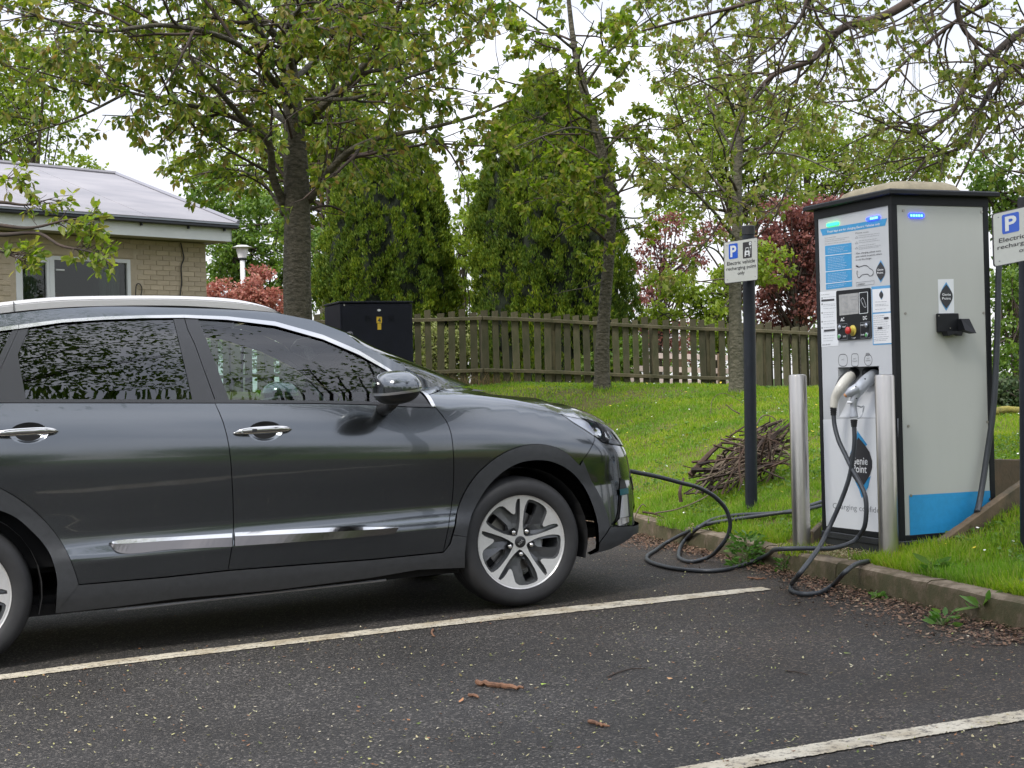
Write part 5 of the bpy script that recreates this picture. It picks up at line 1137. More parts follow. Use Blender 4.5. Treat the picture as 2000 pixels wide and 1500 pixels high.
# pinkish white boards seen through the fence
bench = thing('stacked_boards', 'three pale pinkish boards on uprights, seen through the gaps of the fence', 'timber rack', W(1330, 762, 24))
bo = W(1330, 762, 24); M_pb = mat('pale_board', (.62, .50, .44), .7, var=.1, vscale=8)
for ya, yb in ((694, 699), (720, 725), (744, 749)):
    a, b = W(1231, ya-1, 23.6), W(1426, yb, 24.4); d = (b-a)/np.linalg.norm(b-a); Mx = np.array([d, np.cross((0, 0, 1.), d), (0, 0, 1.)]).T
    MB().box((a+b)/2 - bo, (np.linalg.norm(b-a), .03, .085), Mx).build('board', M_pb, bench)
for x in (1250, 1330, 1408): p = W(x, 765, 24.1) - bo; MB().box(p + (0, .06, .25), (.07, .07, .75)).build('upright', M_wood, bench)
# ---------------------------------------------------------------- black utility cabinet
CB = Frame(W(668, 762, 18.0) * [1, 1, 0] + [0, 0, 1.0 - .35], (*E1, 0), (*E2, 0))
cab = thing('utility_cabinet', 'black metal utility cabinet with a yellow number four, in front of the fence', 'cabinet', CB.o, CB.M)
M_cab2 = mat('blue_black_metal', (.009, .010, .019), .5, var=.15, vscale=6, spec=.22)
cw = CB.onv(806, 640)[0]; ct = CB.onv(700, 588)[2]; cdp = CB.onu(635, 640)[1]
autosmooth(MB().box((cw/2, cdp/2, (ct-.03)/2 - .3), (cw, cdp, ct + .6 - .03), bev=.006).build('body', M_cab2, cab), 30)
MB().box((cw/2, cdp/2, ct - .012), (cw+.02, cdp+.02, .022), bev=.004).build('cabinet_lid', M_cab2, cab)
MB().box((cw/2, -.006, ct/2 - .33), (cw-.05, .008, ct+.52), bev=.002).build('door', M_cab2, cab)
def cq(x, y): return (600 + x/3.077, 420 + y/3.077)
def cplate(P, m, name, k=.012): V = [CB.onv(*cq(*p)) for p in P]; return MB().prism([(v[0], v[2]) for v in V][::-1], -k+.003, -k-.001, lambda a, b, h: (a, h, b)).build(name, m, cab)
cplate(ell(430, 572, 11, 7, 14), M_wht, 'oval_badge')
yl = cplate([(415, 612), (447, 612), (447, 650), (415, 650)], mat('yellow_label', (.75, .48, .03), .4), 'yellow_label'); cplate([(421, 652), (443, 652), (443, 689), (421, 689)], mat('yellow_label_small', (.75, .48, .03), .4), 'yellow_label')
V, Fc = text_mesh('4', None, .055, .03); c = CB.onv(*cq(431, 632)); mk('numeral', np.c_[V[:, 0] + c[0], np.full(len(V), -.0145), V[:, 1] + c[2]], Fc, M_ink, yl)
for x0 in (346, 486):
    for k in range(4): a = CB.onv(*cq(x0, 607+9*k)); b = CB.onv(*cq(x0+34, 607+9*k)); MB().box(((a[0]+b[0])/2, -.014, a[2]), (b[0]-a[0], .008, .007)).build('louvre', M_cab2, cab)
a = CB.onv(*cq(221, 542)); MB().box((a[0], -.013, a[2]), (.02, .006, .02)).build('hinge_pin', M_scr, cab)
# ---------------------------------------------------------------- building
e1 = np.array([.689, .725, 0]); e2 = np.array([-.725, .689, 0]); bc = W(403, 560, 23.0)
BF = Frame((bc[0], bc[1], 1.0), e1, e2)
bld = thing('brick_bungalow', 'buff brick bungalow with a pale hipped roof and white window', 'building', BF.o, BF.M)
M_brick = mat('buff_brick', (.44, .365, .26), .88, var=.08, vscale=5, bump=.3, bscale=60, island=.12)
M_mortar = mat('mortar', (.42, .355, .26), .95, var=.1)
M_fas = mat('white_fascia', (.66, .68, .66), .5, var=.05, vscale=3)
M_roof = mat('weathered_roof_felt', (.30, .285, .295), .8, c2=(.22, .215, .23), vscale=1.3, stretch=(.5, 1, 3), bump=.1)
M_gut = mat('black_gutter', (.015, .017, .025), .35)
zs_ = BF.onv(403, 476)[2]; uL = BF.onv(-260, 560)[0]
wx0, wx1 = BF.onv(31.5, 560)[0], BF.onv(255.5, 560)[0]; wz1 = BF.onv(140, 501.5)[2]; wz0 = BF.onv(140, 640)[2]
Wp = [(uL, -.6), (0, -.6), (0, zs_), (uL, zs_)]
V, T_ = fill(Wp, .6, [np.array([(wx0, wz0), (wx1, wz0), (wx1, wz1), (wx0, wz1)])]); mk('wall', np.c_[V[:, 0], np.full(len(V), .0), V[:, 1]], T_, M_mortar, bld)
mb = MB(); dpt = 6.0
mb.add([(0, 0, -.6), (0, dpt, -.6), (0, dpt, zs_), (0, 0, zs_)], [(0, 1, 2, 3)]); mb.add([(uL, dpt, -.6), (0, dpt, -.6), (0, dpt, zs_), (uL, dpt, zs_)], [(3, 2, 1, 0)]); mb.add([(uL, 0, -.6), (uL, dpt, -.6), (uL, dpt, zs_), (uL, 0, zs_)], [(3, 2, 1, 0)]); mb.build('side_walls', M_mortar, bld)
bl, bh, jt = .225, .075, .009; brick = None; nb_ = 0
zlow = BF.onv(300, 612)[2]; rowi = 0; z = zs_ - .004; vis0 = BF.onv(-12, 560)[0]
while z - bh > zlow:
    off = 0 if rowi % 2 == 0 else bl/2; u = -off
    while u > vis0:
        a0, a1 = u - bl + jt, u
        if u == 0 or a1 <= 0:
            inside = not (z < wz1 + .16 and z > wz0 and a1 > wx0 - .02 and a0 < wx1 + .02) or (z - bh + jt > wz1 + .012 and z < wz1 + 10 and False)
            if inside:
                if brick is None:
                    o = MB().box((0, 0, 0), (bl-jt, .012, bh-jt), bev=.002).build('brick', M_brick, bld); brick = o.data
                else: o = bpy.data.objects.new('brick', brick); col.objects.link(o); o.parent = bld
                o.location = ((a0+a1)/2, -rf.uniform(.001, .0025), z - (bh-jt)/2); nb_ += 1
        u -= bl
    if off: 
        o = bpy.data.objects.new('brick', brick); col.objects.link(o); o.parent = bld; o.location = (-bl/4 + .002, -.002, z - (bh-jt)/2); o.scale = (.48, 1, 1)
    z -= bh; rowi += 1
MB().box(((wx0+wx1)/2, -.010, wz1+.085), (wx1-wx0+.1, .008, .13)).build('lintel', M_brick, bld)
M_upvc = mat('white_window_frame', (.62, .64, .64), .35)
win = MB(); fw = .055
for a0, a1, b0, b1 in ((wx0, wx0+fw, wz0, wz1), (wx1-fw, wx1, wz0, wz1), (wx0+fw, wx1-fw, wz1-fw, wz1), (wx0+fw, wx1-fw, wz0, wz0+fw)): win.box(((a0+a1)/2, .03, (b0+b1)/2), (a1-a0, .07, b1-b0))
wf = win.build('window_frame', M_upvc, bld)
mx_ = BF.onv(102, 560)[0]; MB().box((mx_, .028, (wz0+wz1)/2), (.075, .075, wz1-wz0-2*fw)).build('mullion', M_upvc, wf)
sx0, sx1 = wx0+fw, mx_-.038; sash = MB()
for a0, a1, b0, b1 in ((sx0, sx0+.045, wz0+fw, wz1-fw), (sx1-.045, sx1, wz0+fw, wz1-fw), (sx0+.045, sx1-.045, wz1-fw-.045, wz1-fw)): sash.box(((a0+a1)/2, .02, (b0+b1)/2), (a1-a0, .05, b1-b0))
sash.build('casement', M_upvc, wf)
vx0 = mx_ + .04; MB().box((vx0+.10, .02, wz1-fw-.14), (.13, .03, .02)).build('vent_bar', M_upvc, wf)
M_pane = glass('window_pane_glass', (.55, .6, .58), 1.5, .0)
MB().box(((sx0+sx1)/2, .035, (wz0+wz1)/2), (sx1-sx0-.09, .006, wz1-wz0-2*fw-.05)).build('pane', M_pane, wf); MB().box(((mx_+.04+wx1-fw)/2, .035, (wz0+wz1)/2), (wx1-fw-mx_-.04, .006, wz1-wz0-2*fw)).build('pane', M_pane, wf)
# room behind the glass with curtains
mb = MB(); y1 = 2.4
mb.add([(wx0-.8, .14, -.5), (wx1+.8, .14, -.5), (wx1+.8, y1, -.5), (wx0-.8, y1, -.5), (wx0-.8, .14, zs_), (wx1+.8, .14, zs_), (wx1+.8, y1, zs_), (wx0-.8, y1, zs_)], [(0, 1, 2, 3), (4, 7, 6, 5), (3, 2, 6, 7), (0, 3, 7, 4), (1, 5, 6, 2)]); mb.build('room', mat('dim_room', (.08, .075, .07), .9), bld)
M_cur = mat('grey_green_curtain', (.55, .60, .57), .9, var=.2, vscale=4, stretch=(3, 1, .2))
for a0, a1 in ((wx0+.02, wx0+.42), (wx1-.42, wx1-.08)):
    rows = [[(a0 + (a1-a0)*k/24, .18 + .03*math.sin(k*1.7), zz) for k in range(25)] for zz in (wz0-.1, wz1+.1)]; MB().grid(rows).build('curtain', M_cur, bld, smooth=True)
MB().box(((wx0+wx1)/2+.1, .9, wz0+.25), (.34, .3, .6), bev=.03).build('cupboard', mat('orange_wood', (.35, .16, .06), .6), bld)
# eaves
vo = -.36; fz1 = BF.onv(452, 446, vo)[2]; fz0 = BF.onv(452, 472, vo)[2]; ue = BF.onv(452.5, 460, vo)[0]
MB().box(((uL+ue)/2, vo+.012, (fz0+fz1)/2), (ue-uL, .024, fz1-fz0)).build('fascia_board', M_fas, bld)
MB().box((ue-.012, dpt/2+vo/2, (fz0+fz1)/2), (.024, dpt-vo, fz1-fz0)).build('fascia_board', M_fas, bld)
MB().box(((uL+ue)/2, (vo+.012)/2+.006, fz0+.012), (ue-uL-.03, -vo-.03, .018)).build('soffit', mat('soffit_board', (.34, .33, .29), .8), bld)
MB().box(((uL+ue)/2 + .02, vo-.05, fz1+.012), (ue-uL+.1, .09, .055), bev=.012).build('gutter', M_gut, bld); MB().box((uL/2, .15, (zs_+fz1)/2+.05), (-uL-.02, .28, fz1-zs_+.08)).build('wall_plate', M_mortar, bld)
for px in (278, 370, 440): u_ = BF.onv(px, 445, vo-.05)[0]; MB().box((u_, vo-.03, fz1-.03), (.02, .05, .05)).build('gutter_bracket', M_gut, bld)
MB().box(((uL+ue)/2 + .02, vo-.045, fz1+.05), (ue-uL+.12, .12, .022)).build('drip_edge', mat('lead_edge', (.25, .27, .30), .5), bld)
# roof: planes rise to a ridge; separate felt sheets
rv = 3.1; R1 = BF.onv(226, 342, rv); R0z = BF.onv(0, 334, rv)[2]; zr = R1[2]; ez = fz1 + .06
nsh = 7; e0 = np.array([uL, vo-.10, ez]); e1_ = np.array([ue+.06, vo-.10, ez]); r0 = np.array([uL, rv, zr]); r1 = np.array([R1[0], rv, zr])
for i in range(nsh):
    a, b = i/nsh, (i+1)/nsh; P = [e0*(1-a)+e1_*a, e0*(1-b)+e1_*b, r0*(1-b)+r1*b, r0*(1-a)+r1*a]; k = .014 + .003*(i % 2)
    Q = [p + np.array([0, -.3, 1])*k for p in P]; MB().add(P + Q, [(0, 1, 5, 4), (1, 2, 6, 5), (3, 7, 6, 2), (0, 4, 7, 3), (4, 5, 6, 7)]).build('roof_sheet', M_roof, bld)
bk = np.array([ue+.06, 2*rv-vo+.1, ez]); bl0 = np.array([uL, 2*rv-vo+.1, ez])
MB().add([e1_, bk, r1], [(0, 1, 2)]).add([bk, bl0, r0, r1], [(0, 1, 2, 3)]).build('roof_back', M_roof, bld)
MB().add([e0, bl0, r0], [(0, 1, 2)]).build('gable_end', M_fas, bld)
MB().tube([e1_ + (0, 0, .03), r1 + (0, 0, .03)], .035, 6).build('hip_capping', mat('hip_cap', (.24, .24, .27), .7), bld); MB().tube([r0 + (0, 0, .03), r1 + (0, 0, .03)], .04, 6).build('ridge_capping', M_roof, bld)
cbl = [BF.onv(x, y, -.03) for x, y in ((353, 474), (357, 492), (359, 505), (354, 520), (355, 550), (352, 575), (349, 610))]; MB().tube(cat(cbl, 6), .010, 5).build('wall_cable', M_black, bld)
cbl = [BF.onv(x, y, -.03) for x, y in ((264, 610), (265, 575), (267, 556), (272, 554), (277, 562), (275, 580), (271, 620))]; MB().tube(cat(cbl, 6), .008, 5).build('wall_cable', M_black, bld)
# ---------------------------------------------------------------- lamp post and radio mast
lp = W(480, 760, 30); lt = W(480, 482, 30); lamp = thing('lamp_post', 'white lamp post with a flat-capped lantern beyond the red hedge', 'street lamp', lp)
hh = lt[2] - lp[2]; M_lp = mat('white_lamp_paint', (.60, .60, .60), .4)
MB().tube([(0, 0, -.5), (0, 0, hh-.26)], [.055, .05], 12).build('pole', M_lp, lamp, smooth=True)
MB().lathe([(.055, hh-.27), (.075, hh-.255), (.075, hh-.23), (.05, hh-.22)], 16).build('collar', M_gut, lamp)
autosmooth(MB().lathe([(.085, hh-.225), (.13, hh-.02), (.125, hh-.015)], 20).build('lantern', mat('opal_lantern', (.72, .70, .72), .3), lamp), 40)
autosmooth(MB().lathe([(.12, hh-.03), (.21, hh-.02), (.22, hh-.012), (.13, hh+.015), (.11, hh+.03), (.02, hh+.04), (.001, hh+.04)], 20).build('lantern_cap', M_lp, lamp), 40)
mp_ = W(1803, 700, 90); mt = W(1803, 95, 90); mast = MB(); H = mt[2] - mp_[2]
for dx, dy in ((-.19, -.1), (.19, -.1), (0, .2)): mast.tube([(dx, dy, -3), (dx, dy, H)], .028, 5)
n = int(H/.42)
for i in range(n):
    a_, b_ = (-.19, -.1), (.19, -.1)
    if i % 2: a_, b_ = b_, a_
    mast.tube([(a_[0], a_[1], i*.42), (b_[0], b_[1], (i+1)*.42)], .012, 3)
tag(mk('radio_mast', np.array(mast.v) + mp_, mast.f, mat('grey_mast', (.30, .31, .33), .6), None, loc=mp_), 'thin grey lattice radio mast rising behind the trees', 'mast')
# ---------------------------------------------------------------- vegetation
M_bark = mat('dark_cherry_bark', (.12, .105, .075), .9, c2=(.030, .028, .016), vscale=17, stretch=(.8, .8, 1.5), bump=1, bscale=24, bdist=.03, detail=8)
M_bark2 = mat('grey_green_bark', (.145, .130, .095), .9, c2=(.050, .050, .030), vscale=20, stretch=(.8, .8, 1.3), bump=1, bscale=30, bdist=.02, detail=8)
M_twig = mat('twig_bark', (.070, .045, .034), .85, c2=(.03, .024, .018), vscale=5)
def norm(v): return v / (np.linalg.norm(v, axis=-1, keepdims=True) + 1e-9)
def leaf_arrays(P, D, L, wr=.5, fold=.35, quad=False, g=None):
    """one folded leaf per row: base P, direction D, length L"""
    g = g or rng; n = len(P); D = norm(D); U = norm(g.normal(size=(n, 3)) + np.array([0, 0, .8])); S = norm(np.cross(D, U)); N = np.cross(S, D); L = np.asarray(L).reshape(-1, 1) * np.ones((n, 1)); w = L * wr * .5
    if quad:
        V = np.stack([P, P + D*L*.35 - S*w - N*w*fold*-1, P + D*L*.72 - S*w*.75 + N*w*fold, P + D*L, P + D*L*.72 + S*w*.75 + N*w*fold, P + D*L*.35 + S*w + N*w*fold], 1)
        b = np.arange(n)[:, None]*6; F = np.concatenate([b + [[0, 1, 2, 3]], b + [[0, 3, 4, 5]]], 0); return V.reshape(-1, 3), F
    V = np.stack([P, P + D*L*.45 - S*w + N*w*fold, P + D*L, P + D*L*.45 + S*w + N*w*fold], 1); b = np.arange(n)[:, None]*4
    return V.reshape(-1, 3), np.concatenate([b + [[0, 1, 2]], b + [[0, 2, 3]]], 0)
def wander(p, d, L, n, curl, trop, g):
    P = [p]; d = norm(d)
    for i in range(n): d = norm(d + g.normal(size=3)*curl + np.array([0, 0, trop])); P.append(P[-1] + d*L/n)
    return np.array(P)
def grow(mains, prm, g, keep=None):
    """returns branch polylines [(P, R, level)] and twig polylines"""
    br = []; twigs = []
    def spawn(P, R, lvl, t0=0.15):
        L = np.linalg.norm(np.diff(P, axis=0), axis=1).sum(); p = prm[lvl]; n = max(1, int(L * p['den'] * g.uniform(.8, 1.2))); T = norm(np.gradient(P, axis=0)); m = len(P) - 1
        for k in range(n):
            t = t0 + (1 - t0) * (k + g.uniform(0, 1)) / n; x = t*m; i = min(int(x), m-1); f = x - i; q = P[i]*(1-f) + P[i+1]*f; r = (R[i]*(1-f) + R[i+1]*f); d = T[i]
            a = norm(np.cross(d, g.normal(size=3))); ang = math.radians(g.uniform(*p['ang'])); nd = d*math.cos(ang) + a*math.sin(ang); nd[2] = nd[2]*p.get('flat', 1) + p.get('up', 0)
            l = p['len'] * g.uniform(.55, 1.15) * (1 - .45*t); Q = wander(q, nd, l, p['n'], p['curl'], p.get('trop', 0), g)
            if keep is not None and not keep(Q[-1]): 
                continue
            r0 = min(r*.7, p['r']*g.uniform(.8, 1.2)); RR = np.linspace(r0, r0*.35, len(Q)); br.append((Q, RR, lvl))
            if lvl + 1 < len(prm): spawn(Q, RR, lvl + 1)
            else: twigs.append(Q)
    for P, R, t0 in mains: spawn(P, R, 0, t0)
    return br, twigs
def tree(name, label, mains, prm, leaf, m_leaf, m_bark, group=None, seed=1, keep=None, sides=(10, 5, 4, 3), cat_='tree', base=None):
    g = np.random.default_rng(seed); base = mains[0][0][0] if base is None else base; root = thing(name, label, cat_, base, None, group)
    mb = MB(); 
    for k, (P, R, t0) in enumerate(mains): mb.tube(P - base, R, sides[0] if k == 0 else 8)
    tr = mb.build('trunk', m_bark, root, smooth=True); tr['kind'] = 'stuff' if False else 'thing'
    br, tw = grow([m for m in mains], prm, g, keep)
    mb = MB()
    for P, R, l in br: mb.tube(P - base, R, sides[min(l+1, 3)], cap=False)
    if mb.v: o = mk('branches', mb.v, mb.f, M_twig if m_bark is not M_bark2 else M_twig, root, True); o['kind'] = 'stuff'
    Ps, Ds = [], []
    for Q in tw:
        n = max(2, int(g.poisson(leaf['n']))); t = g.uniform(leaf.get('t0', .25), 1.0, n); x = t*(len(Q)-1); i = np.minimum(x.astype(int), len(Q)-2); f = (x-i)[:, None]; p = Q[i]*(1-f) + Q[i+1]*f; d = norm(Q[i+1]-Q[i])
        rn = g.normal(size=(n, 3)); dd = d*.5 + norm(rn)*.75 + np.array([0, 0, -leaf['droop']]); Ps.append(p + norm(rn)*leaf.get('off', .01)); Ds.append(dd)
    P = np.vstack(Ps) - base; D = np.vstack(Ds)
    if keep is not None: k = np.array([keep(p + base) for p in P]); P, D = P[k], D[k]
    L = g.uniform(.65, 1.15, len(P)) * leaf['L']; V, F = leaf_arrays(P, D, L, leaf['w'], .3, leaf.get('quad', False), g)
    o = mk('foliage', V, F, m_leaf, root); o['kind'] = 'stuff'
    return root, len(P)
def WP(pts): return np.array([W(*p) for p in pts])
def limb(pts, r0, r1, n=8): P = cat(WP(pts), n); return P, np.linspace(r0*.85, r1*.75, len(P)), .12
LM_cherry = leafmat('cherry_leaves', [(.05, .10, .016), (.10, .15, .02), (.16, .21, .03), (.22, .25, .045), (.22, .15, .05)], .42, .52)
LM_yg = leafmat('yellow_green_leaves', [(.10, .17, .02), (.16, .23, .03), (.22, .27, .04), (.25, .22, .06)], .45, .55)
LM_lime = leafmat('young_lime_leaves', [(.10, .15, .02), (.15, .20, .03), (.22, .24, .06), (.19, .15, .06)], .5, .52)
LM_bg = leafmat('mid_green_leaves', [(.06, .12, .018), (.10, .17, .025), (.15, .22, .035)], .5, .35)
LM_bgy = leafmat('bright_green_leaves', [(.12, .18, .02), (.18, .25, .03), (.25, .30, .055)], .5, .48)
LM_pur = leafmat('purple_leaves', [(.11, .045, .042), (.19, .075, .065), (.27, .12, .09)], .5, .3)
LM_red = leafmat('coral_red_leaves', [(.28, .10, .08), (.40, .16, .12), (.34, .19, .13)], .45, .3)
LM_yew = leafmat('yew_needles', [(.05, .095, .015), (.09, .145, .022), (.14, .20, .03), (.20, .23, .035)], .55, .3, .2, 1.3, (1.3, 1.25, .8))
def inp(poly):
    poly = np.array(poly, float)
    return lambda p: bool(inpoly(np.array([proj(p)]), poly)[0])
prm3 = [dict(den=3.3, len=1.7, ang=(35, 70), n=7, curl=.16, trop=.01, r=.022, flat=.8, up=.05), dict(den=5.2, len=.75, ang=(30, 65), n=5, curl=.2, trop=-.02, r=.008, flat=.7), dict(den=8, len=.26, ang=(30, 70), n=3, curl=.2, trop=-.05, r=.0035, flat=.8)]
# near cherry tree behind the car
trunk = limb([(586, 790, 16.5), (583, 700, 16.5), (582, 620, 16.5), (580, 540, 16.5), (581, 460, 16.5), (580, 400, 16.5), (577, 300, 16.5), (573, 230, 16.5), (566, 150, 16.55), (560, 80, 16.6), (566, 0, 16.7), (560, -110, 16.9)], .19, .07)
T = trunk[1]; T[:] = np.interp(np.linspace(0, 1, len(T)), [0, .12, .3, .5, .62, .8, 1], [.22, .165, .155, .145, .115, .09, .05])
mains = [(trunk[0], T, .42),
 limb([(600, 240, 16.5), (640, 197, 16.3), (690, 152, 16.1), (740, 85, 16), (770, 32, 15.9), (800, -50, 15.8)], .065, .025),
 limb([(603, 392, 16.5), (650, 327, 16.2), (690, 291, 16), (740, 270, 15.8), (830, 252, 15.5), (930, 225, 15.2), (1000, 195, 15)], .055, .014),
 limb([(600, 400, 16.5), (630, 350, 16.8), (665, 305, 17.2), (715, 288, 17.6), (790, 320, 17.9)], .03, .012),
 limb([(557, 405, 16.5), (533, 345, 16.3), (525, 280, 16.1), (480, 238, 15.8), (440, 192, 15.5), (392, 140, 15.2), (355, 85, 15)], .06, .02),
 limb([(522, 268, 16.1), (470, 235, 15.9), (410, 214, 15.7), (335, 200, 15.4), (250, 180, 15.1), (150, 160, 14.8), (40, 130, 14.5)], .04, .010),
 limb([(553, 420, 16.5), (535, 385, 16.7), (500, 345, 17), (440, 330, 17.4), (370, 345, 17.7)], .028, .010),
 limb([(556, 90, 16.6), (520, 50, 16.4), (480, 8, 16.2), (430, -60, 16)], .06, .03), limb([(566, 80, 16.6), (600, 38, 16.5), (622, -20, 16.4)], .05, .03),
 limb([(575, 215, 16.5), (470, 90, 15.2), (330, 50, 14.4), (180, 60, 13.8), (40, 20, 13.4)], .045, .012), limb([(570, 160, 16.5), (640, 100, 17.8), (720, 60, 18.6), (830, 20, 19.4)], .045, .015),
 limb([(575, 250, 16.5), (480, 180, 17.8), (370, 110, 18.8), (230, 60, 19.8), (60, 70, 20.5)], .05, .012), limb([(570, 130, 16.5), (560, 60, 14.8), (590, 10, 13.8), (640, -40, 13)], .045, .02),
 limb([(572, 190, 16.5), (700, 190, 14.8), (800, 150, 14.0), (900, 120, 13.6)], .03, .01), limb([(555, 140, 16.5), (430, -30, 15.6), (250, -60, 15), (60, -40, 14.6)], .05, .015), limb([(575, 120, 16.5), (720, -20, 15.6), (850, -50, 15.2)], .05, .015),
 limb([(250, 180, 15.1), (150, 230, 14.8), (60, 260, 14.6), (-40, 300, 14.5)], .018, .007), limb([(335, 200, 15.4), (270, 225, 15.2), (200, 225, 15)], .014, .006)]
kp = inp([(-300, -400), (1010, -400), (1000, 60), (985, 240), (955, 330), (900, 395), (800, 420), (700, 425), (625, 500), (540, 470), (480, 408), (330, 405), (285, 300), (235, 262), (205, 300), (190, 345), (90, 350), (60, 330), (-40, 370), (-300, 380)])
print('cherry', tree('cherry_tree', 'large dark-trunked cherry tree behind the car with spreading leafy limbs', mains, prm3, dict(n=9.5, L=.088, w=.52, droop=.55, quad=True, off=.02), LM_cherry, M_bark, seed=11, keep=kp)[1])
# slim curved tree on the lawn
prm_s = [dict(den=3.2, len=1.3, ang=(45, 85), n=6, curl=.16, trop=.0, r=.016, flat=.7), dict(den=5, len=.55, ang=(30, 65), n=5, curl=.2, trop=-.02, r=.006, flat=.8), dict(den=8, len=.22, ang=(30, 70), n=3, curl=.2, trop=-.04, r=.003)]
tk = limb([(1176, 768, 18), (1176, 700, 18), (1181, 600, 18), (1189, 500, 18), (1193, 400, 18), (1181, 320, 18), (1158, 235, 18), (1138, 165, 18), (1120, 80, 18), (1105, -60, 18)], .1, .03)
tk[1][:] = np.interp(np.linspace(0, 1, len(tk[1])), [0, .06, .2, .5, .8, 1], [.13, .095, .080, .062, .05, .02])
mains = [(tk[0], tk[1], .33), limb([(1186, 345, 18), (1120, 350, 17.6), (1060, 348, 17.3), (985, 352, 17)], .022, .006), limb([(1190, 440, 18), (1150, 430, 17.5), (1110, 445, 17.2), (1080, 470, 17)], .016, .005),
 limb([(1186, 545, 18), (1150, 560, 17.8), (1110, 568, 17.6), (1080, 575, 17.5)], .010, .004), limb([(1175, 300, 18), (1230, 250, 18), (1300, 225, 18.1), (1370, 235, 18.2)], .02, .006), limb([(1160, 240, 18), (1080, 190, 17.5), (990, 160, 17.1), (900, 140, 16.8)], .022, .006),
 limb([(1190, 400, 18), (1235, 340, 18.2), (1262, 280, 18.3), (1270, 215, 18.4)], .022, .008), limb([(1140, 170, 18), (1200, 90, 18), (1280, 30, 18), (1350, -20, 18)], .025, .008), limb([(1193, 420, 18), (1250, 425, 17.6), (1300, 400, 17.3), (1345, 370, 17)], .014, .005),
 limb([(1125, 100, 18), (1050, 40, 17.6), (980, -10, 17.2)], .022, .008), limb([(1165, 260, 18), (1110, 250, 16.6), (1050, 270, 16), (1000, 290, 15.8)], .018, .006), limb([(1150, 200, 18), (1130, 120, 16.8), (1160, 40, 16.2)], .02, .008)]
kp2 = inp([(880, -300), (1420, -300), (1420, 120), (1380, 330), (1330, 470), (1255, 520), (1235, 470), (1215, 520), (1200, 590), (1070, 598), (1060, 560), (1130, 535), (1150, 515), (1050, 505), (960, 470), (930, 420), (905, 330), (895, 200), (880, 0)])
print('slim', tree('lawn_tree', 'slim tree with a curved trunk standing alone on the lawn by the fence', mains, prm_s, dict(n=16, L=.09, w=.55, droop=.5, quad=True, off=.012), LM_yg, M_bark, seed=5, keep=kp2)[1])
# grey-barked tree behind the small sign
prm_g = [dict(den=3.2, len=1.9, ang=(35, 75), n=8, curl=.16, trop=.02, r=.016, flat=.8), dict(den=4.5, len=.75, ang=(30, 65), n=5, curl=.22, trop=-.02, r=.005, flat=.9), dict(den=7, len=.24, ang=(30, 70), n=3, curl=.2, trop=-.06, r=.0026)]
tk = limb([(1440, 775, 16.8), (1439, 700, 16.8), (1436, 620, 16.8), (1436, 540, 16.8), (1440, 440, 16.8), (1440, 350, 16.8), (1447, 250, 16.8), (1462, 150, 16.8), (1478, 20, 16.8), (1490, -120, 16.8)], .1, .03)
tk[1][:] = np.interp(np.linspace(0, 1, len(tk[1])), [0, .05, .25, .5, .8, 1], [.115, .085, .072, .058, .035, .02])
mains = [(tk[0], tk[1], .3), limb([(1438, 470, 16.8), (1400, 420, 16.4), (1350, 370, 16), (1300, 330, 15.7), (1250, 300, 15.5)], .026, .007), limb([(1438, 300, 16.8), (1400, 240, 17), (1370, 160, 17.2), (1350, 60, 17.4)], .024, .008), limb([(1441, 330, 16.8), (1490, 300, 16.4), (1560, 305, 16), (1640, 340, 15.6), (1720, 365, 15.4)], .022, .006),
 limb([(1436, 560, 16.8), (1400, 490, 16.5), (1340, 480, 16.2), (1290, 500, 16)], .016, .005), limb([(1455, 220, 16.8), (1510, 150, 16.5), (1560, 60, 16.2), (1600, -40, 16)], .024, .01), limb([(1437, 480, 16.8), (1470, 440, 17), (1520, 400, 17.2), (1560, 330, 17.4)], .018, .006), limb([(1440, 400, 16.8), (1380, 330, 15.6), (1330, 230, 15), (1290, 130, 14.6)], .02, .006), limb([(1447, 260, 16.8), (1400, 120, 16), (1380, 0, 15.6)], .02, .008)]
kp3 = inp([(1180, -300), (1760, -300), (1780, 300), (1740, 370), (1640, 385), (1560, 420), (1460, 450), (1400, 540), (1330, 600), (1262, 560), (1230, 420), (1200, 200)])
print('grey', tree('lawn_tree', 'straight grey-barked tree by the fence just behind the small sign', mains, prm_g, dict(n=8, L=.08, w=.6, droop=.5, off=.01), LM_lime, M_bark2, seed=8, keep=kp3)[1])
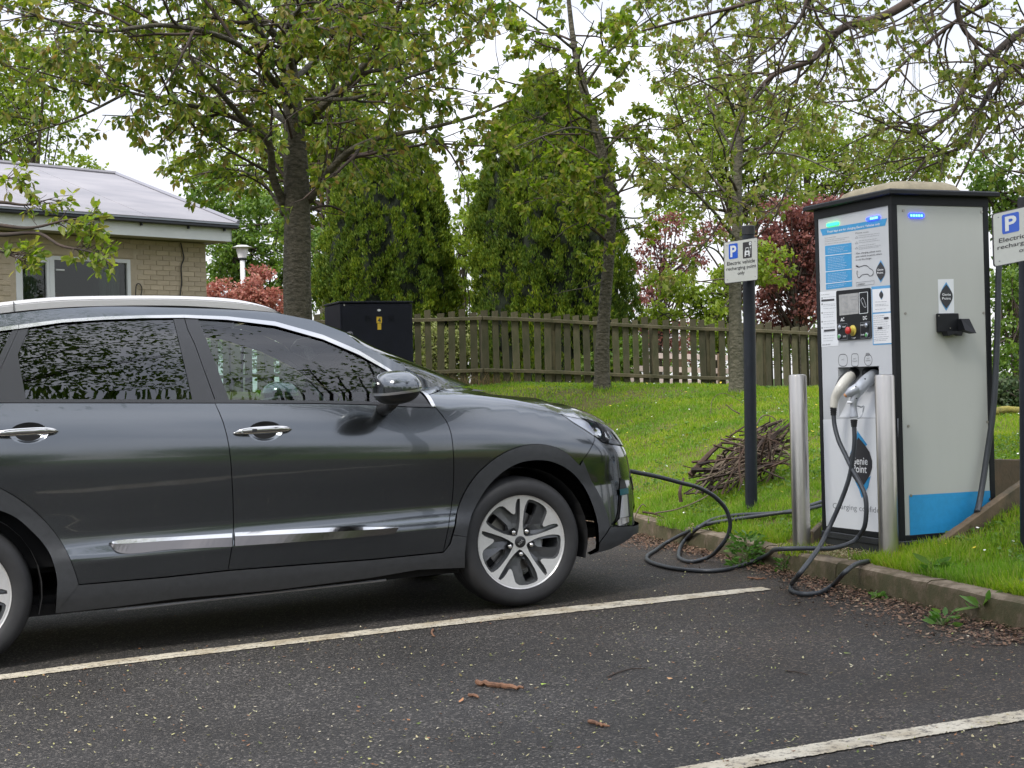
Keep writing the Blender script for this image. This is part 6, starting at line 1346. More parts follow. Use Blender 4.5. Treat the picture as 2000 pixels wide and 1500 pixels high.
# tree leaning in from the right over the charger: its trunk stands outside the view
prm_r = [dict(den=3.4, len=1.15, ang=(30, 70), n=7, curl=.17, trop=-.01, r=.010, flat=.85), dict(den=6.5, len=.42, ang=(30, 65), n=5, curl=.2, trop=-.03, r=.004), dict(den=9, len=.13, ang=(30, 70), n=3, curl=.2, trop=-.05, r=.002)]
base = np.array([7.2, 10.6, 1.3]); J = np.array([6.6, 10.6, 4.2])
def rl(pts, r0, r1): P = cat(np.vstack([[J], WP(pts)]), 8); return P, np.r_[np.linspace(r0*1.15, r0, 8), np.linspace(r0, r1, len(P)-8)], .2
mains = [(cat([base, (7.1, 10.6, 2.4), J, (6.3, 10.6, 5.6), (6.1, 10.7, 7.2)], 8), np.linspace(.17, .07, 33), .9),
 rl([(2150, -20, 10.4), (2000, 60, 10.2), (1955, 94, 10.1), (1887, 165, 10), (1865, 210, 9.9), (1812, 255, 9.8), (1775, 259, 9.7), (1730, 244, 9.6)], .035, .006),
 rl([(2150, 70, 10.6), (2000, 124, 10.4), (1944, 161, 10.3), (1917, 210, 10.2), (1880, 285, 10.1), (1812, 311, 10), (1775, 352, 9.9)], .032, .006),
 rl([(2080, -120, 10), (1900, -60, 9.8), (1869, 0, 9.7), (1887, 64, 9.7), (1944, 105, 9.7)], .03, .012),
 rl([(2100, -220, 10), (1900, -80, 9.8), (1775, 4, 9.7), (1719, 34, 9.6), (1644, 56, 9.5), (1610, 90, 9.5), (1587, 116, 9.5), (1512, 146, 9.4), (1475, 184, 9.4), (1445, 240, 9.3), (1425, 300, 9.3)], .038, .006),
 rl([(2150, 180, 11), (2050, 200, 10.9), (1960, 210, 10.8), (1900, 300, 10.7), (1860, 380, 10.7)], .02, .006), rl([(2000, -200, 11), (1800, -120, 11), (1620, -60, 11), (1480, 0, 11), (1330, 40, 11), (1255, 60, 11)], .028, .007), rl([(2000, -200, 9), (1760, -160, 8.9), (1600, -60, 8.8), (1560, 40, 8.7), (1500, 100, 8.7)], .024, .006), rl([(2050, -50, 11.6), (1900, 20, 11.8), (1780, 110, 12), (1690, 190, 12.1), (1610, 200, 12.2)], .022, .006)]
kp4 = inp([(1200, -500), (2600, -500), (2600, 500), (1960, 470), (1950, 370), (1700, 372), (1560, 330), (1420, 330), (1250, 180)])
print('right', tree('overhanging_tree', 'spreading tree whose thin lime-leaved branches reach in from the upper right', mains, prm_r, dict(n=7, L=.045, w=.72, droop=.6, off=.008), LM_lime, M_twig, seed=21, keep=kp4, base=base)[1])
# left tree: a low spray of leaves enters at the left edge
base = np.array([-6.5, 12.6, .4]); J = np.array([-6.2, 12.4, 2.4])
mains = [(cat([base, (-6.4, 12.5, 1.6), J, (-6.1, 12.4, 4.6)], 8), np.linspace(.12, .05, 25), .95)]
for pts in ([(-100, 440, 11), (0, 458, 10.8), (75, 456, 10.7), (120, 480, 10.6), (180, 493, 10.5), (222, 520, 10.4)], [(-100, 430, 11), (0, 440, 10.8), (60, 445, 10.7), (130, 430, 10.6), (180, 425, 10.6)], [(-80, 400, 11), (0, 395, 10.9), (50, 400, 10.9), (100, 388, 10.8)], [(-80, 460, 11), (0, 490, 10.8), (50, 510, 10.7)], [(-60, 330, 11), (0, 345, 11), (40, 350, 11)]):
    P = cat(np.vstack([[J], WP(pts)]), 8); mains.append((P, np.linspace(.022, .004, len(P)), .72))
print('left', tree('left_tree', 'young tree outside the left edge with one low leafy spray before the bungalow', mains, [dict(den=6, len=.34, ang=(30, 60), n=5, curl=.18, trop=.02, r=.004), dict(den=11, len=.12, ang=(30, 70), n=3, curl=.2, r=.002)], dict(n=4.5, L=.075, w=.5, droop=.25, quad=True), LM_yg, M_twig, seed=4, keep=inp([(-400, 250), (60, 320), (75, 372), (200, 380), (250, 540), (40, 548), (-400, 560)]), base=base)[1])
# ---------------------------------------------------------------- conifers
def conifer(label, cx, half, top, d, seed, sparse=0):
    g = np.random.default_rng(seed); b = W(cx, 790, d); b[2] = .55; Rm = half*d/FPX; H = W(cx, top, d)[2] - b[2]; root = thing('columnar_yew', label, 'conifer', b, None, 'columnar yews behind the fence')
    ph = g.uniform(0, 7, 6)
    def rad(th, t): 
        prof = np.interp(t, [0, .1, .35, .6, .8, .92, 1], [.93, .99, 1.0, .94, .78, .56, .06]); return Rm*prof*(1 + .07*np.sin(th*7+ph[0]+t*2) + .05*np.sin(th*13+ph[1]-t*3) + .06*np.sin(th*3+ph[2]+t*9) + .03*np.sin(th*19+ph[3]+t*17))
    th = np.linspace(0, 2*math.pi, 49)[:-1]; rows = [[(.84*rad(a, t)*math.cos(a), .84*rad(a, t)*math.sin(a), t*H*.97) for a in th] for t in np.linspace(0, 1, 30)]
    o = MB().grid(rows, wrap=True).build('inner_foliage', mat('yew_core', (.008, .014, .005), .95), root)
    MB().tube([(0, 0, -.3), (0, 0, 1.2)], .14, 10).build('trunk', M_bark, root)
    nc = int(2*math.pi*Rm*H*80); tcl = g.uniform(0, 1, nc)**.9; acl = g.uniform(0, 2*math.pi, nc); kcl = g.uniform(.86, 1.05, nc); per = 9; ci = np.repeat(np.arange(nc), per); n = nc*per
    up_ = g.uniform(-1, 1, n); t = np.clip(tcl[ci] + up_*.085/H*1.0, 0, 1.01); a = acl[ci] + g.normal(size=n)*.028*(1 - .6*np.maximum(up_, 0)); r = rad(a, np.clip(t, 0, 1)) * (kcl[ci] - .03*up_); P = np.c_[r*np.cos(a), r*np.sin(a), t*H]
    out = np.c_[np.cos(a), np.sin(a), np.zeros(n)]; Ps, Ds = [], []
    for k in range(7): Ps.append(P + g.normal(size=(n, 3))*.018); Ds.append(out*g.uniform(.15, .6, (n, 1)) + np.array([0, 0, 1.]) + g.normal(size=(n, 3))*.28)
    P, D = np.vstack(Ps), np.vstack(Ds); V, F = leaf_arrays(P, D, g.uniform(.04, .075, len(P)), .36, .5, g=g); o = mk('foliage', V, F, LM_yew, root); o['kind'] = 'stuff'
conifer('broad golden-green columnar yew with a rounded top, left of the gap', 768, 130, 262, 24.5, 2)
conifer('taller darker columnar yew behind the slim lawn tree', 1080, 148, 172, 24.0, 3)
# ---------------------------------------------------------------- background trees and shrubs
def crown_tree(name, label, blobs, leafL, n, m_leaf, d, trunk=None, seed=1, group=None, cat_='tree', wr=.6, clump=.13, bark=None, twigs=40):
    """blobs: (px, py, rx, ry) in photo pixels at depth d: clumped foliage with limbs inside"""
    g = np.random.default_rng(seed); tx = trunk[0] if trunk else blobs[0][0]; base = W(tx, 770, d); base[2] = min(base[2], 1.0); root = thing(name, label, cat_, base, None, group); mb = MB()
    Bs = [(W(x, y, d + (g.uniform(-.04, .04) * d * .5)), rx*d/FPX, ry*d/FPX) for x, y, rx, ry in blobs]; tr = .07 if not trunk else trunk[1]
    top = max(Bs, key=lambda q: q[0][2])[0]; tp = cat([base - (0, 0, .4), base*.6 + top*.4 - [(base*.6+top*.4)[0] - base[0]*.9 - top[0]*.1, 0, 0], top], 8); mb.tube(tp - base, np.linspace(tr, tr*.25, len(tp)), 8); mb.build('trunk', bark or M_bark, root, smooth=True)
    tot = sum(b[1]*b[2] for b in Bs); Ps, Ds = [], []; tb = MB()
    for c, rx, ry in Bs:
        k = max(6, int(n*rx*ry/tot)); nc = max(5, int(k/38)); C = norm(g.normal(size=(nc, 3))) * (g.uniform(0, 1, (nc, 1))**.42) * [rx, min(rx, ry*1.2), ry] + c
        for j in range(min(nc, int(twigs*rx*ry/tot)+2)):
            a = tp[int(g.uniform(.35, .95)*(len(tp)-1))]; Q = cat([a, (a + C[j])/2 + (0, 0, .06*rx) + g.normal(size=3)*.05, C[j]], 4); tb.tube(Q - base, np.linspace(tr*.28, .006, len(Q)), 4, cap=False)
        i = g.integers(0, nc, k); P = C[i] + g.normal(size=(k, 3)) * clump * [1.25, 1.25, .7] * max(.5, (rx+ry)/2*1.0); Ps.append(P); Ds.append(norm(g.normal(size=(k, 3))) + (0, 0, -.4))
    o = tb.build('branches', M_twig, root, smooth=True); o['kind'] = 'stuff'
    P, D = np.vstack(Ps) - base, np.vstack(Ds); V, F = leaf_arrays(P, D, g.uniform(.6, 1.2, len(P))*leafL, wr, .3, g=g); o = mk('foliage', V, F, m_leaf, root); o['kind'] = 'stuff'
    return root
BT = 'trees beyond the building and fence'
crown_tree('broadleaf_tree', 'airy pale green tree rising behind the left end of the bungalow roof', [(40, 250, 110, 120), (150, 330, 60, 30), (-60, 180, 100, 130), (90, 120, 120, 60), (20, 350, 70, 30)], .15, 8200, LM_bgy, 40, (60, .14), 31, BT, clump=.16)
crown_tree('broadleaf_tree', 'dense mid green maple between the bungalow and the big cherry trunk', [(450, 500, 70, 60), (500, 430, 80, 70), (400, 390, 60, 50), (540, 540, 60, 60), (470, 560, 80, 50), (620, 520, 60, 90)], .11, 11000, LM_bg, 31, (520, .13), 32, BT, clump=.11)
crown_tree('broadleaf_tree', 'bright yellow-green tree behind the cherry trunk', [(400, 340, 70, 50), (520, 330, 110, 90), (650, 350, 80, 110), (690, 120, 110, 120), (620, 240, 90, 90), (700, 250, 70, 80), (560, 440, 70, 60)], .15, 15500, LM_bgy, 38, (640, .2), 33, BT, clump=.12)
crown_tree('broadleaf_tree', 'small yellow-green tree in the gap between the two yews', [(905, 470, 35, 60), (900, 560, 45, 60), (915, 380, 28, 50), (890, 640, 50, 60)], .12, 4600, LM_bgy, 38, (905, .09), 34, BT)
crown_tree('broadleaf_tree', 'light green tree low behind the fence, right of the tall yew', [(1380, 590, 70, 36), (1310, 560, 50, 30), (1420, 540, 50, 40), (1290, 620, 50, 26), (1480, 520, 60, 50), (1400, 640, 60, 40)], .095, 6500, LM_bgy, 26, (1400, .06), 35, BT, clump=.13)
crown_tree('copper_maple', 'dark purple-leaved tree beside the left edge of the charger', [(1500, 520, 45, 60), (1530, 430, 50, 50), (1545, 500, 60, 80), (1590, 450, 50, 70), (1520, 590, 55, 60), (1590, 570, 60, 80), (1640, 430, 60, 50), (1500, 640, 40, 30)], .085, 15000, LM_pur, 27, (1560, .1), 36, BT, clump=.12)
crown_tree('copper_maple', 'thin purple-leaved tree behind the fence beside the tall yew', [(1275, 520, 45, 60), (1300, 450, 50, 40), (1260, 620, 40, 60), (1320, 660, 60, 60), (1350, 500, 40, 40), (1390, 450, 40, 26)], .085, 4200, LM_pur, 29, (1290, .07), 37, BT, clump=.15)
crown_tree('broadleaf_tree', 'tall airy green tree far behind the grey-barked tree', [(1330, 400, 70, 60), (1400, 300, 90, 90), (1500, 380, 70, 60), (1470, 230, 90, 90), (1360, 200, 70, 60), (1560, 330, 60, 50)], .13, 10500, LM_bgy, 38, (1478, .16), 38, BT, clump=.15)
crown_tree('broadleaf_tree', 'tall airy green tree far behind the top of the charger', [(1640, 330, 80, 70), (1580, 260, 80, 70), (1720, 300, 90, 60), (1800, 330, 70, 50), (1680, 400, 60, 40)], .12, 10000, LM_bgy, 40, (1572, .16), 39, BT, clump=.15)
crown_tree('broadleaf_tree', 'dense dark green tree behind the right-hand corner of the charger', [(1960, 400, 60, 80), (2050, 330, 100, 90), (2000, 520, 80, 90), (1930, 340, 40, 50), (2100, 600, 120, 120)], .07, 12000, LM_bg, 17, (2080, .16), 40, BT, clump=.12)
crown_tree('hedge_shrub', 'leafy hillside shrub at the right edge, under the large sign', [(1985, 640, 60, 70), (2060, 700, 70, 60), (1960, 710, 40, 40), (2000, 560, 60, 50)], .06, 5000, LM_bg, 15, (1990, .05), 41, None, 'shrub')
crown_tree('ground_ivy', 'low ivy and moss mound at the foot of the right-hand shrub', [(1985, 765, 60, 26), (2040, 780, 60, 26), (1940, 770, 40, 20)], .05, 4200, leafmat('ivy_leaves', [(.02, .045, .012), (.05, .08, .03), (.09, .12, .05)], .5, .2), 14, (1990, .02), 42, None, 'ground plant')
crown_tree('red_shrub', 'coral red leaved shrub beside the corner of the bungalow', [(430, 575, 45, 28), (500, 570, 45, 30), (540, 590, 40, 30), (510, 535, 22, 20), (410, 600, 50, 30), (470, 610, 90, 30)], .08, 8000, LM_red, 28, (470, .05), 43, None, 'shrub', clump=.12)
crown_tree('variegated_shrub', 'pale yellow-leaved shrub glimpsed through the fence left of its corner', [(860, 690, 45, 45), (900, 670, 30, 40), (830, 650, 30, 30)], .05, 2600, leafmat('pale_leaves', [(.10, .14, .03), (.3, .32, .12), (.2, .22, .06)], .5, .3), 21.2, (860, .03), 44, None, 'shrub')
crown_tree('laurel_shrub', 'glossy green shrub glimpsed through the fence beside the slim tree', [(1200, 700, 30, 30), (1150, 720, 30, 26), (1240, 690, 26, 40)], .09, 1100, LM_bg, 21.6, (1200, .03), 45, None, 'shrub')
crown_tree('far_hedge', 'long dark hedge far behind the fence', [(x, 690 + 8*math.sin(x), 110, 60) for x in range(250, 1900, 120)], .2, 11000, LM_bg, 52, (1300, .05), 46, None, 'hedge', clump=.14)['kind'] = 'thing'
# trees on the camera's side of the car park: outside the frame, seen mirrored in paint and glass
def far_side(label, x, y, zc, r, n, seed, L=.2, trunk=.2, off=(0, 0), leafm=None):
    g = np.random.default_rng(seed); root = thing('car_park_tree', label, 'tree', (x, y, zpark(x) - .3), None, 'trees behind the viewer'); MB().tube(cat([(0, 0, 0), (.1, .1, zc*.35), (off[0]*.3, off[1]*.3, zc*.7), (off[0], off[1], zc)], 6), np.linspace(trunk, trunk*.3, 19), 10).build('trunk', M_bark, root)
    nc = int(n/40); C = norm(g.normal(size=(nc, 3))) * (g.uniform(0, 1, (nc, 1))**.4) * [r, r, r*.75] + (off[0], off[1], zc); i = g.integers(0, nc, n); P = C[i] + g.normal(size=(n, 3))*.10*r
    tb = MB()
    for c in C[:60]: tb.tube(cat([(off[0]*.3, off[1]*.3, zc*.7), c*.5 + np.array([off[0]*.2, off[1]*.2, zc*.4]), c], 4), np.linspace(.06, .01, 9), 4, cap=False)
    tb.build('branches', M_twig, root)['kind'] = 'stuff'
    V, F = leaf_arrays(P, norm(g.normal(size=(n, 3))) + (0, 0, -.4), g.uniform(.6, 1.2, n)*L, .6, .3, g=g); mk('foliage', V, F, LM_bg, root)['kind'] = 'stuff'
far_side('broad tree overhanging the bays behind the viewer on the left', -5.0, -4.0, 8.4, 3.3, 19000, 51, .10, .2, (4.3, 6.1))
far_side('broad tree overhanging the bays behind the viewer on the right', 8.5, -3.0, 8.6, 2.2, 2800, 52, .11, .18, (-3.6, 6.0))
for k, (x, y, zc, r) in enumerate(((-14, -17, 2.6, 3.4), (-7, -18, 2.2, 3.0), (0, -17, 2.8, 3.6), (7, -18, 2.4, 3.2), (14, -15, 3.0, 3.8), (20, -8, 2.6, 3.8), (-20, -8, 2.8, 4.0))):
    far_side(('first', 'second', 'third', 'fourth', 'fifth', 'sixth', 'seventh')[k] + ' tree from the left in the row closing the car park behind the viewer', x, y, zc, r, 14000, 60+k, .17)
# ---------------------------------------------------------------- grass, litter, sticks, weeds
LM_grass = leafmat('lawn_grass_blades', [(.13, .26, .024), (.18, .33, .034), (.24, .38, .05), (.31, .35, .10)], .5, .5, .25, 1.7, (1.2, 1.0, .8))
LM_dry = leafmat('dry_grass_blades', [(.16, .11, .055), (.22, .16, .08), (.10, .10, .035)], .7, .3)
def visible(P, m=650):
    X, Y = proj(P); return (P[:, 1] > 1) & (X > -m) & (X < 2000 + m) & (Y > -60) & (Y < 1700)
def blades(P, h, w, g, lean=.45):
    n = len(P); a = g.uniform(0, 2*math.pi, n); S = np.c_[np.cos(a), np.sin(a), np.zeros(n)]; b = g.uniform(0, 2*math.pi, n); ln = g.uniform(.1, 1, n)*lean
    T = P + np.c_[np.cos(b)*ln*h, np.sin(b)*ln*h, h]; M_ = P*.5 + T*.5 + np.c_[np.zeros((n, 2)), h*.12]; w = np.asarray(w).reshape(-1, 1) * np.ones((n, 1))
    V = np.stack([P - S*w/2, P + S*w/2, M_ + S*w*.35, T, M_ - S*w*.35], 1).reshape(-1, 3); k = np.arange(n)[:, None]*5
    return V, np.concatenate([k + [[0, 1, 2]], k + [[0, 2, 4]], k + [[4, 2, 3]]], 0)
def in_pit(x, y):
    u = (x - CH0[0])*E1[0] + (y - CH0[1])*E1[1]; v = (x - CH0[0])*E2[0] + (y - CH0[1])*E2[1]; return (u > -.27) & (u < .95) & (v > -.06) & (v < .95)
g = np.random.default_rng(77)
def scatter_lawn(n, d0, d1, pw=1.0, x0=-60, x1=2060):
    d = d0 + (d1-d0)*g.uniform(0, 1, n)**pw; X = (g.uniform(x0, x1, n)-1000)/FPX*d; q, t = qt(X, d); ok = (np.maximum(q, d - 15.4) > .115) & ~in_pit(X, d); X, d = X[ok], d[ok]
    z = zlawn(X, d); return np.c_[X, d, z - .004]
P = np.vstack([scatter_lawn(120000, 6.0, 12, .9, 1150), scatter_lawn(110000, 11.5, 17, .9, 850), scatter_lawn(70000, 16.5, 23, 1, 500), scatter_lawn(60000, 4.5, 13, .9, 2060, 2650), scatter_lawn(30000, 13, 23, 1, 2060, 2650)]); P = P[visible(P)]
bare = np.hypot((P[:, 0] - W(1985, 1135, 6.5)[0])/.22, (P[:, 1] - W(1985, 1135, 6.5)[1])/.12) < 1 + .4*np.sin(P[:, 0]*31); wear = (np.sin(P[:, 0]*5.1 + 1.3*np.sin(P[:, 1]*4.7))*np.sin(P[:, 1]*3.3 + 1.1*np.sin(P[:, 0]*6.1)) < -.62) & (g.uniform(size=len(P)) < .62); P = P[~(bare & (g.uniform(size=len(P)) < .93)) & ~wear]
clump_ = .5 + .5*np.sin(P[:, 0]*4.3 + np.sin(P[:, 1]*3.1)*1.7)*np.sin(P[:, 1]*3.7 + np.sin(P[:, 0]*2.2)); h = (.018 + .022*g.uniform(0, 1, len(P))**1.5) * (1 + .9*clump_**3) * np.where(P[:, 1] < 9, 1.15, 1)
V, F = blades(P, h, np.where(P[:, 1] > 13, .010, .0065), g, .6); tag(mk('lawn_grass', V, F, LM_grass, None, loc=(0, 0, 0)), kind='stuff')
Pw = np.vstack([scatter_lawn(5200, 6, 12, .9, 1150), scatter_lawn(3000, 11.5, 20, .9, 850)]); Pw = Pw[visible(Pw)]; Pw = Pw[np.sin(Pw[:, 0]*3.1 + 2)*np.sin(Pw[:, 1]*2.3 + 1) > -.1]; Pw = np.repeat(Pw, 3, 0) + np.c_[g.normal(size=(len(Pw)*3, 2))*.012, g.uniform(.012, .04, len(Pw)*3)]
V, F = leaf_arrays(Pw, np.c_[g.normal(size=(len(Pw), 2)), np.full(len(Pw), .25)], g.uniform(.018, .034, len(Pw)), .75, .2, g=g); tag(mk('lawn_clover', V, F, leafmat('clover_leaves', [(.07, .14, .025), (.11, .20, .035), (.16, .25, .06)], .5, .35), None, loc=(0, 0, 0)), kind='stuff')
# longer grass along the kerb, the posts, the charger and the timber
Q = []
for t in np.linspace(-4.2, 5.6, 1150):
    if -.0 < t - (CH0[1]-7.84) and False: pass
    for k in range(16):
        q = .110 + abs(g.normal())*.035; p = kpt(t + g.uniform(-.01, .01), q, 0); 
        if not in_pit(np.array([p[0]]), np.array([p[1]]))[0]: Q.append((p[0], p[1], float(zlawn(p[0], p[1]))-.004))
def ringpts(c, r0, r1, n):
    a = g.uniform(0, 2*math.pi, n); r = g.uniform(r0, r1, n); x = c[0] + r*np.cos(a); y = c[1] + r*np.sin(a); return np.c_[x, y, zlawn(x, y) - .004]
Q = np.array(Q); pole = W(1467, 982, 9.86); Q = np.vstack([Q, ringpts(pole, .04, .13, 260), ringpts(W(1566, 1064, 8.28), .05, .14, 220), ringpts(W(1178, 768, 18), .1, .3, 500), ringpts(W(1440, 770, 16.8), .1, .3, 400)])
mound = W(1292, 1040, 10.0); a = np.c_[g.normal(mound[0], .10, 1100), g.normal(mound[1], .16, 1100)]; qq, tt_ = qt(a[:, 0], a[:, 1]); a = a[qq > -.03]; Q = np.vstack([Q, np.c_[a, zlawn(a[:, 0], a[:, 1]) + .0]])
tp_ = [W(*p) for p in [(1790, 1104, 7.5), (1850, 1075, 7.55), (1920, 1035, 7.68), (1990, 985, 7.85)]]; 
for p in cat(np.array(tp_), 60): x = p[0] + g.normal()*.05; y = p[1] - abs(g.normal())*.10; Q = np.vstack([Q, [[x, y, float(zlawn(x, y))-.004]]])
Q = np.vstack([Q] + [np.c_[x_ := Q[-180:, 0] + g.normal(size=180)*.04, y_ := Q[-180:, 1] - abs(g.normal(size=180))*.12, zlawn(x_, y_) - .004] for _ in range(6)])
V, F = blades(Q, .035 + .055*g.uniform(0, 1, len(Q))**1.8, .006, g, .7); tag(mk('edge_grass', V, F, LM_grass, None, loc=(0, 0, 0)), kind='stuff')
# dry stalks and weeds at the foot of the fence
Q = []
for s in np.arange(-2.2, 6, .006):
    p = fpt(s); d = fdir(s); n_ = np.array([d[1], -d[0]]); r = abs(g.normal())*.12; k = 1 if s < .2 else (.35 if s < 1.6 else .15)
    if g.uniform() < k:
        for _ in range(3): x, y = p + n_*(.03 + abs(g.normal())*.14) + d*g.normal()*.03; Q.append((x, y, fz(s) - .10))
Q = np.array(Q); hm = np.where((Q[:, 0] < .2), .30, .14); V, F = blades(Q, .08 + hm*g.uniform(0, 1, len(Q)), .009, g, .9); tag(mk('dry_fence_grass', V, F, LM_dry, None, loc=(0, 0, 0)), kind='stuff')
Q2 = Q[g.permutation(len(Q))[:len(Q)//2]] + g.normal(size=(len(Q)//2, 3))*[.1, .06, 0]; V, F = blades(Q2, .05 + .14*g.uniform(0, 1, len(Q2)), .011, g, .7); tag(mk('green_fence_grass', V, F, LM_grass, None, loc=(0, 0, 0)), kind='stuff')
# daisies and dandelions
P = scatter_lawn(900, 6.0, 20, 1.2, 1100); P = P[visible(P)]; P = P[g.uniform(size=len(P)) < (.35 + .65*(np.sin(P[:, 0]*2.1)*np.sin(P[:, 1]*1.3) > .1))][:260]
def discs(P, r, hgt, n=6):
    a = np.arange(n)*2*math.pi/n; V = []; F = []
    tl = g.normal(size=(len(P), 2))*.3; c = P + [0, 0, hgt]; ring = np.stack([np.cos(a), np.sin(a)], -1)*1.0; rr_ = np.asarray(r).reshape(-1, 1, 1)
    V = np.concatenate([c[:, None, :2] + ring[None]*rr_, (c[:, None, 2:3] + ((ring[None]*tl[:, None]).sum(-1, keepdims=True))*rr_)], -1); return V.reshape(-1, 3), (np.arange(len(P))[:, None]*n + np.arange(n))
k = len(P)*3//4; V, F = discs(P[:k], g.uniform(.007, .011, k), .045); tag(mk('daisies', V, F, mat('daisy_white', (.75, .75, .68), .7), None, loc=(0, 0, 0)), kind='stuff')
V, F = discs(P[k:], g.uniform(.009, .014, len(P)-k), .05); tag(mk('dandelions', V, F, mat('dandelion_yellow', (.75, .55, .03), .7), None, loc=(0, 0, 0)), kind='stuff')
# fallen petals, bud scales and leaf litter on the asphalt
def flat_leaves(P, L, wr, g, lift=.003):
    n = len(P); a = g.uniform(0, 2*math.pi, n); D = np.c_[np.cos(a), np.sin(a), g.normal(size=n)*.18]; S = np.c_[-np.sin(a), np.cos(a), g.normal(size=n)*.2]; L = np.asarray(L).reshape(-1, 1); B = P + [0, 0, lift] - D*L/2
    B[:, 2] = np.maximum(B[:, 2], P[:, 2] + lift*.6)
    w = L*wr/2; V = np.stack([B, B + D*L*.4 - S*w, B + D*L, B + D*L*.5 + S*w], 1); V[..., 2] = np.maximum(V[..., 2], (P[:, 2] + .0015)[:, None]); V[:, 2, 2] += g.uniform(0, .006, n)
    return V.reshape(-1, 3), np.arange(n)[:, None]*4 + np.arange(4)
n = 15000; y = 3.6 + 9*g.uniform(0, 1, n)**1.3; x = g.uniform(-60, 2060, n); x = (x-1000)/FPX*y; q, t = qt(x, y); ok = (q < -.02); x, y, q = x[ok], y[ok], q[ok]
# fewer under the car
cl_ = w2c(np.c_[x, y, zpark(x)]); under_ = (cl_[:, 0] > -3.4) & (cl_[:, 0] < .8) & (np.abs(cl_[:, 1]) < .85); pk = np.clip(.55 + .3*np.sin(x*2.3 + y*1.7)*np.sin(y*2.9 - x), 0, 1); ok = (g.uniform(size=len(x)) < pk*.62) & (~under_ | (g.uniform(size=len(x)) < .08)); x, y = x[ok], y[ok]
P = np.c_[x, y, zpark(x) + .002]; i = g.uniform(size=len(P)); 
V, F = flat_leaves(P[i < .66], g.uniform(.006, .017, (i < .66).sum()), .6, g); tag(mk('fallen_bud_scales', V, F, leafmat('bud_scales', [(.45, .38, .22), (.34, .33, .12), (.50, .44, .33), (.24, .28, .07)], .7, .1), None, loc=(0, 0, 0)), kind='stuff')
V, F = flat_leaves(P[i >= .66], g.uniform(.006, .022, (i >= .66).sum()), .5, g); tag(mk('fallen_brown_flakes', V, F, leafmat('brown_flakes', [(.20, .085, .04), (.30, .16, .08), (.12, .07, .035), (.10, .14, .03)], .8, .05), None, loc=(0, 0, 0)), kind='stuff')
# drift of brown litter against the kerb
n = 12500; t = g.uniform(-4.5, 5.0, n); wd = np.interp(t, [-4.5, -1, .5, 1.2, 2.0, 3.0, 3.6, 5], [.62, .55, .30, .13, .08, .17, .26, .30]) ; q = -np.abs(g.normal(size=n))*wd*.62; ok = g.uniform(size=n) < np.interp(t, [-4.5, 0, 1, 2, 3, 5], [1, 1, .7, .35, .7, 1]); t, q = t[ok], q[ok]
XY = np.array([KA[0] + KD[0]*t + KN[0]*q, KA[1] + KD[1]*t + KN[1]*q]).T; P = np.c_[XY, zpark(XY[:, 0]) + .002 + np.maximum(0, .018 + q*.10)*g.uniform(0, 1, len(t))]
V, F = flat_leaves(P, g.uniform(.008, .030, len(P)), .55, g); tag(mk('kerb_leaf_litter', V, F, leafmat('leaf_litter', [(.06, .032, .022), (.12, .065, .042), (.19, .115, .07), (.085, .045, .03), (.28, .20, .13)], .85, .05), None, loc=(0, 0, 0)), kind='stuff')
n = 1500; t = g.uniform(-1.0, 1.6, n); q = g.uniform(.01, .30, n); XY = np.array([KA[0] + KD[0]*t + KN[0]*q, KA[1] + KD[1]*t + KN[1]*q]).T; ok = (t > 2.45 - 0) | (q < .12); ok = in_pit(XY[:, 0], XY[:, 1]) | ((q < .12) & (g.uniform(size=n) < .3)); XY = XY[ok]
n = 1400; u_ = g.uniform(-.3, -.005, n); v_ = g.uniform(-.05, .85, n); XY2 = CH0 + u_[:, None]*E1 + v_[:, None]*E2; q2, t2 = qt(XY2[:, 0], XY2[:, 1]); XY2 = XY2[q2 > .02]
P = np.vstack([np.c_[XY, np.full(len(XY), .172)], np.c_[XY2, np.full(len(XY2), .172)]]); V, F = flat_leaves(P, g.uniform(.006, .020, len(P)), .55, g, .006); tag(mk('pad_litter', V, F, leafmat('pad_litter_mix', [(.30, .22, .12), (.18, .12, .06), (.45, .40, .26), (.16, .18, .05)], .85, .05), None, loc=(0, 0, 0)), kind='stuff')
# sticks lying on the asphalt
M_stick = mat('brown_stick_bark', (.24, .12, .065), .85, c2=(.10, .05, .03), vscale=20, bump=.4, bscale=60, bdist=.003)
def stick(label, pts, r, name='fallen_stick', mt_=None):
    P = cat(np.array([G(*p, r*.8 + .002) for p in pts]), 5); P += g.normal(size=P.shape)*r*.25; o = MB().tube(P, np.interp(np.linspace(0, 1, len(P)), [0, .1, .8, 1], [r*.8, r, r*.8, r*.4]), 7).build(name, mt_ or M_stick); return tag(autosmooth(o, 50), label, 'stick', 'sticks on the asphalt')
stick('thickest brown stick on the asphalt between the two bay lines', [(929, 1333), (960, 1336), (990, 1341), (1021, 1345)], .011)
stick('short broken stub of bark just left below the thickest stick', [(915, 1357), (934, 1361)], .007)
stick('forked reddish twig touching the bay line behind the front door', [(846, 1228), (843, 1236), (848, 1243)], .0055)
stick('brown twig lying near the bottom middle of the asphalt', [(1150, 1408), (1168, 1414), (1189, 1418)], .007)
stick('thin dark curved twig right of the thickest stick', [(1186, 1322), (1210, 1312), (1235, 1306), (1262, 1305)], .0028, mt_=M_twig)
stick('thin dark twig on the asphalt halfway to the kerb', [(1534, 1310), (1560, 1313), (1578, 1318)], .0028, mt_=M_twig)
stick('reddish bark strip lying by the end of the painted line', [(1460, 1127), (1480, 1130), (1498, 1129)], .005)
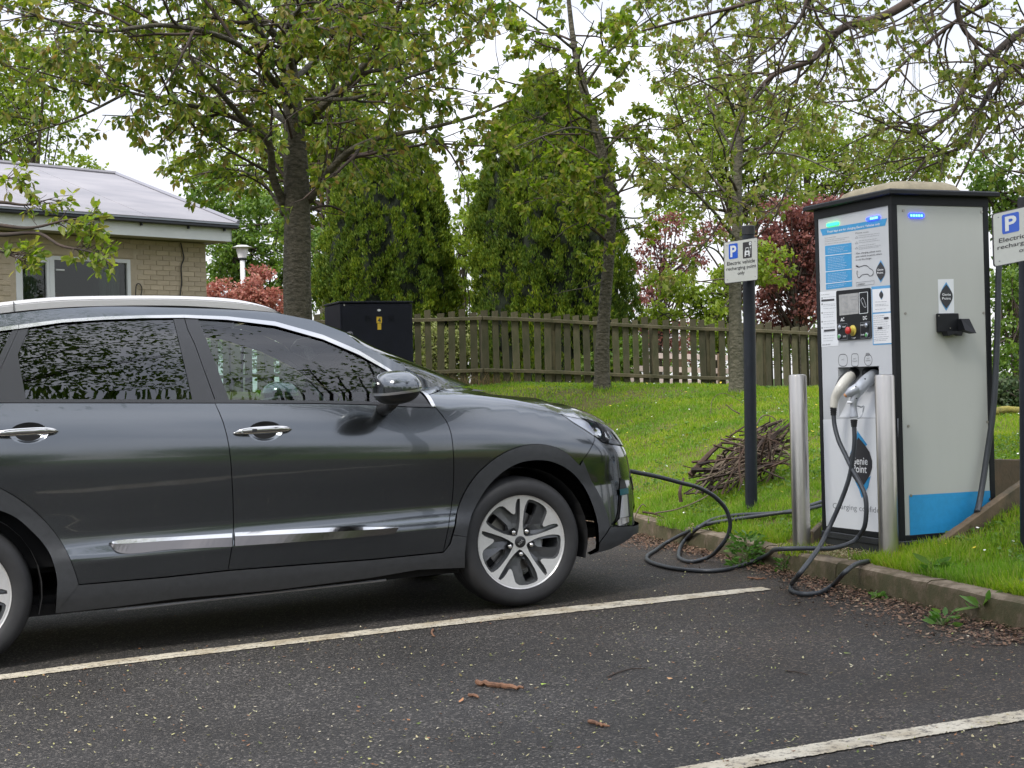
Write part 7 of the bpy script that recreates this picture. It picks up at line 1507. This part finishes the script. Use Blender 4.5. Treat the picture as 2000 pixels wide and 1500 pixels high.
for lab, c_, s_, cl2 in (('large fresh yellow-green leaf right of the thickest stick', (1062, 1339), .034, (.35, .50, .06)), ('curled brown leaf left of the thickest stick', (901, 1371), .035, (.40, .18, .08)), ('yellow leaf near the far end of the front bay line', (1822, 1390), .022, (.62, .42, .06)), ('orange leaf by the kerb below the charger', (1809, 1205), .04, (.42, .20, .08)), ('green catkin lying near the kerb under the looped cable', (1655, 1278), .035, (.22, .30, .04)), ('tan leaf on the asphalt right of the thin curved twig', (1308, 1327), .026, (.50, .28, .12))):
    P = np.array([G(*c_, .002)]); V, F = flat_leaves(P, [s_], .62, g, .004); tag(mk('fallen_leaf', V, F, mat('leaf_' + str(c_[0]), cl2, .6), None, loc=P[0]), lab, 'leaf', 'single leaves on the asphalt')
# brush pile of cut branches
pb = W(1440, 925, 10.9); pb[2] = zlawn(pb[0], pb[1]); pile = thing('brush_pile', 'heap of cut brown branches lying on the lawn behind the small sign post', 'brush pile', pb)
M_st = [mat('pile_bark_%s' % k, c, .9, c2=c2, vscale=14, bump=.4, bscale=50, bdist=.003) for k, c, c2 in (('brown', (.085, .05, .034), (.04, .024, .016)), ('grey', (.17, .13, .095), (.08, .06, .04)), ('dark', (.045, .028, .022), (.022, .015, .011)))]
def pp(px, py, d): p = W(px, py, d); p[2] = max(p[2], float(zlawn(p[0], p[1])) + .01); return p - pb
for k in range(200):
    # sticks lean from lower left up to the right; pile is higher at its right end
    c = np.array([1375 + 150*g.uniform(0, 1)**.75, 0]); s = (c[0]-1340)/200; ytop = np.interp(c[0], [1340, 1400, 1450, 1500, 1545], [935, 900, 860, 825, 852]); ybot = np.interp(c[0], [1340, 1400, 1450, 1500, 1545], [960, 955, 940, 925, 890]); cy = g.uniform(ytop, ybot); d = 10.9 - (cy-890)*.006 + g.normal()*.12
    L = g.uniform(30, 95) if k % 5 else g.uniform(90, 140); a = math.radians(g.normal(28, 26) if g.uniform() < .6 else g.uniform(-30, 100)); r = abs(g.normal())*.004 + .004; 
    if k % 17 == 0: r = .02
    dx, dy = math.cos(a)*L/2, -math.sin(a)*L/2; p0 = pp(c[0]-dx, min(cy-dy, 965), d + g.normal()*.1); p1 = pp(min(c[0]+dx, 1550), max(cy+dy, ytop-12), d + g.normal()*.1); m = (p0+p1)/2 + g.normal(size=3)*.02
    o = MB().tube(cat([p0, m, p1], 4), np.linspace(r, r*.45, 9), 5).build('stick', M_st[int(g.integers(0, 3))], pile)
for pts, r in (([(1348, 928, 10.7), (1375, 898, 10.75), (1392, 880, 10.8), (1408, 868, 10.85)], .024), ([(1470, 845, 10.9), (1490, 812, 10.9), (1510, 815, 10.9), (1525, 835, 10.9)], .006), ([(1445, 808, 10.9), (1430, 800, 10.9), (1418, 790, 10.9)], .006), ([(1425, 852, 10.8), (1440, 842, 10.8), (1462, 828, 10.9)], .009), ([(1388, 808, 11), (1392, 780, 11), (1410, 768, 11), (1440, 780, 11), (1452, 788, 11)], .003), ([(1330, 980, 10.4), (1328, 960, 10.4), (1335, 935, 10.5)], .016), ([(1280, 1002, 10.2), (1320, 995, 10.2), (1370, 975, 10.3), (1400, 955, 10.4)], .006), ([(1237, 1040, 10.5), (1240, 1010, 10.5), (1255, 985, 10.5), (1262, 990, 10.5)], .006), ([(1255, 1000, 10.4), (1280, 1004, 10.4), (1298, 1012, 10.4)], .009)):
    P = cat(np.array([W(*p) - pb for p in pts]), 5); MB().tube(P, np.linspace(r, r*.6, len(P)), 6).build('stick', M_st[0 if r > .008 else 1], pile)
# broad-leaved weeds
LM_weed = leafmat('weed_leaves', [(.05, .12, .02), (.08, .18, .03), (.13, .22, .05)], .45, .35)
def weed(name, label, px, n, L, hgt, spread, seed, pos=None, w=.42):
    gg = np.random.default_rng(seed); c = G(*px, .0) if pos is None else pos; root_ = c; P = np.zeros((n, 3)); a = gg.uniform(0, 2*math.pi, n); rr_ = gg.uniform(0, 1, n)**.7*spread; hz2 = gg.uniform(.005, hgt, n)
    P[:] = np.c_[np.cos(a)*rr_*.4, np.sin(a)*rr_*.4, hz2]; D = np.c_[np.cos(a), np.sin(a), gg.uniform(-.2, .9, n)]; V, F = leaf_arrays(P, D, gg.uniform(.6, 1.2, n)*L, w, .3, True, gg)
    r_ = thing(name, label, 'weed', c); o = mk('foliage', V, F, LM_weed, r_); o['kind'] = 'stuff'; mb = MB()
    for k in range(min(n, 12)): mb.tube([(0, 0, 0), (P[k][0]*.5, P[k][1]*.5, P[k][2]*.7), tuple(P[k])], .0022, 4)
    mb.build('stems', mat('weed_stem', (.10, .14, .04), .7), r_)['kind'] = 'stuff'; return r_
weed('nettle_clump', 'bushy nettle clump growing from the kerb foot beneath the long cable', (1460, 1106), 260, .045, .19, .26, 5)
weed('nettle_clump', 'small green weed right of the nettle clump at the kerb foot', (1532, 1118), 50, .035, .08, .10, 6)
weed('weed_tuft', 'small weed under the looped cable at the kerb', (1345, 1060), 90, .04, .10, .16, 16)
weed('dock_weed', 'small round-leaved weed at the kerb below the near bollard', (1712, 1170), 12, .045, .03, .06, 7, w=.7)
weed('dock_weed', 'sprawling weed at the kerb between the round-leaved one and the tall dandelion', (1842, 1222), 26, .06, .06, .14, 8)
weed('dandelion_plant', 'tall serrated dandelion plant against the kerb at the right', (1922, 1214), 26, .11, .10, .08, 9, w=.3)
p = W(1822, 1100, 7.1); p[2] = zlawn(p[0], p[1]); weed('dandelion_plant', 'dandelion rosette in the grass beside the near bollard', (0, 0), 22, .09, .05, .10, 10, pos=p, w=.34)

# mossy log edging the lawn at the far right
a, b = W(1936, 803, 13.2), W(2075, 806, 13.4); P = cat([a, (a*2+b)/3 + (0, 0, .012), (a+b*2)/3 - (0, 0, .008), b], 6); tag(autosmooth(MB().tube(P + g.normal(size=P.shape)*.006, .03 + .008*g.uniform(size=len(P)), 9).build('mossy_log', mat('yellow_moss', (.30, .25, .05), .95, c2=(.14, .13, .035), vscale=12, bump=.8, bscale=60)), 60), 'yellow mossy log lying along the lawn between the charger and the large sign post', 'log')
